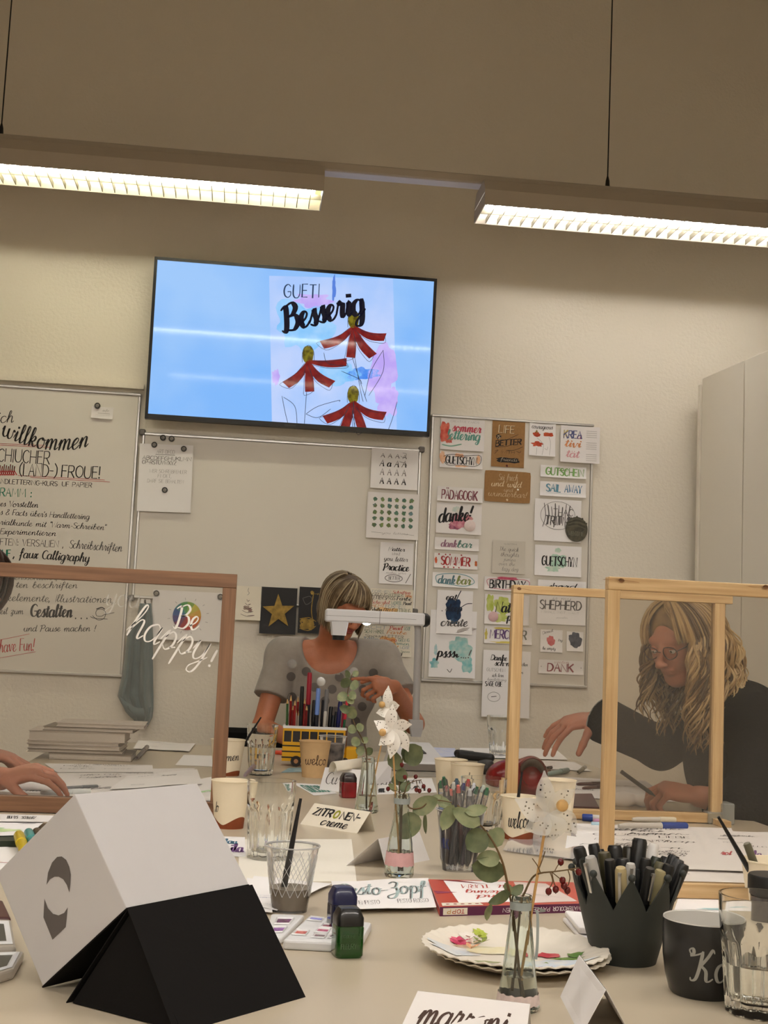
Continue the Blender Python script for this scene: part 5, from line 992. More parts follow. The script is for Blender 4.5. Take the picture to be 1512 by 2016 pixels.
def fluted(label, x, ytop, ybot, wtop, wbot=None, flute=12, water=0, m=GLASS, group='fluted drinking glasses', split=.62):
    b = base(x, ybot, .03); sc = mpp(b); rt_ = wtop/2*sc; rb_ = (wbot or wtop*.78)/2*sc; b = base(x, ybot, rb_); H = zfor(b, ytop)-TZ; t = .0028
    o = thing('drinking_glass', label, 'glass', tuple(b), (0, 0, face_cam(b)), group)
    ro = lambda z: rb_+(rt_-rb_)*min(1, (z/H)*1.1); ri = lambda z: ro(z)-t-(.0036 if z < H*split else 0)
    zs = [0, .002, .006, .012, .018]+[H*split*k/5 for k in range(2, 6)]+[H*(split+.03), H*(split+.08), H*.85, H*.97, H]
    prof = [(0, 0), (rb_*.9, 0)]+[(ro(z), max(z, .001)) for z in zs[1:]]+[(ri(H), H), (ri(H*.97), H*.97), (ri(H*.85), H*.85), (ri(H*(split+.06)), H*(split+.06)), (ri(H*split*.98), H*split*.98), (ri(H*.4), H*.4), (ri(.016)*.96, .016), (rb_*.55, .0125), (0, .012)]
    def mod(a, z, r):
        if r < ri(z)+t*.6 or z > H*(split+.03): return 1
        k = min(1, (H*(split+.03)-z)/.006)*min(1, z/.004+.3); return 1-.10*k*(.5+.5*math.cos(flute*a))**1.5
    mb = MB(); mb.lathe(prof, m, flute*8, None, mod); mb.build('glass_body', o, ang=50)
    if water:
        zw = H*water; mb = MB(); mb.lathe([(0, .0124), (rb_*.55, .0128), ((ri(.016)*.96), .0163), (ri(H*.3)+.0001, H*.3), (ri(zw)+.0001, zw), (0, zw)], WATER, 48); mb.build('water', o)
    return o, b, rt_, H
g1 = fluted('fluted glass half full of water, standing before the far white cup', 512, 1426, 1528, 61, 50, water=.55)
g2 = fluted('tall empty fluted glass in the left centre of the table', 527, 1536, 1697, 97, 84, water=0)
g3 = fluted('empty glass behind the slanted pine post, near the far sheet', 987, 1409, 1489, 62, 48, group='fluted drinking glasses')
g4 = fluted('empty fluted glass behind the clear pen cup', 949, 1531, 1640, 92, 74)
g5 = fluted('large near fluted glass with water at the right edge', 1492, 1762, 2012, 158, 128, water=.42, flute=12)

def plastic_cup(label, x, ytop, ybot, wtop, wbot, liquid=0, lm=None, pattern=False, text=None, group='clear plastic cups'):
    b = base(x, ybot, .03); sc = mpp(b); rt_, rb_ = wtop/2*sc, wbot/2*sc; b = base(x, ybot, rb_); H = zfor(b, ytop)-TZ
    o = thing('plastic_cup', label, 'cup', tuple(b), (0, 0, face_cam(b)), group); R_ = lambda z: rb_+(rt_-rb_)*z/H
    mb = MB(); mb.lathe([(0, .003), (rb_*.95, .003), (rb_, 0), (rb_, .001), (R_(H*.5), H*.5), (rt_, H-.002), (rt_+.0018, H-.001), (rt_+.0018, H+.0004), (rt_-.0004, H)], PLAST, 44, c1=False); mb.build('cup_wall', o)
    mb = MB(); mb.tube([((rt_+.0014)*math.sin(2*PI*i/40), -(rt_+.0014)*math.cos(2*PI*i/40), H) for i in range(41)], .0011, sheet_mat('rim_plastic', (.8, .8, .8), 2, (.85, .85, .85), .45, .1), 6); mb.build('rim', o)
    if pattern:
        mb = MB(); pm = sheet_mat('rib_plastic', (.85, .85, .85), 2, (.9, .9, .9), .55, .1)
        for s in (-1, 1):
            for k in range(16):
                pts = []
                for j in range(9):
                    z = H*(.25+.60*j/8); a = 2*PI*k/16+s*j*.11; pts.append((R_(z)*1.004*math.sin(a), -R_(z)*1.004*math.cos(a), z))
                mb.tube(pts, .00045, pm, 4)
        tag(mb.build('ribs', o), kind='stuff')
    if liquid: mb = MB(); mb.lathe([(0, .0035), (rb_*.97, .0035), (R_(H*liquid)*.985, H*liquid), (0, H*liquid)], lm, 40); tag(mb.build('liquid', o, ang=40), 'murky paint water')
    if text:
        mb = MB(); g = lambda u, v: (R_(v)*1.01*math.sin(u/rt_), -R_(v)*1.01*math.cos(u/rt_), v); letter(mb, text, I(50, 60, 120), g, -rt_*1.15, H*.38, H*.16, width=rt_*.6, cursive=None, thin=1.6, thick=2.4); mb.build('lettering', o, smooth=False)
    return o, b, rt_, H, rb_
DIRT = mat('murky_water', srgb(150, 138, 122), .15, var=.12, scale=60, trans=.25)
p1 = plastic_cup('clear ribbed plastic cup of murky paint water with a black brush', 569, 1664, 1800, 105, 70, .36, DIRT, True)
p2 = plastic_cup('clear plastic cup of grey murky water beside the toy bus', 652, 1449, 1524, 53, 40, .8, mat('grey_murk', srgb(150, 140, 134), .6, col2=srgb(66, 62, 66), scale=40))
p3 = plastic_cup('clear plastic cup crammed with transparent gel pens, middle of the table', 903, 1594, 1718, 95, 66, text='Milk')

def vase(label, x, ytop, ybot, wtop, wbot, prof_k=0, band=None, ribbon=False):
    b = base(x, ybot, .02); sc = mpp(b); rt_, rb_ = wtop/2*sc, wbot/2*sc; b = base(x, ybot, rb_); H = zfor(b, ytop)-TZ; t = .0022
    o = thing('glass_vase', label, 'vase', tuple(b), (0, 0, face_cam(b)), 'small bottle vases'); 
    sh = lambda q: rb_*(1-.10*q) if q < .30 else (rb_*.9+(rt_*.92-rb_*.9)*(1-math.cos(min(1, (q-.30)/.52)*PI))/2 if q < .82 else rt_*.92)
    if prof_k: sh = lambda q: rb_+(rt_*.95-rb_)*min(1, max(0, (q-.04)/.82))**.9
    qs = [.04, .12, .2, .3, .4, .5, .6, .7, .82, .9]
    prof = [(0, .003), (rb_*.7, .001), (rb_*.92, 0), (rb_, .004)]+[(sh(q), q*H) for q in qs]+[(rt_*.92, H*.94), (rt_, H*.955), (rt_*1.03, H*.985), (rt_*.95, H), (rt_*.75, H)]+[(max(sh(q)-t, .002), q*H) for q in qs[::-1]]+[(rb_*.8, .007), (0, .006)]
    def mod(a, z, r): return 1-.045*(1-abs(math.sin(4*a)))*max(0, min(1, (z-.1*H)/.02))*max(0, min(1, (H*.9-z)/.01))
    mb = MB(); mb.lathe(prof, GLASSG, 48, None, mod); mb.build('glass_body', o, ang=50)
    mb = MB(); zw = H*.3; mb.lathe([(0, .0062), (rb_*.8, .0072), (sh(.12)-t+.0001, .12*H), (sh(.3)-t+.0001, zw), (0, zw)], WATER, 40); mb.build('water', o)
    if band:
        z0_, z1_, bm, nm, lb_ = band; mb = MB(); vs = []; n = 40
        for i in range(n):
            a = 2*PI*i/n; w_ = .0009*math.sin(a*14)
            for z in (z0_, z1_): r = sh(z)+.0006; vs.append((r*math.sin(a), -r*math.cos(a), z*H+(w_ if z == z1_ else -w_)))
        mb.add(vs, [(2*i, 2*((i+1) % n), 2*((i+1) % n)+1, 2*i+1) for i in range(n)], bm); tag(mb.build(nm, o), lb_)
    if ribbon:
        mb = MB(); r = rt_*.97; vs = []; n = 32
        for i in range(n):
            a = 2*PI*i/n; vs += [(r*1.03*math.sin(a), -r*1.03*math.cos(a), H*.875), (r*1.06*math.sin(a), -r*1.06*math.cos(a), H*.945)]
        mb.add(vs, [(2*i, 2*((i+1) % n), 2*((i+1) % n)+1, 2*i+1) for i in range(n)], RIBBON); mb.build('neck_ribbon', o)
        if ribbon == 2:
            mb = MB(); R_ = RIBBON
            def strip(pts, w_):
                vs = []
                for p in cr(pts, 5): vs += [p+V((-w_, 0, 0)), p+V((w_, -.0004, 0))]
                mb.add(vs, [(2*i, 2*i+1, 2*i+3, 2*i+2) for i in range(len(vs)//2-1)], R_)
            x_ = rt_*1.05; strip([(x_, -.002, H*.9), (x_+.006, -.008, H*.91), (x_+.011, -.006, H*.88), (x_+.004, -.003, H*.86)], .003); strip([(x_, -.002, H*.88), (x_+.005, -.006, H*.86), (x_+.006, -.006, H*.6), (x_+.005, -.004, H*.45)], .0015); mb.build('ribbon_bow', o, smooth=False)
    return o, b, rt_, H
LACE = mat('pink_lace', srgb(214, 196, 190), .8, var=.15, scale=200)
v1 = vase('near bottle vase with grey neck ribbon and pink lace at its foot', 1019, 1762, 1998, 44, 86, 1, band=(.06, .15, LACE, 'lace_band', 'pale pink lace'), ribbon=2)
v2 = vase('middle bottle vase with a pink paper band, behind the "Pesto-Zopf" card', 785, 1562, 1730, 32, 58, band=(.14, .30, PINKT, 'paper_band', 'pink paper band'), ribbon=1)
v3 = vase('far bottle vase holding eucalyptus, beside the red ink bottle', 721, 1490, 1602, 28, 48, 1)

def ink_bottle(label, x, ytop, ybot, w_, glassc, capc, writing=None):
    b = base(x, ybot, .018); sc = mpp(b); r = w_/2*sc; b = base(x, ybot, r); H = zfor(b, ytop)-TZ
    o = thing('ink_bottle', label, 'bottle', tuple(b), (0, 0, face_cam(b)+.25), 'square ink bottles')
    sq = lambda a, z, r_: 1/max(.001, (abs(math.cos(a))**6+abs(math.sin(a))**6)**(1/6))
    gm = mat('ink_glass_%d_%d' % (int(glassc[0]), int(x)), srgb(*glassc), .12, var=.35, scale=30, trans=.25, coat=.5)
    mb = MB(); mb.lathe([(0, .001), (r*.78, 0), (r*.88, .003), (r*.88, H*.60), (r*.84, H*.64), (0, H*.64)], gm, 48, None, sq); mb.build('glass_body', o)
    cp_ = mat('ink_cap_%d' % int(x), srgb(*capc), .35, coat=.3)
    mb = MB(); mb.lathe([(0, H*.645), (r*.86, H*.645), (r*.86, H*.80), (r*.66, H*.95), (r*.60, H*.98), (r*.3, H), (0, H)], cp_, 48, None, sq); mb.build('cap', o)
    if writing:
        mb = MB(); g = lambda u, v: (u, -r*.895, v)
        for (s, u, v, h, ww) in writing: letter(mb, s, I(96, 120, 90), g, u*r, v*H, h*H, width=ww*r, cursive=None, thin=.8, thick=1.2)
        mb.build('print', o, smooth=False)
ink_bottle('green ink bottle with a black cap, in front of the blue one', 682, 1784, 1889, 64, (24, 82, 20), (10, 10, 10), [('ECOLINE', -.6, .42, .06, .9), ('FLEURY', -.6, .20, .10, 1.0)])
ink_bottle('dark blue ink bottle behind the green one', 671, 1743, 1845, 60, (14, 20, 60), (16, 22, 66))
ink_bottle('red ink bottle with a dark cap beside the far vase', 684, 1521, 1572, 35, (150, 16, 30), (30, 10, 12))
o = thing('jar', 'dark glass jar with black lid behind the large near glass', 'jar', tuple(base(1522, 1860, .03))); jb = V(o.location); jr = 50*mpp(jb); jH = zfor(jb, 1722)-TZ
mb = MB(); mb.lathe([(0, .002), (jr*.92, 0), (jr*.95, .004), (jr*.95, jH*.68), (0, jH*.69)], mat('smoky_glass', (.10, .09, .10), .08, trans=.5), 36); mb.build('glass_body', o)
mb = MB(); mb.lathe([(0, jH*.70), (jr, jH*.70), (jr, jH*.97), (jr*.95, jH), (0, jH)], BLACK, 36); mb.build('lid', o)

# mug
b = base(1383, 1972, .036); sc = mpp(b); H = zfor(base(1383, 1972, .038), 1806)-TZ; rt_ = 80*sc; b = base(1383, 1972, rt_*.8)
o = thing('mug', 'black mug lettered "Ko" in white with a pale inside', 'mug', tuple(b), (0, 0, face_cam(b)))
MG = mat('mug_black', (.022, .021, .020), .28, spec=.4); MI = mat('mug_inside', (.62, .60, .56), .3)
pr = [(0, .002), (rt_*.74, 0), (rt_*.82, .004), (rt_*.92, H*.25), (rt_*.985, H*.5), (rt_*1.0, H*.75), (rt_*.995, H-.0015)]
mb = MB(); mb.lathe(pr+[(rt_*.98, H)], MG, 56, c1=False); mb.lathe([(rt_*.995, H-.0015), (rt_*.985, H), (rt_*.955, H-.001), (rt_*.95, H*.7), (rt_*.85, .012), (0, .009)], MI, 56, c0=False); mb.build('mug_body', o)
mb = MB(); mb.tube(cr([(0, rt_*.98, H*.82), (.0, rt_*1.4, H*.80), (0, rt_*1.55, H*.5), (0, rt_*1.25, H*.22), (0, rt_*.92, H*.2)], 6), .0055, MG, 10); mb.build('handle', o)
mb = MB(); g = lambda u, v: (lambda r: (r*math.sin(u/r), -r*math.cos(u/r), v))(rt_*(.92+.08*min(1, v/H/.6))+.0004)
letter(mb, 'Ko', I(150, 148, 140), g, -rt_*.22, H*.28, H*.40, width=rt_*.82, cursive=True, thin=.8, thick=1.7); mb.build('lettering', o, smooth=False)

# ---------------------------------------------------------------- pens
def pen_proto(kind, c1, c2, L, r, x='pen'):
    o = thing({'pencil': 'pencil', 'brush': 'brush'}.get(kind, 'pen'), None, None); o['L'] = L
    m1 = mat('pen_%d_%d_%d' % c1, srgb(*c1), .35); m2 = mat('pen_%d_%d_%d' % c2, srgb(*c2), .3)
    if kind == 'pencil':
        mb = MB(); mb.lathe([(0, 0), (r, 0), (r, L*.9), (r*.9, L*.905)], m1, 6); mb.build('shaft', o, smooth=False)
        mb = MB(); mb.lathe([(r*.9, L*.905), (r*.3, L*.98), (0, L*.98)], BEAD, 8); mb.lathe([(r*.3, L*.98), (0, L)], m2, 8); mb.build('point', o)
    elif kind == 'brush':
        mb = MB(); mb.tube([(0, 0, 0), (0, 0, L*.3), (0, 0, L)], [r*.9, r, r*.45], m1, 10); mb.build('handle', o)
        mb = MB(); mb.lathe([(r*.9, -.004), (r*.95, .012), (r*.8, .018)], ALU, 10); mb.build('ferrule', o)
    elif kind == 'gel':
        cl = sheet_mat('pen_clear', (.9, .9, .9), 2, (.8, .8, .8), .05, .1)
        mb = MB(); mb.lathe([(r*.4, 0), (r, .012), (r, L*.86), (r*.9, L*.87)], cl, 10); mb.build('barrel', o)
        mb = MB(); mb.lathe([(0, .003), (r*.72, .008), (r*.72, L*.66), (0, L*.66)], mat('gel_dark_%d' % c1[0], srgb(*[int(q*.5+14) for q in c1]), .4), 8); mb.build('ink_tube', o)
        mb = MB(); mb.lathe([(r*1.05, L*.68), (r*1.1, L*.98), (r*.7, L), (0, L)], cl, 10); mb.lathe([(r*.8, L*.93), (r*.5, L*1.02), (0, L*1.02)], m2, 8); mb.build('cap', o)
    else:
        mb = MB(); mb.lathe([(0, 0), (r*.6, 0), (r*.95, .015), (r, L*.62)], m1, 14); mb.build('barrel', o)
        mb = MB(); mb.lathe([(r*1.0, L*.62), (r*1.14, L*.625), (r*1.1, L*.97), (r*.9, L), (0, L)], m2, 14); cp_ = mb.build('cap', o)
        if kind == 'clip':
            mb = MB(); mb.box((-r*.3, -r*1.75, L*.68), (r*.3, -r*1.35, L*.97), ALU, bev=.0003); mb.box((-r*.3, -r*1.75, L*.94), (r*.3, -r*.8, L*.97), ALU); mb.build('clip', cp_, smooth=False)
    return o
PROTO = {}
def pen(label, kind, c1, c2, a, b, r=.0055, L=.14, group=None, roll=0):
    key = (kind, c1, c2, r, L)
    if key not in PROTO: o = PROTO[key] = pen_proto(kind, c1, c2, L, r)
    else: o = dup(PROTO[key])
    a, b = V(a), V(b); d = b-a; q = d.to_track_quat('Z', 'Y'); o.rotation_mode = 'XYZ'; o.rotation_euler = (q @ Matrix.Rotation(roll, 3, 'Z').to_quaternion()).to_euler(); o.location = a; o.scale = (1, 1, d.length/L)
    tag(o, label, {'pencil': 'pencil', 'brush': 'brush'}.get(kind, 'pen'), group); return o
BKc, GYc, WHc = (16, 16, 17), (128, 126, 124), (214, 210, 206)
# dark crown-shaped pot
pb = base(1228, 1905, .040); psc = mpp(pb); prb = 62*psc; prt = 92*psc; pH = zfor(pb, 1778)-TZ; pT = zfor(pb, 1712)-TZ
cpot = thing('pen_pot', 'dark grey-green pot with a crown-shaped rim full of pens', 'pot', tuple(pb), (0, 0, face_cam(pb)))
PG = mat('pot_green_grey', srgb(46, 49, 45), .6, bump=.06)
nt_ = 9; seg = nt_*8; ph0 = math.radians(6); mb = MB(); vs = []; hs = [0, .3, .6, .85, 1]
for th in (0, .0022):
    for i in range(seg):
        a = 2*PI*i/seg+ph0; f_ = abs(((i/8.) % 1)-.5)*2; zt_ = pH+(pT-pH)*f_
        for h in hs: z = h*zt_; r = prb+(prt-prb)*z/pH-th; vs.append((r*math.sin(a), -r*math.cos(a), z))
n5 = len(hs); fs = []
for i in range(seg):
    j = (i+1) % seg
    for k in range(n5-1): fs += [(i*n5+k, j*n5+k, j*n5+k+1, i*n5+k+1), (seg*n5+i*n5+k+1, seg*n5+j*n5+k+1, seg*n5+j*n5+k, seg*n5+i*n5+k)]
    fs.append((i*n5+n5-1, j*n5+n5-1, seg*n5+j*n5+n5-1, seg*n5+i*n5+n5-1)); fs.append((j*n5, i*n5, seg*n5+i*n5, seg*n5+j*n5))
mb.add(vs, fs, PG); mb.lathe([(0, .0), (prb-.001, .0), (prb-.001, .003), (0, .003)], PG, 36); mb.build('pot_wall', cpot)
for i in range(nt_):
    a = 2*PI*i/nt_+ph0; r = prb+(prt-prb)*pT/pH; mb = MB(); mb.sphere((r*math.sin(a), -r*math.cos(a), pT+.001), .0047, PG, 12); mb.build('knob', cpot)
def from_pot(px, py, dy, rr=.5, bx=0):
    """pen whose end shows at (px,py); its foot is somewhere on the pot floor"""
    b = PY(px, py, pb.y+dy); d = V((b.x-pb.x, b.y-pb.y, 0)); a = V((pb.x, pb.y, TZ+.006))+V((d.x*.35+bx, d.y*.4, 0)); return a, b
GP = 'pens in the crown-shaped pot'
W_ = [
 ('black square-capped marker, outermost at the pot\'s left', 'mark', BKc, BKc, 1139, 1668, .0, .0075), ('black marker second from the left in the pot', 'mark', BKc, BKc, 1168, 1661, .03, .0068),
 ('thick black marker in the rear middle of the pot', 'mark', BKc, BKc, 1210, 1664, .02, .0085), ('dark pen with a brassy ring in the rear middle of the pot', 'clip', BKc, (40, 36, 26), 1238, 1667, .04, .0075),
 ('tallest black marker in the pot', 'mark', BKc, BKc, 1260, 1651, .03, .0088), ('pale square pen leaning right at the back of the pot', 'mark', WHc, WHc, 1288, 1662, .05, .0065),
 ('grey metal pen leaning left at the pot\'s front', 'clip', GYc, (168, 166, 162), 1162, 1687, -.036, .0068), ('gold-clipped pen in a gap of the crown rim', 'clip', (90, 84, 60), (176, 160, 120), 1222, 1708, -.045, .0065),
 ('slim pen with a chrome end at the pot centre', 'clip', BKc, (190, 188, 184), 1242, 1700, -.03, .0055), ('black pen with a white label strip at the pot\'s front right', 'clip', BKc, (30, 30, 30), 1280, 1709, -.05, .006),
 ('pen with a brass tip facing the viewer, right half of the pot', 'clip', (60, 58, 40), (150, 140, 104), 1301, 1714, -.035, .0068), ('brass-ringed dark pen above the brass-tipped one', 'mark', BKc, (92, 88, 66), 1302, 1698, -.005, .007),
 ('black pen leaning to the right edge of the pot', 'clip', BKc, BKc, 1328, 1684, .0, .007), ('black pen with a silver ring near the right rim', 'clip', BKc, (60, 60, 62), 1338, 1692, -.01, .0065),
 ('outermost right black pen in the pot', 'mark', BKc, BKc, 1347, 1701, -.015, .007), ('dark pen with an olive ring behind the left markers', 'mark', BKc, (64, 60, 40), 1189, 1678, .0, .0078),
 ('dark blue-black pen in the middle of the pot', 'mark', (26, 30, 34), (26, 30, 34), 1250, 1710, -.02, .0062), ('slim black pen between the grey and gold pens', 'mark', BKc, BKc, 1200, 1692, -.02, .0066),
 ('short black pen near the left rim of the pot', 'mark', BKc, (34, 36, 32), 1149, 1690, -.02, .006), ('round-ended green-black pen rising behind the right teeth', 'mark', BKc, (44, 48, 38), 1293, 1687, .01, .0065),
 ('black pen in front of the right-hand bunch', 'mark', BKc, BKc, 1318, 1703, -.03, .0068), ('black pen with a grey collar in the centre', 'mark', BKc, (40, 40, 42), 1226, 1690, .0, .0075), ('black pen at the back right of the pot', 'mark', BKc, BKc, 1312, 1688, .03, .0068), ('black pen between the tall marker and the pale pen', 'mark', BKc, BKc, 1272, 1690, -.01, .007), ('black fineliner at the back left of the pot', 'mark', BKc, BKc, 1180, 1672, .045, .006)]
for k, (lb_, kd, ca, cb, x, y, dy, r) in enumerate(W_):
    a, b = from_pot(x, y, dy); pen(lb_, kd, ca, cb, a, b, r, .14, GP, roll=(k*1.7 if kd != 'clip' else .0))
# gel pens in the clear cup
cb_, crr = p3[1], p3[4]
gels = [(868, 1540, (90, 60, 110), (60, 120, 80)), (880, 1547, (70, 40, 40), (200, 90, 90)), (874, 1533, (20, 20, 40), (40, 90, 60)), (888, 1556, (120, 70, 60), (205, 110, 96)), (899, 1536, (20, 60, 60), (30, 70, 90)), (902, 1549, (150, 70, 60), (210, 110, 100)),
        (913, 1545, (20, 24, 80), (24, 28, 90)), (922, 1537, (150, 40, 36), (176, 50, 44)), (925, 1556, (60, 60, 60), (200, 200, 200)), (939, 1552, (30, 70, 50), (40, 90, 60)), (952, 1549, (30, 60, 40), (190, 200, 190)), (959, 1554, (40, 40, 50), (40, 110, 70)), (893, 1543, (30, 30, 36), (220, 220, 210)), (933, 1545, (80, 60, 90), (200, 200, 205))]
gl = ['lilac', 'rose', 'dark blue', 'coral', 'teal', 'light red', 'navy', 'bright red', 'smoke grey', 'green labelled', 'pale green', 'green-capped', 'white-capped', 'violet']
for k, (x, y, ca, cc) in enumerate(gels):
    b = PY(x, y, cb_.y+.03*math.sin(k*2.1)); dx = (b.x-cb_.x); a = V((cb_.x+crr*(-.78+1.45*(((k*5) % 14)/13.))*.9-.004, cb_.y+crr*.7*math.cos(k*2.7), TZ+.006)); pen('%s gel pen in the clear cup, %s' % (gl[k], 'left side' if x < 890 else 'centre' if x < 925 else 'right side'), 'gel', ca, cc, a, b, .0052, .15, 'gel pens in the clear plastic cup')
# brushes in cups
def inside(cup, px, py, dy=.0, k=.6):
    b = PY(px, py, cup[1].y+dy); d = b-cup[1]; a = V((cup[1].x-d.x*k*.4, cup[1].y-d.y*k*.4, TZ+.009)); return a, b
a, b = inside(p1, 592, 1572, .02); a = V((p1[1].x-.012, p1[1].y, TZ+.012)); pen('black brush standing in the murky paint water', 'brush', (14, 12, 16), (14, 12, 16), a, b, .0048, .17)
a, b = inside(c6, 1028, 1520, .02); a = V((c6[1].x-.012, c6[1].y, TZ+.01)); pen('black brush leaning in the cup lettered "welco"', 'brush', (14, 12, 14), (14, 12, 16), a, b, .0045, .15)
a = V((c8[1].x-.002, c8[1].y, TZ+.01)); pen('black brush leaning left out of the right-edge cup', 'brush', (10, 10, 10), (10, 10, 10), a, PY(1414, 1608, c8[1].y-.02), .005, .17)
a = V((c8[1].x+.002, c8[1].y+.01, TZ+.01)); pen('olive pen with a black tip in the right-edge cup', 'mark', (100, 98, 78), (98, 96, 78), a, PY(1470, 1660, c8[1].y+.0), .0055, .14)
a, b = inside(c2, 514, 1412, .0); a = V((c2[1].x, c2[1].y, TZ+.01)); pen('black brush rising from the white cup beside the frame post', 'brush', (14, 12, 14), (14, 12, 16), a, b, .0048, .16)

# toy bus used as a pencil box
bb = T(632, 1511); bs = mpp(bb)
bus = thing('toy_bus', 'yellow wooden toy bus serving as an open pencil box', 'toy', (bb.x, bb.y+.035, TZ), (0, 0, -.05)); YL = mat('bus_yellow', srgb(214, 160, 22), .4); YB_ = mat('bus_black', (.02, .016, .014), .4)
x0, x1, xh = -77*bs, 46*bs, 72*bs; dW = .037; z0, z1_, zc = .016, .122, .074
mb = MB()
mb.box((x0, -dW, z0), (x1, -dW+.005, z1_-.046), YL); mb.box((x0, dW-.005, z0), (x1, dW, z1_), YL); mb.box((x0, -dW+.005, z0), (x0+.005, dW-.005, z1_), YL); mb.box((x1-.005, -dW+.005, z0), (x1, dW-.005, z1_), YL); mb.box((x0+.005, -dW+.005, z0), (x1-.005, dW-.005, z0+.005), YL)
mb.box((x0, -dW, z1_-.012), (x1, -dW+.005, z1_-.004), YL); mb.build('body', bus, smooth=False)
mb = MB(); mb.box((x0-.001, -dW-.001, z1_-.004), (x1+.003, -dW+.007, z1_+.004), WHITE); mb.box((x0-.001, dW-.007, z1_), (x1+.003, dW+.001, z1_+.004), WHITE); tag(mb.build('roof_edge', bus, smooth=False), 'white roof rim')
nw = 7
for i in range(nw+1):
    x = x0+(x1-x0-.006)*i/nw; mb = MB(); mb.box((x, -dW, z1_-.046), (x+.004, -dW+.005, z1_-.012), YL); mb.build('window_post', bus, smooth=False)
for i in range(nw):
    xa = x0+(x1-x0-.006)*i/nw+.004; xb = x0+(x1-x0-.006)*(i+1)/nw; mb = MB(); mb.box((xa, -dW+.0025, z1_-.046), (xb, -dW+.0045, z1_-.012), mat('bus_window', (.03, .028, .03), .25)); mb.build('window', bus, smooth=False)
for z in (.026, .044, .062): mb = MB(); mb.box((x0-.001, -dW-.0008, z), (x1, -dW, z+.004), YB_); mb.build('stripe', bus, smooth=False)
mb = MB(); mb.box((x1, -dW*.85, z0), (xh, dW*.85, zc-.008), YL, bev=.006); mb.build('bonnet', bus, smooth=False)
mb = MB(); mb.box((x1, -dW*.9, zc-.006), (x1+.006, dW*.9, z1_+.006), mat('bus_brown', srgb(90, 52, 24), .5)); mb.build('windscreen', bus, smooth=False)
mb = MB(); mb.box((xh, -dW*.95, z0+.002), (xh+.005, dW*.95, z0+.012), YB_); mb.build('bumper', bus, smooth=False)
for x in (x0+.045, x1-.0, ):
    for s in (-1, 1):
        mb = MB(); X = Matrix.Translation((x, s*(dW+.004), .017)) @ Matrix.Rotation(PI/2, 4, 'X'); mb.lathe([(0, -.005), (.016, -.005), (.017, 0), (.016, .005), (0, .005)], YB_, 20, X); mb.lathe([(0, -.0062), (.007, -.0062), (.007, .0062), (0, .0062)], mat('hub', srgb(170, 120, 80), .5), 14, X); mb.build('wheel', bus)
for s in (-1, 1): mb = MB(); mb.lathe([(.005, 0), (.004, .003), (0, .0035)], YB_, 12, Matrix.Translation((xh+.0, s*.02, .045)) @ Matrix.Rotation(PI/2, 4, 'Y')); mb.build('headlamp', bus)
RDp = (132, 20, 22)
items = [(566, 1374, 'pencil', (56, 90, 50), (60, 40, 30), .0038, 'green pencil at the left end of the bus'), (573, 1368, 'pencil', RDp, (190, 90, 60), .0042, 'red pencil in the bus, first from the left'), (581, 1378, 'pencil', RDp, (160, 60, 50), .0042, 'red pencil in the bus, second from the left'),
 (587, 1370, 'pencil', RDp, (220, 200, 190), .0042, 'red pencil in the bus, third from the left'), (594, 1365, 'pencil', RDp, (200, 120, 70), .0042, 'red pencil in the bus, fourth from the left'), (600, 1374, 'pencil', RDp, (190, 130, 110), .0042, 'red pencil in the bus, fifth from the left'), (577, 1388, 'pencil', RDp, (150, 30, 30), .0042, 'short red pencil leaning in the bus'), (604, 1388, 'pencil', (110, 20, 22), (150, 30, 30), .004, 'dark red pencil beside the black marker'),
 (583, 1394, 'pencil', (206, 190, 170), (206, 190, 170), .004, 'taller of two pale pencils in the bus'), (588, 1400, 'pencil', (206, 190, 170), (206, 190, 170), .0038, 'shorter of two pale pencils in the bus'),
 (595, 1351, 'mark', (18, 18, 18), (14, 14, 14), .0058, 'black-capped white marker in the bus'), (610, 1324, 'mark', (22, 26, 30), (150, 26, 46), .0072, 'tallest marker with a crimson cap in the bus'), (627, 1355, 'mark', (28, 30, 40), (110, 140, 206), .0064, 'light blue capped marker in the bus'), (644, 1357, 'mark', (20, 20, 24), (110, 108, 108), .0060, 'grey-capped marker in the bus'),
 (637, 1378, 'mark', (20, 20, 24), (26, 26, 30), .0058, 'black pen between the blue and grey markers'), (641, 1400, 'clip', (150, 146, 140), (180, 176, 168), .005, 'silver pen leaning left in the bus'), (652, 1391, 'mark', (16, 16, 18), (16, 16, 18), .006, 'black pen right of the grey marker'), (663, 1401, 'mark', (20, 20, 26), (30, 30, 36), .0056, 'dark pen near the bus windscreen'),
 (670, 1381, 'mark', (24, 26, 70), (24, 26, 80), .0062, 'navy pen leaning right in the bus'), (678, 1384, 'pencil', (170, 40, 70), (170, 40, 70), .004, 'pink pencil leaning right in the bus'), (685, 1368, 'mark', (40, 90, 60), (190, 40, 60), .0042, 'pen with a bright red end at the right of the bus'), (619, 1378, 'mark', (18, 18, 18), (24, 24, 26), .0062, 'black pen behind the crimson marker'), (657, 1408, 'mark', (30, 34, 40), (40, 44, 50), .0052, 'short grey-black pen in the bus')]
for k, (x, y, kd, ca, cc, r, lb_) in enumerate(items):
    Yp = bb.y+.035+.018*math.sin(k*2.4); b = PY(x, y, Yp); tgt = bus.location.x+min(max((b.x-bus.location.x)*.92-.004, x0+.012), x1-.014); a = V((tgt, Yp+.004*math.cos(k), TZ+.024))
    pen(lb_, kd, ca, cc, a, b, r, .15, 'pens and pencils in the toy bus', roll=k*.9)
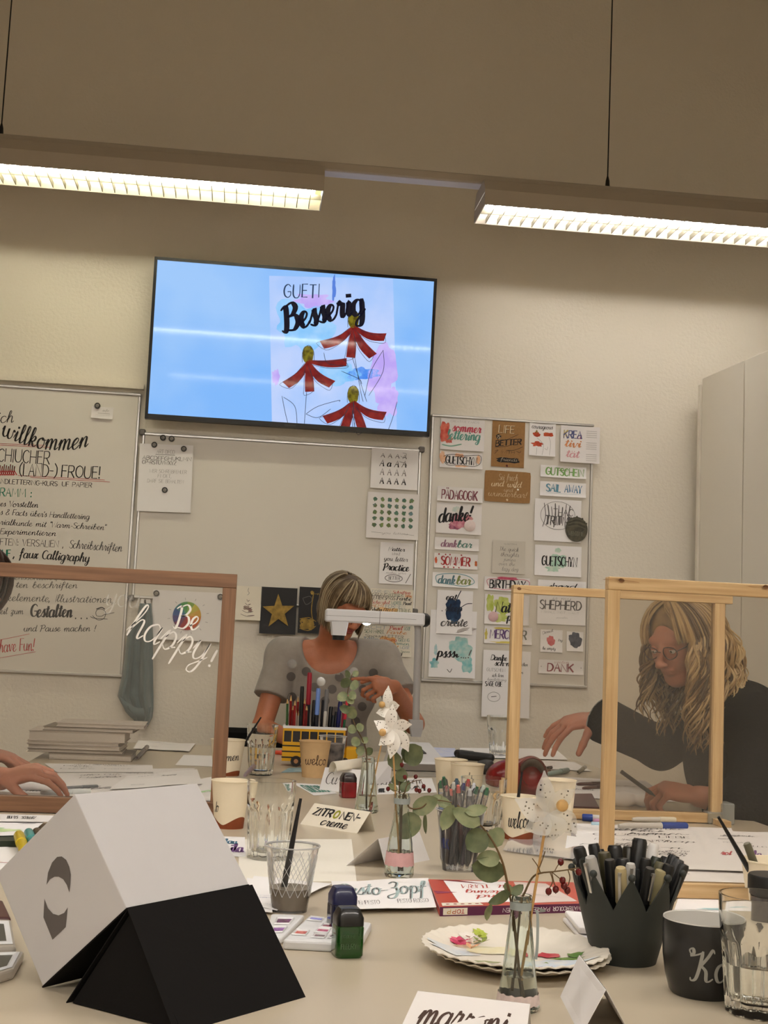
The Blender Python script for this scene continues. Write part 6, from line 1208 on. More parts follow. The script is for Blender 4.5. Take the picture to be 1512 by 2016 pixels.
# loose markers by the screen, loose pens
def lay(label, kind, ca, cc, p, q, r, group=None, z=0):
    a = T(*p, TZ+r*1.15+z); b = T(*q, TZ+r*1.15+z); pen(label, kind, ca, cc, a, b, r, .14, group)
lay('white marker with a blue cap lying before the middle-distance screen', 'mark', (206, 202, 196), (30, 66, 150), (1218, 1626), (1352, 1626), .0078, 'markers lying along the screen foot')
lay('slim white marker lying behind the blue-capped one', 'mark', (206, 202, 196), (214, 208, 190), (1245, 1613), (1330, 1614), .006, 'markers lying along the screen foot')
lay('dark blue marker lying at the left end of the marker row', 'mark', (204, 200, 196), (30, 60, 140), (1200, 1612), (1146, 1609), .0075, 'markers lying along the screen foot')
lay('pink marker lying beside the near screen post', 'mark', (196, 140, 176), (204, 150, 186), (1205, 1618), (1168, 1616), .005, 'markers lying along the screen foot')
lay('light blue pen lying before the pink marker', 'mark', (160, 190, 206), (170, 200, 214), (1207, 1624), (1164, 1622), .0045, 'markers lying along the screen foot')
lay('grey mechanical pencil lying under the reaching hand at left', 'clip', (120, 124, 128), (110, 114, 118), (110, 1552), (192, 1548), .0042)
lay('white tube-like pen with a blue ring lying along the left screen foot', 'mark', (206, 214, 214), (210, 216, 216), (80, 1560), (178, 1558), .0062)
lay('pale blue eraser pen lying beyond the red pouch', 'mark', (150, 176, 174), (140, 164, 162), (1078, 1524), (1118, 1516), .008)
lay('small brown pen lying far behind the pine post', 'mark', (120, 116, 96), (110, 106, 88), (1138, 1520), (1152, 1510), .006)
lay('brown pencil pouch tube lying behind the middle screen, upper', 'mark', (96, 70, 66), (86, 62, 58), (1136, 1544), (1182, 1543), .006, 'brown crayons behind the middle screen')
lay('brown crayon lying behind the middle screen, lower', 'mark', (112, 84, 76), (100, 76, 70), (1148, 1552), (1186, 1549), .006, 'brown crayons behind the middle screen')
lay('dark knife-like tool standing on edge behind the left screen', 'mark', (72, 60, 62), (84, 70, 70), (270, 1492), (290, 1470), .007)
lay('yellow marker peeking over the white box edge at left', 'mark', (196, 170, 20), (200, 174, 24), (52, 1690), (37, 1644), .0085, None, .012)
lay('teal marker beside the yellow one at the left', 'mark', (60, 140, 140), (64, 150, 148), (72, 1680), (56, 1638), .0075, None, .012)
lay('dark brown marker right of the teal one', 'mark', (60, 52, 30), (64, 54, 32), (92, 1672), (72, 1637), .0075, None, .012)
lay('orange-red marker lying left of the toy bus', 'mark', (206, 70, 40), (214, 80, 50), (540, 1481), (560, 1482), .0075)
lay('grey-violet eraser pencil leaning behind the tall glass', 'mark', (130, 112, 122), (140, 122, 132), (482, 1527), (500, 1508), .0062, None, .02)

# ---------------------------------------------------------------- paint box, plates, book
def slab(label, name, px, z, h, m, cat, wells=(), parts=None):
    c = [T(x, y, TZ+z+h) for x, y in px]; o = wthing(name, label, cat, tuple(sum(c, V())/4)-V((0, 0, 0)) if False else tuple(sum(c, V((0, 0, 0)))/4))
    mb = MB(); ctr = sum(c, V((0, 0, 0)))/4; inn = [p.lerp(ctr, .06) for p in c]; lo = [p-V((0, 0, h)) for p in c]; 
    mb.add(lo+c, [(3, 2, 1, 0), (4, 5, 6, 7), (0, 1, 5, 4), (1, 2, 6, 5), (2, 3, 7, 6), (3, 0, 4, 7)], m); bo = mb.build('tray', o, smooth=False); bv = bo.modifiers.new('b', 'BEVEL'); bv.width = min(.003, h*.3); bv.segments = 2
    for (u, v, w_, l_, wm) in wells:
        mb = MB(); q = []
        for (du, dv) in ((-1, -1), (1, -1), (1, 1), (-1, 1)):
            for (k, zz) in ((1.0, .0006),): q.append(bil(c, u+du*w_*k, v+dv*l_*k)+V((0, 0, zz)))
        cen = sum(q, V((0, 0, 0)))/4; rim = q; mid = [p.lerp(cen, .12)+V((0, 0, .0016)) for p in q]; inr = [p.lerp(cen, .26)-V((0, 0, .0004)) for p in q]
        mb.add(rim+mid+inr, [(i, (i+1) % 4, (i+1) % 4+4, i+4) for i in range(4)]+[(i+4, (i+1) % 4+4, (i+1) % 4+8, i+8) for i in range(4)], WHITE); pn = mb.build('paint_well', o)
        mb = MB(); mb.add([p+V((0, 0, .0003)) for p in inr], [(0, 1, 2, 3)], wm); mb.build('paint', pn, smooth=False)
    return o
pc = lambda r, g, b: mat('paint_%d_%d_%d' % (r, g, b), srgb(r, g, b), .25, col2=srgb(min(255, r+50), min(255, g+50), min(255, b+50)), scale=120)
slab('open white watercolour box with red and crimson pans, beside the green ink bottle', 'paint_box', [(557, 1850), (708, 1858), (732, 1816), (608, 1802)], 0, .012, WHITE, 'paint box',
     [(.14, .28, .10, .10, pc(170, 50, 40)), (.42, .20, .09, .08, pc(80, 40, 50)), (.40, .42, .10, .09, pc(150, 30, 76)), (.42, .62, .10, .08, pc(120, 20, 50)), (.16, .86, .12, .08, pc(80, 80, 170)), (.62, .22, .08, .08, pc(90, 40, 60)), (.66, .62, .08, .08, pc(60, 60, 90)), (.9, .5, .06, .16, pc(120, 110, 120)), (.42, .86, .09, .07, pc(160, 170, 160))])
slab('lid tray of the watercolour box with violet paint, behind the black stand', 'paint_tray', [(520, 1848), (556, 1846), (600, 1801), (534, 1799)], 0, .008, WHITE, 'paint tray', [(.5, .32, .3, .12, pc(110, 50, 130)), (.5, .68, .3, .14, pc(80, 30, 70))])
def book(label, px, z, h, cover, page, spine_txt=None, cat='book', name='book', group=None, art=None):
    c = [T(x, y, TZ+z+h) for x, y in px]; ctr = sum(c, V((0, 0, 0)))/4; o = wthing(name, label, cat, tuple(ctr), group); k = .0018; vz = V((0, 0, 1))
    def slab_(pts, z0_, z1_, m, nm, lb_=None):
        mb = MB(); mb.add([p-vz*z0_ for p in pts]+[p-vz*z1_ for p in pts], [(0, 1, 2, 3), (7, 6, 5, 4), (0, 4, 5, 1), (1, 5, 6, 2), (2, 6, 7, 3), (3, 7, 4, 0)], m); return tag(mb.build(nm, o, smooth=False), lb_)
    tp = slab_(c, 0, k, cover, 'front_cover'); inn = [p.lerp(ctr, .03) for p in c]; slab_(inn, k, h-k, page, 'pages'); slab_(c, h-k, h, cover, 'back_cover')
    return o, c, tp
bk_c = mat('book_red', srgb(196, 74, 58), .35); 
px = [(866, 1786), (1147, 1779), (1129, 1737), (843, 1731)]
o, c, tp = book('red lettering book lying upside down behind the near vase', px, 0, .0125, bk_c, PAPER)
mb = MB(); vz = V((0, 0, 1)); e = (c[1]-c[0]).normalized(); nrm = V((e.y, -e.x, 0)); nrm = nrm if nrm.y < 0 else -nrm
sp = [c[0]+nrm*.0012+vz*.0002, c[1]+nrm*.0012+vz*.0002]; SPm = mat('spine_violet', srgb(92, 34, 70), .4)
mb.add([sp[0], sp[1], sp[1]-vz*.0127, sp[0]-vz*.0127, c[0]+vz*.0002, c[1]+vz*.0002, c[1]-vz*.0125, c[0]-vz*.0125], [(3, 2, 1, 0), (0, 1, 5, 4), (4, 7, 3, 0), (1, 2, 6, 5), (7, 6, 2, 3)], SPm); so = mb.build('spine', o, smooth=False); so['label'] = 'dark violet spine with white letters'
mb = MB(); Lw = (c[1]-c[0]).length; fs_ = lambda u, v: sp[0].lerp(sp[1], u/Lw)+nrm*.0005-vz*v       # v runs down: the book lies upside down
mb.add([fs_(Lw*.02, .0015), fs_(Lw*.185, .0015), fs_(Lw*.185, .011), fs_(Lw*.02, .011)], [(0, 1, 2, 3)], CREAM)
fl = lambda L0: (lambda u, v: fs_(L0-u, v)+nrm*.0003)
for s, x_, w_, cm in (('TO', .165, .055, I(176, 40, 40)), ('P', .105, .026, I(190, 90, 40)), ('P', .07, .026, I(200, 150, 60)), ('PEN', .50, .075, I(230, 220, 224)), ('WATERCOLOR', .98, .20, I(230, 220, 224)), ('PATTERN M', .76, .22, I(230, 220, 224))):
    letter(mb, s, cm, fl(Lw*x_), 0, .0036, .0055, width=w_*Lw, cursive=None, thin=2.0, thick=2.6)
tag(mb.build('spine_print', so, smooth=False), kind='stuff')
mb = MB(); g = lambda u, v: bil(c, u, v)+vz*.0004; WH_ = PAPERW
mb.add([g(.14, .12), g(.60, .12), g(.52, .96), g(.10, .96)], [(0, 1, 2, 3)], WH_); mb.add([g(.60, .06), g(.97, .1), g(.80, .9), g(.58, .96)], [(0, 1, 2, 3)], mat('cover_pink', srgb(222, 206, 200), .4)); mb.add([g(.02, .03), g(.30, .03), g(.28, .13), g(.02, .13)], [(0, 1, 2, 3)], CREAM)
for k_ in range(5): flat(mb, blob(.014, 10, .2, k_, 1, 1), I(150, 50, 44), lambda u, v: g(u, v)+vz*.0002, .06+.05*k_, .08)
mb.add([g(.0, .55), g(.16, .5), g(.02, .45)], [(0, 1, 2)], I(150, 60, 90)); mb.add([g(.05, .97), g(.4, .82), g(.2, .97)], [(0, 1, 2)], I(120, 30, 40)); mb.add([g(.6, .5), g(.9, .26), g(.95, .2), g(.7, .3)], [(0, 1, 2, 3)], I(150, 140, 140))
gl_ = lambda u, v: g(1-u, 1-v)+vz*.0003
for s, u, v, h, w_ in (('Hand', .46, .62, .14, .26), ('Lettering', .44, .44, .14, .34), ('mit', .42, .2, .14, .12), ('TURM', .6, .2, .14, .2)): letter(mb, s, I(184, 70, 60), gl_, u, v, h, width=w_, cursive=True if s != 'TURM' else None, thin=.9, thick=1.8)
mb.build('cover_print', tp, smooth=False)
# plates
pcx = T(1012, 1894); ps_ = mpp(pcx)
def plate(label, dz, R_, dx=0, tilt=0):
    o = thing('paper_plate', label, 'plate', (pcx.x+dx, pcx.y, TZ+dz), (tilt, 0, 0), 'stacked scalloped plates'); pm = mat('plate_white', srgb(228, 220, 206), .45)
    def mod(a, z, r): return 1+(.018*abs(math.sin(a*19)) if r > R_*.92 else 0)
    mb = MB(); n = 152; mb.lathe([(0, .0012), (R_*.66, .0012), (R_*.74, .004), (R_*.96, .0135), (R_, .014), (R_, .0152), (R_*.955, .015), (R_*.74, .0055), (R_*.66, .0026), (0, .0026)], pm, n, None, mod)
    for i, v in enumerate(mb.v):
        r = math.hypot(v[0], v[1])
        if r > R_*.7: a = math.atan2(v[1], v[0]); mb.v[i] = (v[0], v[1], v[2]+.0009*math.sin(a*38)*min(1, (r-R_*.7)/(R_*.2)))
    mb.build('dish', o); return o
R_ = 182*ps_
plate('lower scalloped plate of the stack, only its rim in view', 0, R_*.97, .006)
pl = plate('upper scalloped paper plate with painted flowers', .006, R_)
mb = MB(); GZ = [0]; gp = lambda x, y: (x, y, GZ[0]+(.0031 if math.hypot(x, y) < R_*.66 else .0031+(math.hypot(x, y)-R_*.66)*.36))
def pp(px_, py_): q = T(px_, py_, TZ+.009); return q.x-pl.location.x, q.y-pl.location.y
for (x, y, r, c1_, c2_, sx, sy) in ((900, 1874, .020, (206, 214, 222), (226, 222, 214), 1.8, 1), (1095, 1900, .022, (196, 208, 222), (224, 222, 216), 2.0, 1), (928, 1866, .012, (222, 190, 160), (236, 220, 200), 1.4, 1.4), (970, 1872, .022, (226, 216, 176), (232, 226, 200), 1.6, 1), (908, 1857, .011, (196, 60, 96), (216, 120, 140), 1.3, 1), (1077, 1882, .013, (190, 60, 70), (216, 120, 120), 1.3, .9), (944, 1847, .008, (160, 176, 60), (190, 196, 90), 1.2, 1.2),
                                    (1118, 1890, .010, (96, 130, 60), (140, 160, 90), 1.8, .7), (1132, 1883, .008, (84, 124, 56), (130, 150, 80), 1.2, 1.4), (1090, 1898, .007, (130, 150, 90), (150, 170, 110), 1.8, .7), (952, 1897, .009, (130, 140, 90), (160, 160, 120), 2, .7), (1068, 1913, .006, (200, 100, 110), (214, 150, 150), 2, .7), (925, 1852, .010, (232, 224, 214), (240, 234, 226), 1.3, 1.2), (940, 1857, .004, (110, 126, 70), (130, 140, 90), 1.5, 1)):
    GZ[0] += .00015; q = pp(x, y); flat(mb, blob(r, 22, .35, x, sx, sy), wash(*c1_, *c2_), gp, q[0], q[1])
mb.build('flower_print', pl, smooth=False)
# flower ornaments on the plate
o = wthing('napkin_flowers', 'little paper flowers in pink, white and green lying on the plate', 'decoration', tuple(T(930, 1862, TZ+.012)))
for k, (x, y, c_, sx) in enumerate(((906, 1856, (196, 62, 100), 1.6), (925, 1848, (236, 228, 220), 1.2), (932, 1858, (230, 214, 200), 1.2), (944, 1846, (164, 176, 62), 1), (948, 1856, (128, 140, 70), 1.3), (927, 1868, (222, 170, 130), 1.3))):
    q = T(x, y, TZ+.014); mb = MB()
    for j in range(4):
        a = 2*PI*j/4+k; mb.add([q, q+V((.006*sx*math.cos(a-.5), .006*math.sin(a-.5), .004)), q+V((.010*sx*math.cos(a), .010*math.sin(a), .006)), q+V((.006*sx*math.cos(a+.5), .006*math.sin(a+.5), .004))], [(0, 1, 2, 3)], I(*c_))
    mb.build('petals', o, smooth=False)
# folded napkins beside the pot
for lb_, pxs, z, h in (('folded white napkin packet left of the crown pot, lower', [(1150, 1852), (1205, 1850), (1200, 1812), (1108, 1806)], .0, .006), ('folded white napkin packet left of the crown pot, upper', [(1140, 1826), (1195, 1830), (1190, 1798), (1112, 1792)], .008, .008)):
    slab(lb_, 'napkin', pxs, z, h, PAPERW, 'napkin')
# books behind the left screen
BG = mat('book_grey', srgb(126, 114, 100), .7); BGL = mat('book_pale', srgb(196, 184, 172), .6, var=.12, scale=60); PG_ = mat('page_edges', srgb(190, 180, 168), .85, var=.1, scale=200, stretch=(1, 1, 8))
bx = [((95, 260), 0, .020, BG, 'dark-covered bottom book of the left pile'), ((52, 240), .021, .010, BG, 'thin grey book second from the bottom of the left pile'), ((54, 238), .032, .012, BGL, 'worn pale book in the middle of the left pile'), ((50, 232), .045, .010, BGL, 'thin pale book above the middle of the left pile'), ((52, 245), .056, .030, BGL, 'thick patterned book in the upper left pile'), ((82, 262), .087, .012, BG, 'grey book under the topmost one of the left pile'), ((105, 280), .100, .012, BGL, 'topmost pale patterned book of the left pile')]
Yb = T(150, 1497).y
for k, ((xa, xb), z, h, m, lb_) in enumerate(bx):
    o = thing('book', lb_, 'book', ((PY(xa, 1480, Yb).x+PY(xb, 1480, Yb).x)/2, Yb+.11, TZ+z), (0, 0, .03*math.sin(k*2.3)), 'books stacked behind the left screen'); a = (PY(xb, 1480, Yb).x-PY(xa, 1480, Yb).x)/2; d = .105
    mb = MB(); mb.box((-a, -d, 0), (a, d, .0018), m); mb.build('back_cover', o, smooth=False)
    mb = MB(); mb.box((-a, -d, h-.0018), (a, d, h), m); mb.build('front_cover', o, smooth=False)
    mb = MB(); mb.box((-a+.003, -d+.003, .0018), (a-.003, d-.003, h-.0018), PG_); mb.build('pages', o, smooth=False)

# ---------------------------------------------------------------- document camera
db = T(815, 1519); ds = mpp(db); DY = db.y
o = wthing('document_camera', 'white document camera with grey stem and a lit lamp under its arm', 'camera', (db.x, DY+.12, TZ))
def q_(px_, py_, Y=DY+.24): return PY(px_, py_, Y)
GS = mat('stem_grey', srgb(160, 157, 155), .35); WP = mat('device_white', (.70, .70, .72), .35)
L_, R__ = T(770, 1516).x, T(872, 1516).x; zt0 = TZ+.045
mb = MB(); mb.add([(L_, DY, TZ+.002), (R__, DY, TZ+.002), (R__, DY+.26, TZ+.002), (L_, DY+.26, TZ+.002), (L_, DY, TZ+.03), (R__, DY, TZ+.03), (R__-.02, DY+.26, TZ+.075), (L_+.02, DY+.26, TZ+.075)], [(3, 2, 1, 0), (4, 5, 6, 7), (0, 1, 5, 4), (1, 2, 6, 5), (2, 3, 7, 6), (3, 0, 4, 7)], WP); bo = mb.build('base', o, smooth=False); bv = bo.modifiers.new('b', 'BEVEL'); bv.width = .006; bv.segments = 3
mb = MB(); mb.box((L_+.004, DY-.002, TZ+.004), (R__-.004, DY, TZ+.024), mat('panel_grey', srgb(120, 112, 104), .5)); mb.build('front_panel', o, smooth=False)
f = lambda x, y, k: V((x, DY+y, TZ+.03+.045*y/.26+k)); xm = (L_+R__)/2+.01
mb = MB(); mb.add([f(xm-.024, .10, .001), f(xm+.024, .10, .001), f(xm+.016, .15, .001), f(xm-.016, .15, .001), f(xm-.024, .10, .004), f(xm+.024, .10, .004), f(xm+.016, .15, .004), f(xm-.016, .15, .004)], [(0, 1, 5, 4), (1, 2, 6, 5), (2, 3, 7, 6), (3, 0, 4, 7), (4, 5, 6, 7)], BLACK); tag(mb.build('control_button', o, smooth=False), 'black button panel')
sx_ = q_(819, 1410).x
mb = MB(); p0 = q_(818, 1450); p1_ = q_(818, 1417); w_ = 13*ds*1.03
mb.add([(p0.x-w_*.7, p0.y-.02, p0.z), (p0.x+w_*.7, p0.y-.02, p0.z), (p0.x+w_*.7, p0.y+.012, p0.z), (p0.x-w_*.7, p0.y+.012, p0.z), (p0.x-w_, p0.y-.024, p0.z+.03), (p0.x+w_, p0.y-.024, p0.z+.03), (p0.x+w_, p0.y+.014, p0.z+.03), (p0.x-w_, p0.y+.014, p0.z+.03), (p1_.x-w_*1.05, p0.y-.024, p1_.z), (p1_.x+w_*1.05, p0.y-.024, p1_.z), (p1_.x+w_*1.05, p0.y+.014, p1_.z), (p1_.x-w_*1.05, p0.y+.014, p1_.z)],
       [(3, 2, 1, 0)]+[(i, (i+1) % 4, (i+1) % 4+4, i+4) for i in range(4)]+[(i+4, (i+1) % 4+4, (i+1) % 4+8, i+8) for i in range(4)]+[(8, 9, 10, 11)], GS); mb.build('stem_foot', o, smooth=False)
mb = MB(); pts = cr([q_(818, 1450), q_(819, 1418), q_(821, 1330), q_(823, 1260), q_(822, 1232), q_(813, 1217), q_(802, 1213)], 5); mb.tube(pts, 7.2*ds*1.05, GS, 12); mb.build('stem', o)
hd = [q_(641, 1200), q_(835, 1206), q_(835, 1231), q_(641, 1228)]; hx0, hx1 = hd[0].x, hd[1].x; hz1 = (hd[0].z+hd[1].z)/2; hz0 = (hd[2].z+hd[3].z)/2; hy = hd[0].y
mb = MB(); mb.box((hx0, hy-.03, hz0+.002), (hx1, hy+.03, hz1), WP, bev=.005); mb.build('head', o)
mb = MB(); mb.box((hx0+.001, hy-.0305, (hz0+hz1)/2-.0005), (hx1-.03, hy-.03, (hz0+hz1)/2+.0003), dg_); xs_ = q_(746, 1215).x; mb.box((xs_-.0007, hy-.0306, hz0+.002), (xs_+.0007, hy-.03, hz1), dg_); mb.build('seam', o, smooth=False)
mb = MB(); xe = q_(847, 1215).x; mb.lathe([(0, 0), (.024, 0), (.022, .012), (.015, .02), (0, .021)], BLACK, 20, Matrix.Translation((hx1, hy, (hz0+hz1)/2)) @ Matrix.Rotation(PI/2, 4, 'Y')); mb.build('zoom_knob', o)
lx = q_(667, 1240).x; lz = q_(667, 1251).z; mb = MB(); mb.lathe([(.0, lz), (.024, lz), (.031, hz0+.003), (.0, hz0+.003)], WP, 4 * 6, Matrix.Translation((lx, hy, 0)), lambda a, z, r: 1/max(.01, (abs(math.cos(a))**5+abs(math.sin(a))**5)**(1/5))); mb.build('lens_housing', o)
mb = MB(); z_ = q_(667, 1260).z; mb.lathe([(0, z_), (.020, z_), (.021, lz), (0, lz)], BLACK, 24, Matrix.Translation((lx, hy, 0))); tag(mb.build('lens', o), 'black lens ring')
LE = lamp_emit('camera_lamp', (1, .98, .95), 30); mb = MB(); ll = q_(721, 1228).x; mb.sphere((ll, hy-.012, hz0+.002), (.013, .012, .006), LE, 14); tag(mb.build('lamp', o), 'small lit lamp')

# ---------------------------------------------------------------- pouches and odds and ends
def pouch(name, label, cat, prims, m, cell=.003, extra=None):
    c = prims[0][1]; o = wthing(name, label, cat, (float(c[0]), float(c[1]), TZ)); surface(prims, cell, 'body', [m], o); return o
Yp = T(1025, 1590).y
a_, b_ = PY(985, 1520, Yp+.25), PY(1000, 1530, Yp+.1)
RP = mat('red_vinyl', srgb(120, 24, 24), .25, var=.25, scale=20); GRI = mat('pouch_inside', srgb(84, 74, 66), .8)
c0 = T(1030, 1575); k = mpp(c0)
pr_ = [ell((c0.x-.02, c0.y+.06, TZ+.05), (.07, .055, .05), None, .02), ell((c0.x+.035, c0.y+.07, TZ+.055), (.045, .05, .055), None, .02), ell((c0.x+.03, c0.y+.01, TZ+.075), (.036, .05, .045), None, .01, None, -1), ell((c0.x, c0.y, TZ-.05), (.2, .2, .05), None, .004, None, -1)]
ro = pouch('pouch', 'open dark red pencil pouch behind the pine post', 'pouch', pr_, RP)
mb = MB(); vs = []; n = 14
for i in range(n+1):
    a = -.35+PI*1.1*i/n; vs += [(c0.x+.03+.040*math.cos(a), c0.y+.035, TZ+.055+.052*math.sin(a)), (c0.x+.03+.030*math.cos(a), c0.y+.045, TZ+.05+.035*math.sin(a))]
mb.add(vs, [(2*i, 2*i+1, 2*i+3, 2*i+2) for i in range(n)], GRI); sm = mb.build('lining', ro); md = sm.modifiers.new('s', 'SOLIDIFY'); md.thickness = .002
mb = MB(); mb.tube([V(v) for v in vs[::2]], .0025, mat('pouch_piping', srgb(90, 30, 28), .4), 6); mb.build('zip', ro)
c0 = T(935, 1500); pr_ = [cone((c0.x-.04, c0.y+.05, TZ+.018), (c0.x+.055, c0.y, TZ+.016), .017, .015, .01), cone((c0.x-.05, c0.y+.07, TZ+.022), (c0.x+.0, c0.y+.05, TZ+.024), .014, .010, .01)]
pouch('pouch', 'black glasses case lying between the document camera and the far glass', 'case', pr_, BLACK)
c0 = T(957, 1526); pr_ = [ell((c0.x, c0.y+.02, TZ+.022), (.024, .03, .022), None, .01), cone((c0.x-.015, c0.y+.02, TZ+.03), (c0.x+.015, c0.y+.02, TZ+.034), .012, .012, .01)]
pouch('pouch', 'small black box-shaped case behind the two cream cups', 'case', pr_, DKPL)
c0 = T(1254, 1590); rr = random.Random(4); pr_ = [ell((c0.x+rr.uniform(-.04, .04), c0.y+.03+rr.uniform(-.01, .02), TZ+.016), (rr.uniform(.018, .03), .022, rr.uniform(.012, .02)), None, .008) for _ in range(7)]
pouch('tissue', 'crumpled white tissue before the writing hand', 'tissue', pr_, PAPERW)
c0 = T(66, 1560); pr_ = [ell((c0.x+rr.uniform(-.03, .03), c0.y+.03+rr.uniform(-.01, .02), TZ+.012), (rr.uniform(.015, .025), .018, rr.uniform(.010, .018)), None, .008) for _ in range(6)]
pouch('tissue', 'crumpled white tissue under the left hand', 'tissue', pr_, PAPERW)
slab('dark red flat box behind the middle-distance screen', 'flat_box', [(1118, 1586), (1180, 1588), (1166, 1562), (1122, 1562)], 0, .008, mat('box_maroon', srgb(92, 56, 58), .4), 'box')
slab('dark red box at the left edge behind the white box', 'flat_box', [(-60, 1806), (22, 1806), (6, 1772), (-60, 1772)], .0, .012, mat('box_darkred', srgb(70, 18, 14), .4), 'box')
for lb_, pxs, z, h in (('clear-rimmed tray with dark pans at the left edge, further one', [(-70, 1866), (32, 1864), (22, 1810), (-70, 1808)], .004, .014), ('clear-rimmed tray with dark pans at the left edge, nearer one', [(-80, 1940), (28, 1906), (48, 1872), (-70, 1874)], 0, .012)):
    slab(lb_, 'paint_tray', pxs, z, h, mat('tray_grey', srgb(170, 162, 150), .3), 'paint tray', [(.5, .5, .44, .42, mat('pan_dark', (.03, .035, .035), .15))])
o = wthing('pastel_chips', 'small heap of brown crayon ends beyond the red pouch', 'crayons', tuple(T(1068, 1520))); 
for k in range(6):
    c0 = T(1058+k*4, 1522-(k % 3)*5, TZ+.006+.004*(k % 2)); mb = MB(); mb.tube([c0, c0+V((.016, .004*(k-3), .002))], .0055, I((110, 150, 90, 170, 120, 80)[k], (60, 120, 80, 110, 96, 60)[k], (50, 100, 70, 90, 80, 50)[k]), 8); mb.build('crayon_end', o)

# ---------------------------------------------------------------- twigs, leaves, berries, pinwheels
def leaf_mesh(mb, p, d, nrm, L, W_, m, cup=.12):
    d = d.normalized(); nrm = (nrm-d*nrm.dot(d)).normalized(); s = d.cross(nrm); N = 8; vs = []
    for i in range(N+1):
        t = i/N; w_ = W_/2*(math.sin(PI*t**.85))**.6 if 0 < t < 1 else 0
        for k in (-1, -.5, 0, .5, 1): vs.append(p+d*L*t+s*w_*k+nrm*(cup*L*(abs(k)**2)*.35-cup*L*.5*math.sin(PI*t)+L*.02*math.sin(5*t+k)))
    mb.add(vs, [(i*5+k, i*5+k+1, i*5+k+6, i*5+k+5) for i in range(N) for k in range(4)], m)
def branch(label, stem_px, Y, leaves, foot=None, stem_r=.0013, name='eucalyptus_twig', seed=1, m=LEAF, md=LEAFD):
    """stem_px: (px,py,dy); leaves: (px base, py base, px tip, py tip, width px, tilt)"""
    r = random.Random(seed); pts = ([V(foot)] if foot is not None else [])+[PY(x, y, Y+dy) for x, y, dy in stem_px]
    o = wthing(name, label, 'twig', tuple(pts[0])); mb = MB(); sp_ = cr(pts, 5); mb.tube(sp_, [stem_r*(1.4-.8*i/len(sp_)) for i in range(len(sp_))], TWIG, 6); mb.build('stem', o)
    for (x0_, y0_, x1__, y1__, w_, tl) in leaves:
        a = PY(x0_, y0_, Y+r.uniform(-.01, .01)); b = PY(x1__, y1__, Y+r.uniform(-.012, .006)+tl*.02); sc = mpp(a)
        mb = MB(); nrm = V((r.uniform(-.35, .35), -1, r.uniform(-.1, .5)+tl)); leaf_mesh(mb, a, b-a, nrm, (b-a).length, w_*sc, m if r.random() < .72 else md); mb.build('leaf', o)
    return o
Yv1, Yv2, Yv3 = v1[1].y, v2[1].y, v3[1].y
branch('eucalyptus twig with four large round leaves in the near vase', [(1010, 1800, 0), (1006, 1772, 0), (999, 1740, 0), (990, 1700, .0), (975, 1665, 0), (955, 1635, .01), (930, 1610, .01), (900, 1585, .02)], Yv1,
       [(992, 1722, 928, 1702, 50, 0), (985, 1690, 938, 1690, 34, .2), (958, 1640, 918, 1672, 48, 0), (962, 1636, 988, 1664, 46, 0), (945, 1625, 890, 1592, 36, .4), (893, 1585, 870, 1635, 30, .0), (915, 1600, 960, 1590, 26, .3), (1006, 1758, 962, 1778, 26, .4), (1004, 1764, 1030, 1742, 22, .6), (965, 1778, 958, 1812, 16, .3), (990, 1745, 1015, 1760, 26, .3)], foot=(v1[1].x+.004, v1[1].y, TZ+.012), seed=2)
branch('eucalyptus twig spreading right from the middle vase', [(790, 1600, 0), (797, 1566, 0), (806, 1590, -.01), (830, 1590, -.01), (850, 1575, 0), (890, 1580, 0)], Yv2,
       [(822, 1600, 788, 1652, 44, .1), (812, 1598, 862, 1572, 36, .2), (858, 1570, 890, 1590, 22, .2), (836, 1600, 838, 1642, 9, .0), (783, 1556, 764, 1544, 16, .4), (790, 1560, 806, 1538, 20, .3), (845, 1580, 870, 1566, 18, .2)], foot=(v2[1].x, v2[1].y, TZ+.01), seed=3)
branch('dark leafy twig standing up behind the large white pinwheel', [(786, 1560, 0), (790, 1520, .01), (795, 1470, .02), (800, 1440, .02)], Yv2+.02,
       [(795, 1500, 830, 1470, 46, 0), (790, 1490, 764, 1505, 40, .1), (800, 1450, 772, 1440, 26, 0), (796, 1530, 770, 1540, 24, .2), (793, 1540, 788, 1510, 26, .1), (800, 1470, 826, 1500, 40, .1)], foot=(v2[1].x+.004, v2[1].y+.003, TZ+.01), seed=4, m=LEAFD)
branch('tall curling eucalyptus twig in the far vase', [(722, 1492, 0), (715, 1460, 0), (700, 1430, 0), (690, 1400, .01), (684, 1370, .01), (688, 1345, .01), (694, 1326, .01)], Yv3,
       [(690, 1400, 668, 1392, 20, .1), (686, 1412, 698, 1392, 26, 0), (684, 1366, 664, 1378, 20, .2), (686, 1352, 674, 1336, 22, .1), (690, 1346, 706, 1352, 22, .1), (688, 1362, 700, 1376, 18, .3), (694, 1330, 706, 1322, 14, .2), (688, 1334, 680, 1320, 14, .1), (700, 1430, 686, 1442, 18, 0), (702, 1436, 716, 1428, 18, .2), (708, 1455, 692, 1466, 20, .1), (712, 1462, 724, 1452, 16, .1), (718, 1480, 700, 1476, 22, .2), (720, 1484, 734, 1474, 16, .2), (684, 1384, 696, 1372, 18, .1)], foot=(v3[1].x, v3[1].y, TZ+.01), seed=5)
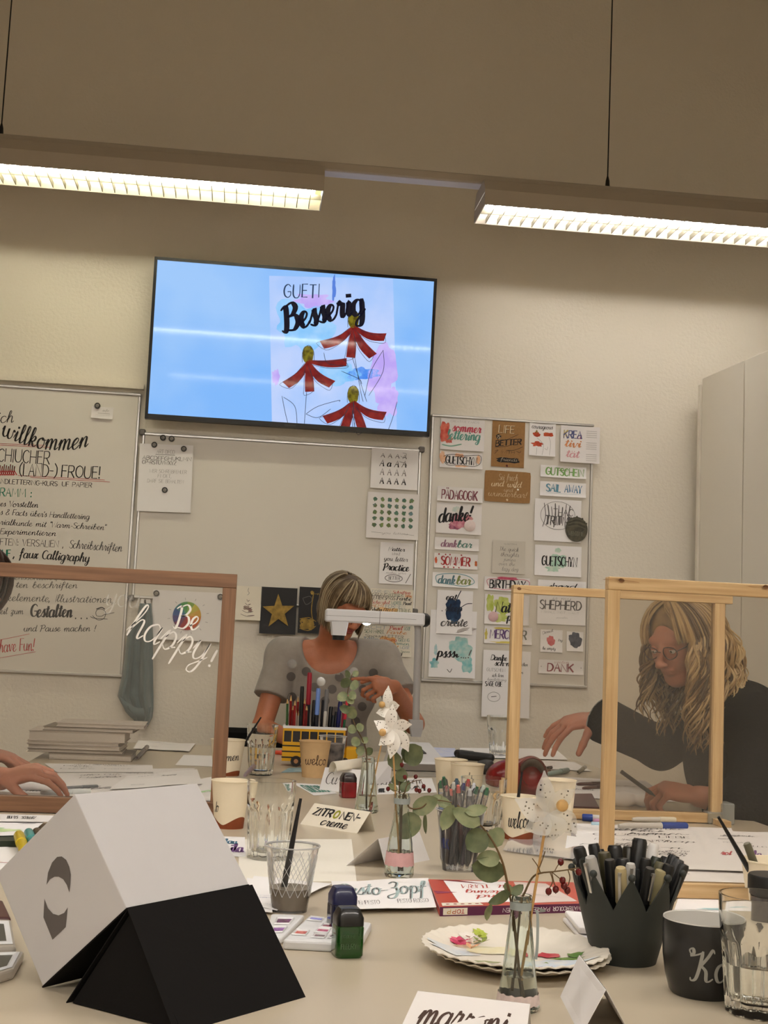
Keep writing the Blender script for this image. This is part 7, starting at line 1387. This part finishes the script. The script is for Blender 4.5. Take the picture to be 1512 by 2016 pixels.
def berries(label, Y, twigs, pts, foot, rr, seed=1):
    o = wthing('berry_twig', label, 'twig', tuple(foot)); 
    mb = MB()
    for i, tw in enumerate(twigs):
        p = [PY(x, y, Y+(d if d else 0)) for x, y, d in tw]
        if i == 0: p = [V(foot)]+p
        s_ = cr(p, 4); mb.tube(s_, [.0011*(1.3-.8*k/len(s_)) if i == 0 else .0006 for k in range(len(s_))], TWIG, 6)
    mb.build('stem', o)
    for (x, y, d) in pts:
        c = PY(x, y, Y+d); mb = MB(); mb.sphere(c, (rr, rr, rr*1.12), BERRY, 12); mb.sphere(c+V((0, -.0002, -rr*1.1)), rr*.2, DKPL, 6); mb.build('berry', o)
berries('berry twig with dark red hips bending right from the near vase', Yv1, [[(1024, 1790, 0), (1034, 1755, 0), (1048, 1728, 0), (1064, 1719, -.01), (1090, 1716, -.01), (1120, 1712, -.01), (1140, 1708, 0)], [(1064, 1718, -.01), (1058, 1704, -.01), (1048, 1690, -.01)], [(1062, 1708, -.01), (1068, 1692, -.01), (1073, 1676, -.01)], [(1086, 1716, -.01), (1090, 1735, -.01), (1094, 1746, -.01)], [(1083, 1717, -.01), (1088, 1735, -.01), (1082, 1748, -.01)], [(1088, 1718, -.01), (1100, 1728, -.01), (1107, 1733, -.01)], [(1092, 1715, -.01), (1098, 1704, 0), (1103, 1698, 0)], [(1118, 1712, 0), (1122, 1728, 0), (1118, 1744, 0)], [(1120, 1712, 0), (1130, 1714, 0), (1138, 1716, 0)], [(1108, 1735, -.01), (1114, 1746, -.01), (1117, 1752, -.01)]],
        [(1104, 1697, 0), (1139, 1717, 0), (1107.5, 1733, -.01), (1110.5, 1744, -.012), (1117, 1753, -.01), (1094, 1751, -.01), (1080, 1755, -.01)], (v1[1].x-.006, v1[1].y-.002, TZ+.02), .0036)
berries('small dark berry twig at the mouth of the middle vase', Yv2, [[(792, 1580, 0), (797, 1560, -.01), (802, 1545, -.01), (815, 1538, -.01), (830, 1535, -.01)], [(802, 1545, -.01), (800, 1532, -.01), (797, 1530, -.01)], [(812, 1540, -.01), (818, 1530, -.01)], [(820, 1538, -.01), (822, 1552, -.01)], [(790, 1560, -.01), (776, 1556, -.01), (764, 1553, -.01)], [(828, 1536, -.01), (834, 1547, -.01)]],
        [(797, 1530, -.01), (818.5, 1529, -.01), (834, 1548, -.01), (820, 1555, -.01), (826, 1557, -.01), (764, 1553, -.01), (791, 1506, .0), (845, 1556, -.01)], (v2[1].x+.002, v2[1].y-.002, TZ+.012), .0036)
def pinwheel(label, px_, py_, Y, R_px, blades, m, stick_bottom, bead_px, rot0=0, petal_w=.62, foot_z=.012):
    """blades: angle (deg, image sense, 0 = right, 90 = up), length factor, tilt"""
    c = PY(px_, py_, Y); sc = mpp(c); R_ = R_px*sc; o = wthing('pinwheel', label, 'pinwheel', tuple(stick_bottom)); DOT = I(120, 112, 104)
    for k, (ang, lf, tl) in enumerate(blades):
        a = math.radians(ang); d = V((math.cos(a), 0, math.sin(a))); s = V((-math.sin(a), 0, math.cos(a))); L = R_*lf; N = 10; vs = []; mb = MB()
        for i in range(N+1):
            t = i/N; w_ = R_*petal_w*(.16+.84*math.sin(PI*min(1, t*1.08))**.8)*(1-t*.25); 
            if i == N: w_ = R_*.05
            for j in (-1, -.5, 0, .5, 1): vs.append(c+V((0, -.004, 0))+d*L*t+s*(w_*.5*j+R_*.10*math.sin(PI*t))+V((0, -R_*.34*math.sin(PI*t)*(j+1)*.5-tl*t*R_, 0)))
        mb.add(vs, [(i*5+k2, i*5+k2+1, i*5+k2+6, i*5+k2+5) for i in range(N) for k2 in range(4)], m); bl_o = mb.build('vane', o)
        mb = MB(); r = random.Random(k+int(px_))
        for q in range(10):
            i, j = r.randint(3, 8), r.randint(1, 3); p = V(vs[i*5+j])+V((0, -.0007, 0)); rr = r.uniform(.0005, .0011); mb.add([p+V((rr*math.cos(b_), 0, rr*math.sin(b_))) for b_ in [2*PI*z/6 for z in range(6)]], [(0, 1, 2, 3, 4, 5)], DOT)
        tag(mb.build('speckles', bl_o, smooth=False), kind='stuff')
    mb = MB(); mb.tube([stick_bottom, c+V((0, .004, 0))], .0017*(R_px*sc/.045)**.3, STICK, 8); mb.build('stick', o)
    bc = PY(bead_px[0], bead_px[1], Y-.012); mb = MB(); mb.sphere(bc, bead_px[2]*sc, BEAD, 18); mb.build('bead', o); mb = MB(); mb.tube([bc, c+V((0, .008, 0))], .0012, BEAD, 6); mb.sphere(c+V((-.008, .010, .004)), bead_px[2]*sc*.8, BEAD, 12); mb.build('pin', o)
VEL2 = sheet_mat('vellum_clear', (.80, .80, .79), .8, (.86, .85, .82), .42, .3)
pinwheel('translucent speckled pinwheel on a stick in the near vase', 1080, 1600, Yv1-.015, 62, [(100, 1.35, .1), (160, 1.2, 0), (215, .95, 0), (280, .85, 0), (325, 1.05, .1), (45, 1.1, .1)], VEL2, (v1[1].x+.002, v1[1].y, TZ+.03), (1107, 1586, 12), petal_w=.8)
pinwheel('white paper pinwheel with ring patterns on a stick in the middle vase', 772, 1435, Yv2-.01, 36, [(92, 1.35, .1), (158, 1.1, 0), (232, 1.15, 0), (268, 1.6, 0), (308, 1.5, .1), (15, 1.1, .0)], VELLUM, (v2[1].x+.001, v2[1].y, TZ+.012), (753, 1442, 7.5), petal_w=.8)
pinwheel('smaller white paper pinwheel on a stick in the far vase, behind the large one', 766, 1395, Yv3, 30, [(95, 1.5, .1), (200, .9, 0), (280, .8, 0), (20, .7, 0)], VELLUM, (v3[1].x+.004, v3[1].y, TZ+.012), (752, 1387, 6.5), petal_w=.8)
def teacher():
    Y0 = 5.02
    root = wthing('person', 'person with grey-blond bob and dotted grey T-shirt bent over the desk by the wall', 'person', (PY(655, 1500, Y0).x, 5.05, 0))
    hc = PY(677, 1196, 4.88); M = frame(hc, (.42, -.84, -.46), (.10, .05, 1))
    neck = PY(652, 1272, 5.0); sl = PY(558, 1290, Y0); sr = PY(752, 1296, Y0); cx = neck.x
    chest = PY(655, 1352, 5.04); el = PY(516, 1432, 4.93); wl = PY(592, 1462, 4.70); er = PY(815, 1425, 4.86); wr = PY(776, 1352, 4.62)
    dn = M.to_3x3() @ V((0, -.35, -1)); nk = hc + dn.normalized()*.075
    hp = V((cx, 5.14, .56)); torso = [ell(chest, (.165, .105, .17), None, .04), ell((cx, 5.08, chest.z-.19), (.15, .11, .17), None, .04),
        ell((hp.x, hp.y, .56), (.18, .13, .12), None, .04), cone(sl, sr, .05, .05, .04), cone(neck+V((0, .02, -.02)), sl, .045, .045, .04), cone(neck+V((0, .02, -.02)), sr, .045, .045, .04)]
    arms = [cone(sl, el, .047, .038, .03), cone(el, wl, .038, .025, .015), cone(sr, er, .047, .038, .03), cone(er, wr, .038, .026, .015)]
    hL, _ = hand_prims(wl, V((.75, -.6, -.1)), (0, .1, 1), side=-1, curls=((.3, .5, .3),)*4)
    fd = (PY(722, 1350, 4.55)-wr).normalized()
    hR, _ = hand_prims(wr, fd, (.2, -.75, .62), side=1, curls=((.12, .1, .1), (.9, 1.1, .6), (1.0, 1.2, .6), (1.0, 1.2, .6)), thumb=(.9, .4, .4))
    legs = []
    for s in (-1, 1):
        a = V((cx+s*.09, 5.08, .54)); b = V((cx+s*.11, 4.66, .53)); c = V((cx+s*.12, 4.74, .10)); legs += [cone(a, b, .082, .058, .03), cone(b, c, .058, .038, .02), cone(c+V((0, .03, -.05)), c+V((0, -.15, -.06)), .036, .03, .02)]
    body = torso+arms+hL+hR+legs+[cone(neck+V((0, .02, -.03)), nk, .056, .052, .03)]+head_prims(M)
    Mi = np.array(M.inverted())
    def mf(c):
        q = c@Mi[:3, :3].T+Mi[:3, 3]; return ((np.abs(q[:, 0]) < .024) & (q[:, 1] > .09) & (q[:, 2] < -.046) & (q[:, 2] > -.067)).astype(int)
    surface(body, .005, 'body', [SKIN, LIPS], root, mf)
    # shirt: the torso grown a little, cut open at the neck, sleeves ending in a hem
    SH = mat('grey_jersey', srgb(150, 142, 134), .9, var=.10, scale=30, bump=.3, bscale=35, sheen=.2, spec=.1)
    sh = [grow(p, .014) for p in torso]
    for a, b in ((sl, el), (sr, er)):
        u = (V(b)-V(a)).normalized(); e = V(a)+u*.175
        sh.append(cone(a, e+u*.05, .062, .072, .03, [(tuple(e), tuple(u))]))
    sh.append(ell(PY(650, 1268, 4.96), (.108, .13, .118), None, .01, None, -1))
    sh.append(cone(V(er)+V((0, 0, -.04)), wr, .05, .04, .01, None, -1))
    shirt = surface(sh, .0055, 't_shirt', [SH], root)
    # printed dots laid on the cloth
    dg = bpy.context.evaluated_depsgraph_get(); tree = BVHTree.FromObject(shirt, dg)
    D1 = mat('dot_grey', srgb(98, 92, 88), .7); D2 = mat('dot_silver', srgb(200, 200, 200), .2, metal=.7); mb = MB()
    for (x, y, k) in ((575, 1307, 1), (603, 1322, 0), (573, 1332, 0), (632, 1342, 1), (668, 1333, 0), (697, 1323, 1), (654, 1357, 0), (619, 1353, 0), (684, 1345, 0), (735, 1325, 0), (715, 1357, 0),
                      (713, 1391, 0), (722, 1413, 0), (640, 1380, 0), (600, 1385, 0), (682, 1385, 0), (718, 1446, 0), (575, 1372, 0), (562, 1420, 0), (660, 1400, 0), (700, 1420, 0), (600, 1420, 0), (570, 1450, 0)):
        vs = []
        for ring in (1, .5, 0):
            for j in range(14 if ring else 1):
                a = 2*PI*j/14; dr = ray(x+9*ring*math.cos(a), y+9*ring*math.sin(a)).normalized()
                h = tree.ray_cast(CAM, dr)
                if h[0] is None: break
                vs.append(h[0]-dr*.0022)
        if len(vs) == 29:
            mb.add(vs, [(j, (j+1) % 14, 14+(j+1) % 14, 14+j) for j in range(14)]+[(14+j, 14+(j+1) % 14, 28) for j in range(14)], D2 if k else D1)
    tag(mb.build('printed_dots', shirt), kind='stuff')
    TR = mat('dark_trousers', (.02, .022, .03), .9)
    tr = [grow(p, .012) for p in legs]+[ell((hp.x, hp.y, .55), (.19, .14, .13), None, .04)]
    surface(tr, .012, 'trousers', [TR], root)
    eyes(M, root, SKIN)
    mb = MB(); mb.sphere(M @ V((-.083, -.006, -.038)), .004, mat('pearl', (.85, .83, .8), .2)); mb.sphere(M @ V((.083, -.006, -.038)), .004, mat('pearl', (.85, .83, .8), .2)); mb.build('earrings', root)
    # bob: cap under many strands falling from a side parting
    HB = mat('hair_grey_blond', srgb(128, 108, 80), .5, col2=srgb(84, 68, 48), scale=30); HB2 = mat('hair_grey_light', srgb(170, 154, 124), .45, var=.2); HB3 = mat('hair_brown', srgb(88, 70, 48), .5, var=.2)
    R = np.array([[M[i][j] for j in range(3)] for i in range(3)], dtype=np.float32)
    capp = [ell(M @ V((0, -.02, .034)), (.081, .098, .092), R, .01), ell(M @ V((0, -.045, -.03)), (.078, .072, .07), R, .03), ell(M @ V((0, .11, -.055)), (.064, .09, .105), R, .01, None, -1)]
    surface(capp, .006, 'hair_cap', [HB3], root)
    rnd = random.Random(3)
    for mi, (hm, cnt) in enumerate(((HB, 460), (HB2, 320), (HB3, 200))):
        st = []
        for i in range(cnt):
            ph = rnd.uniform(-PI, PI); g = rnd.uniform(0, .014); px = rnd.uniform(-.012, .004)+.012
            face = abs(ph) < .95
            end = (1.28+rnd.uniform(-.1, .08)) if face and abs(ph) < .75 else 1.72
            part = V((.018, .03, 0)) if math.cos(ph) > 0 else V((.012, -.02, 0))
            pts = []
            for j in range(9):
                t = j/8; th = .12+(end-.12)*t; sw = ph+(.25*math.sin(ph*.5+.3)*t if face else 0)
                p = ell_pt(M, th, sw, .002+g*(.3+.7*math.sin(PI*t*.9)))
                p = p+(M.to_3x3() @ part)*(1-t)**2
                pts.append(p)
            if not (face and abs(ph) < .75):
                L = rnd.uniform(.055, .085); last = pts[-1]; cen = M @ V((0, -.02, -.11))
                for j in range(1, 5):
                    t = j/4; q = last+V((0, 0, -1))*L*t*.7+(M.to_3x3() @ V((0, 0, -1)))*L*t*.5
                    q = q.lerp(cen+(q-cen).normalized()*(q-cen).length*.88, t*t*.7); pts.append(q)
            st.append((pts, rnd.uniform(.0016, .0036)))
        tag(strand_group('hair', st, hm, root), kind='stuff')
    return root
teacher()

def seated_legs(cx, cy, fx, fy, zt=.54):
    out = []; f = V((fx, fy, 0)).normalized(); s = V((-f.y, f.x, 0))
    for k in (-1, 1):
        a = V((cx, cy, zt))+s*k*.09; b = a+f*.40+s*k*.02; c = b-f*.06+V((0, 0, -.44)); out += [cone(a, b, .085, .06, .03), cone(b, c, .06, .04, .02), cone(c+V((0, 0, -.05)), c+f*.17+V((0, 0, -.06)), .036, .03, .02)]
    return out

def writer():
    Y0 = 3.42
    root = wthing('person', 'person with long wavy blond hair, glasses and dark sweater writing behind the clear screens', 'person', (1.43, 3.4, 0))
    hc = PY(1345, 1262, 3.36); M = frame(hc, (-.80, -.46, -.36), (-.06, .0, 1))
    neck = PY(1412, 1375, 3.40); sr = PY(1405, 1420, 3.58); sl = PY(1490, 1430, 3.20); chest = PY(1460, 1490, 3.42)
    er = PY(1300, 1472, 3.78); wr = PY(1176, 1412, 3.98); el = PY(1478, 1590, 3.10); wl = PY(1376, 1568, 3.12)
    torso = [ell(chest, (.13, .18, .19), None, .04), ell((chest.x+.05, 3.42, chest.z-.2), (.14, .17, .18), None, .04), ell((1.52, 3.42, .57), (.15, .19, .12), None, .04),
             cone(sl, sr, .06, .06, .04), cone(neck, sl, .05, .05, .04), cone(neck, sr, .05, .05, .04)]
    arms = [cone(sr, er, .05, .042, .03), cone(er, wr, .042, .027, .015), cone(sl, el, .05, .042, .03), cone(el, wl, .042, .027, .015)]
    fr = (PY(1118, 1424, 3.98)-wr).normalized()
    hR, tips = hand_prims(wr, fr, (.1, -.25, 1), side=-1, sc=1.22, curls=((.5, .3, .2), (.5, .35, .2), (.5, .35, .2), (.4, .3, .2)), spread=.30, thumb=(.8, .3, .3))
    fl = (PY(1290, 1550, 3.14)-wl).normalized()
    hL, _ = hand_prims(wl, fl, (.0, -.35, 1), side=1, sc=1.04, curls=((.7, .9, .4), (.9, 1.0, .5), (1.0, 1.1, .5), (1.1, 1.1, .5)), thumb=(.7, .3, .5))
    legs = seated_legs(1.52, 3.42, -1, 0)
    nk = hc + (M.to_3x3() @ V((0, -.3, -1))).normalized()*.08
    surface(torso+arms+hR+hL+legs+[cone(neck, nk, .058, .052, .03)]+head_prims(M), .005, 'body', [SKIN2], root)
    SW = mat('black_knit', (.010, .0105, .012), .95, bump=.4, bscale=120, spec=.05)
    sw = [grow(p, .022) for p in torso]
    u = (V(wr)-V(er)).normalized(); e = V(wr)-u*.02
    sw += [grow(arms[0], .02), cone(er, e+u*.05, .062, .076, .03, [(tuple(e), tuple(u))]), grow(arms[2], .02)]
    u2 = (V(wl)-V(el)).normalized(); e2 = V(wl)-u2*.02
    sw += [cone(el, e2+u2*.04, .058, .05, .03, [(tuple(e2), tuple(u2))])]
    sw.append(cone(e-u*.01, V(wr)+u*.1, .060, .064, .004, None, -1))
    surface(sw, .006, 'sweater', [SW], root)
    surface([grow(p, .012) for p in legs]+[ell((1.52, 3.42, .56), (.165, .2, .13), None, .04)], .012, 'trousers', [mat('dark_trousers', (.02, .022, .03), .9)], root)
    eyes(M, root)
    # ring of light trim on the cuff, ring on the finger
    mb = MB(); a1 = u.orthogonal().normalized(); b1 = u.cross(a1)
    mb.tube([e+(a1*math.cos(2*PI*i/28)+b1*math.sin(2*PI*i/28))*.071 for i in range(29)], .0022, mat('grey_trim', (.3, .29, .27), .7), 6); mb.build('cuff_trim', root)
    mb = MB(); p = V(hR[5][1])*.55+V(hR[5][2])*.45; q = (V(hR[5][2])-V(hR[5][1])).normalized(); a1 = q.orthogonal().normalized(); b1 = q.cross(a1)
    mb.tube([p+(a1*math.cos(2*PI*i/16)+b1*math.sin(2*PI*i/16))*.0105 for i in range(17)], .0016, mat('silver', (.8, .78, .7), .2, metal=1), 6); mb.build('finger_ring', root)
    # glasses
    mb = MB(); fm = mat('glasses_frame', (.05, .02, .02), .3)
    for s in (1, -1):
        mb.tube([M @ V((s*.033+.024*math.cos(2*PI*i/20), .104-.008*abs(math.cos(2*PI*i/20)), .0+.017*math.sin(2*PI*i/20))) for i in range(21)], .0016, fm, 6)
        mb.tube([M @ V((s*.057, .098, .004)), M @ V((s*.074, .05, .008)), M @ V((s*.078, -.01, .006))], .0014, fm, 6)
    mb.tube([M @ V((-.01, .106, .004)), M @ V((0, .109, .007)), M @ V((.01, .106, .004))], .0015, fm, 6); mb.build('glasses', root)
    # long wavy hair
    H1 = mat('hair_blond', srgb(164, 134, 90), .45, col2=srgb(118, 90, 56), scale=25); H2 = mat('hair_blond_light', srgb(190, 162, 116), .4, var=.2); H3 = mat('hair_blond_dark', srgb(92, 70, 44), .5, var=.3)
    R = np.array([[M[i][j] for j in range(3)] for i in range(3)], dtype=np.float32)
    surface([ell(M @ V((0, -.02, .034)), (.083, .100, .093), R, .01), ell(M @ V((0, -.055, -.06)), (.082, .07, .10), R, .03), ell(M @ V((0, .105, -.035)), (.066, .085, .112), R, .01, None, -1)], .006, 'hair_cap', [H1], root)
    rnd = random.Random(11)
    for hm, cnt in ((H1, 420), (H2, 300), (H3, 200)):
        st = []
        for i in range(cnt):
            sg = rnd.choice((-1, 1)); fr_ = rnd.random() < .22; ph = sg*(rnd.uniform(.05, .62) if fr_ else rnd.uniform(.62, PI)); pe = sg*rnd.uniform(.92, 1.3) if fr_ else ph; g = rnd.uniform(0, .022)*(.4 if fr_ else 1); pts = []
            for j in range(8):
                t = j/7; th = .1+1.5*t
                p = ell_pt(M, th, ph+(pe-ph)*t**.8, .003+g*(.3+.7*t)); p += (M.to_3x3() @ V((0, .028, 0)))*(1-t)**2; pts.append(p)
            L = rnd.uniform(.15, .31); w0 = round(ph*2.2)*1.7+rnd.uniform(0, .9); last = pts[-1]
            outw = (last-(M @ V((0, -.01, -.01)))); outw.z = 0; outw = outw.normalized(); far_ = outw.x < -.25 or ph*1 > 0 and False; L = L*.75 if far_ else L
            if far_ and abs(ph) < 1.15: st.append((pts, rnd.uniform(.0022, .0048))); continue
            sd = V((-outw.y, outw.x, 0)); amp = rnd.uniform(.010, .026); fq = rnd.uniform(1.3, 2.2)
            for j in range(1, 19):
                t = j/18; a = w0+fq*2*PI*t*(.6+.4*L/.25)
                q = last+V((0, 0, -L*t))+outw*((.008 if far_ else .045)*math.sin(PI*min(1, t*.8))+amp*math.sin(a)*t**.5)+sd*amp*math.cos(a)*t**.5
                if q.x > 1.30: q.z = max(q.z, last.z-L*t)
                pts.append(q)
            st.append((pts, rnd.uniform(.0022, .0048)))
        tag(strand_group('hair', st, hm, root), kind='stuff')
    mb = MB(); pdir = (PY(1225, 1518, 3.13)-PY(1272, 1552, 3.12)).normalized(); c0 = PY(1252, 1540, 3.12)
    o = wthing('pen', 'dark pen held by the person behind the right-hand screens', 'pen', tuple(c0)); mb.tube([c0-pdir*.045, c0+pdir*.045], .0052, DKPL, 10); mb.build('barrel', o)
    mb = MB(); mb.tube([c0-pdir*.058, c0-pdir*.045], [.001, .0045], BLACK, 8); mb.build('tip', o)
writer()

def neighbour():
    root = wthing('person', 'person with dark hair at the far left edge, one hand on the papers', 'person', (-.98, 3.25, 0))
    hc = PY(-78, 1166, 3.25); M = frame(hc, (.85, -.15, -.5), (0, 0, 1))
    neck = V((hc.x-.09, 3.27, 1.10)); sl = V((neck.x-.0, 3.10, 1.03)); sr = V((neck.x-.0, 3.45, 1.03)); chest = V((neck.x-.06, 3.27, .93))
    wl = PY(2, 1533, 3.08); wr = V((-.66, 3.5, .80)); el = V((-.80, 3.04, .80)); er = V((-.82, 3.5, .80))
    torso = [ell(chest, (.12, .17, .18), None, .04), ell((chest.x-.05, 3.27, chest.z-.18), (.13, .16, .18), None, .04), ell((chest.x-.07, 3.27, .57), (.15, .18, .12), None, .04), cone(sl, sr, .055, .055, .04)]
    arms = [cone(sl, el, .048, .04, .03), cone(el, wl, .04, .027, .015), cone(sr, er, .048, .04, .03), cone(er, wr, .04, .027, .015)]
    h1, _ = hand_prims(wl, (PY(84, 1516, 3.06)-wl), (.1, -.35, 1), side=1, sc=1.0, curls=((.45, .5, .3), (.5, .55, .3), (.55, .55, .3), (.6, .55, .3)), spread=.1, thumb=(.5, .3, .3))
    h2, _ = hand_prims(wr, (1, -.1, -.15), (0, 0, 1), side=-1, curls=((.3, .3, .2),)*4)
    legs = seated_legs(chest.x-.07, 3.27, 1, 0)
    nk = hc+(M.to_3x3() @ V((0, -.3, -1))).normalized()*.08
    surface(torso+arms+h1+h2+legs+[cone(neck, nk, .055, .05, .03)]+head_prims(M), .0055, 'body', [SKIN2], root)
    T1 = mat('brown_top', srgb(92, 66, 50), .9)
    sw = [grow(p, .016) for p in torso]+[grow(arms[0], .016), grow(arms[2], .016)]
    for a, b in ((el, V(wl)), (er, V(wr))):
        u = (V(b)-V(a)).normalized(); e = V(b)-u*.07; sw.append(cone(a, e, .056, .05, .03, [(tuple(e), tuple(u))]))
    surface(sw, .008, 'top', [T1], root)
    surface([grow(p, .012) for p in legs]+[ell((chest.x-.07, 3.27, .56), (.16, .19, .13), None, .04)], .012, 'trousers', [mat('dark_trousers', (.02, .022, .03), .9)], root)
    eyes(M, root)
    R = np.array([[M[i][j] for j in range(3)] for i in range(3)], dtype=np.float32); H = mat('hair_dark_brown', srgb(58, 38, 28), .45, var=.4, scale=40)
    surface([ell(M @ V((0, -.02, .034)), (.084, .102, .094), R, .01), ell(M @ V((0, -.06, -.06)), (.08, .07, .10), R, .03), ell(M @ V((0, .11, -.055)), (.060, .085, .1), R, .01, None, -1)], .006, 'hair_cap', [H], root)
    rnd = random.Random(5); st = []
    for i in range(420):
        ph = rnd.choice((-1, 1))*rnd.uniform(.5, PI); g = rnd.uniform(0, .016); pts = []
        for j in range(10):
            t = j/9; pts.append(ell_pt(M, .1+1.75*t, ph, .003+g)+(M.to_3x3() @ V((0, .03, 0)))*(1-t)**2)
        last = pts[-1]
        for j in range(1, 4): pts.append(last+V((0, 0, -.045*j/3)))
        st.append((pts, rnd.uniform(.003, .005)))
    tag(strand_group('hair', st, H, root), kind='stuff')
neighbour()
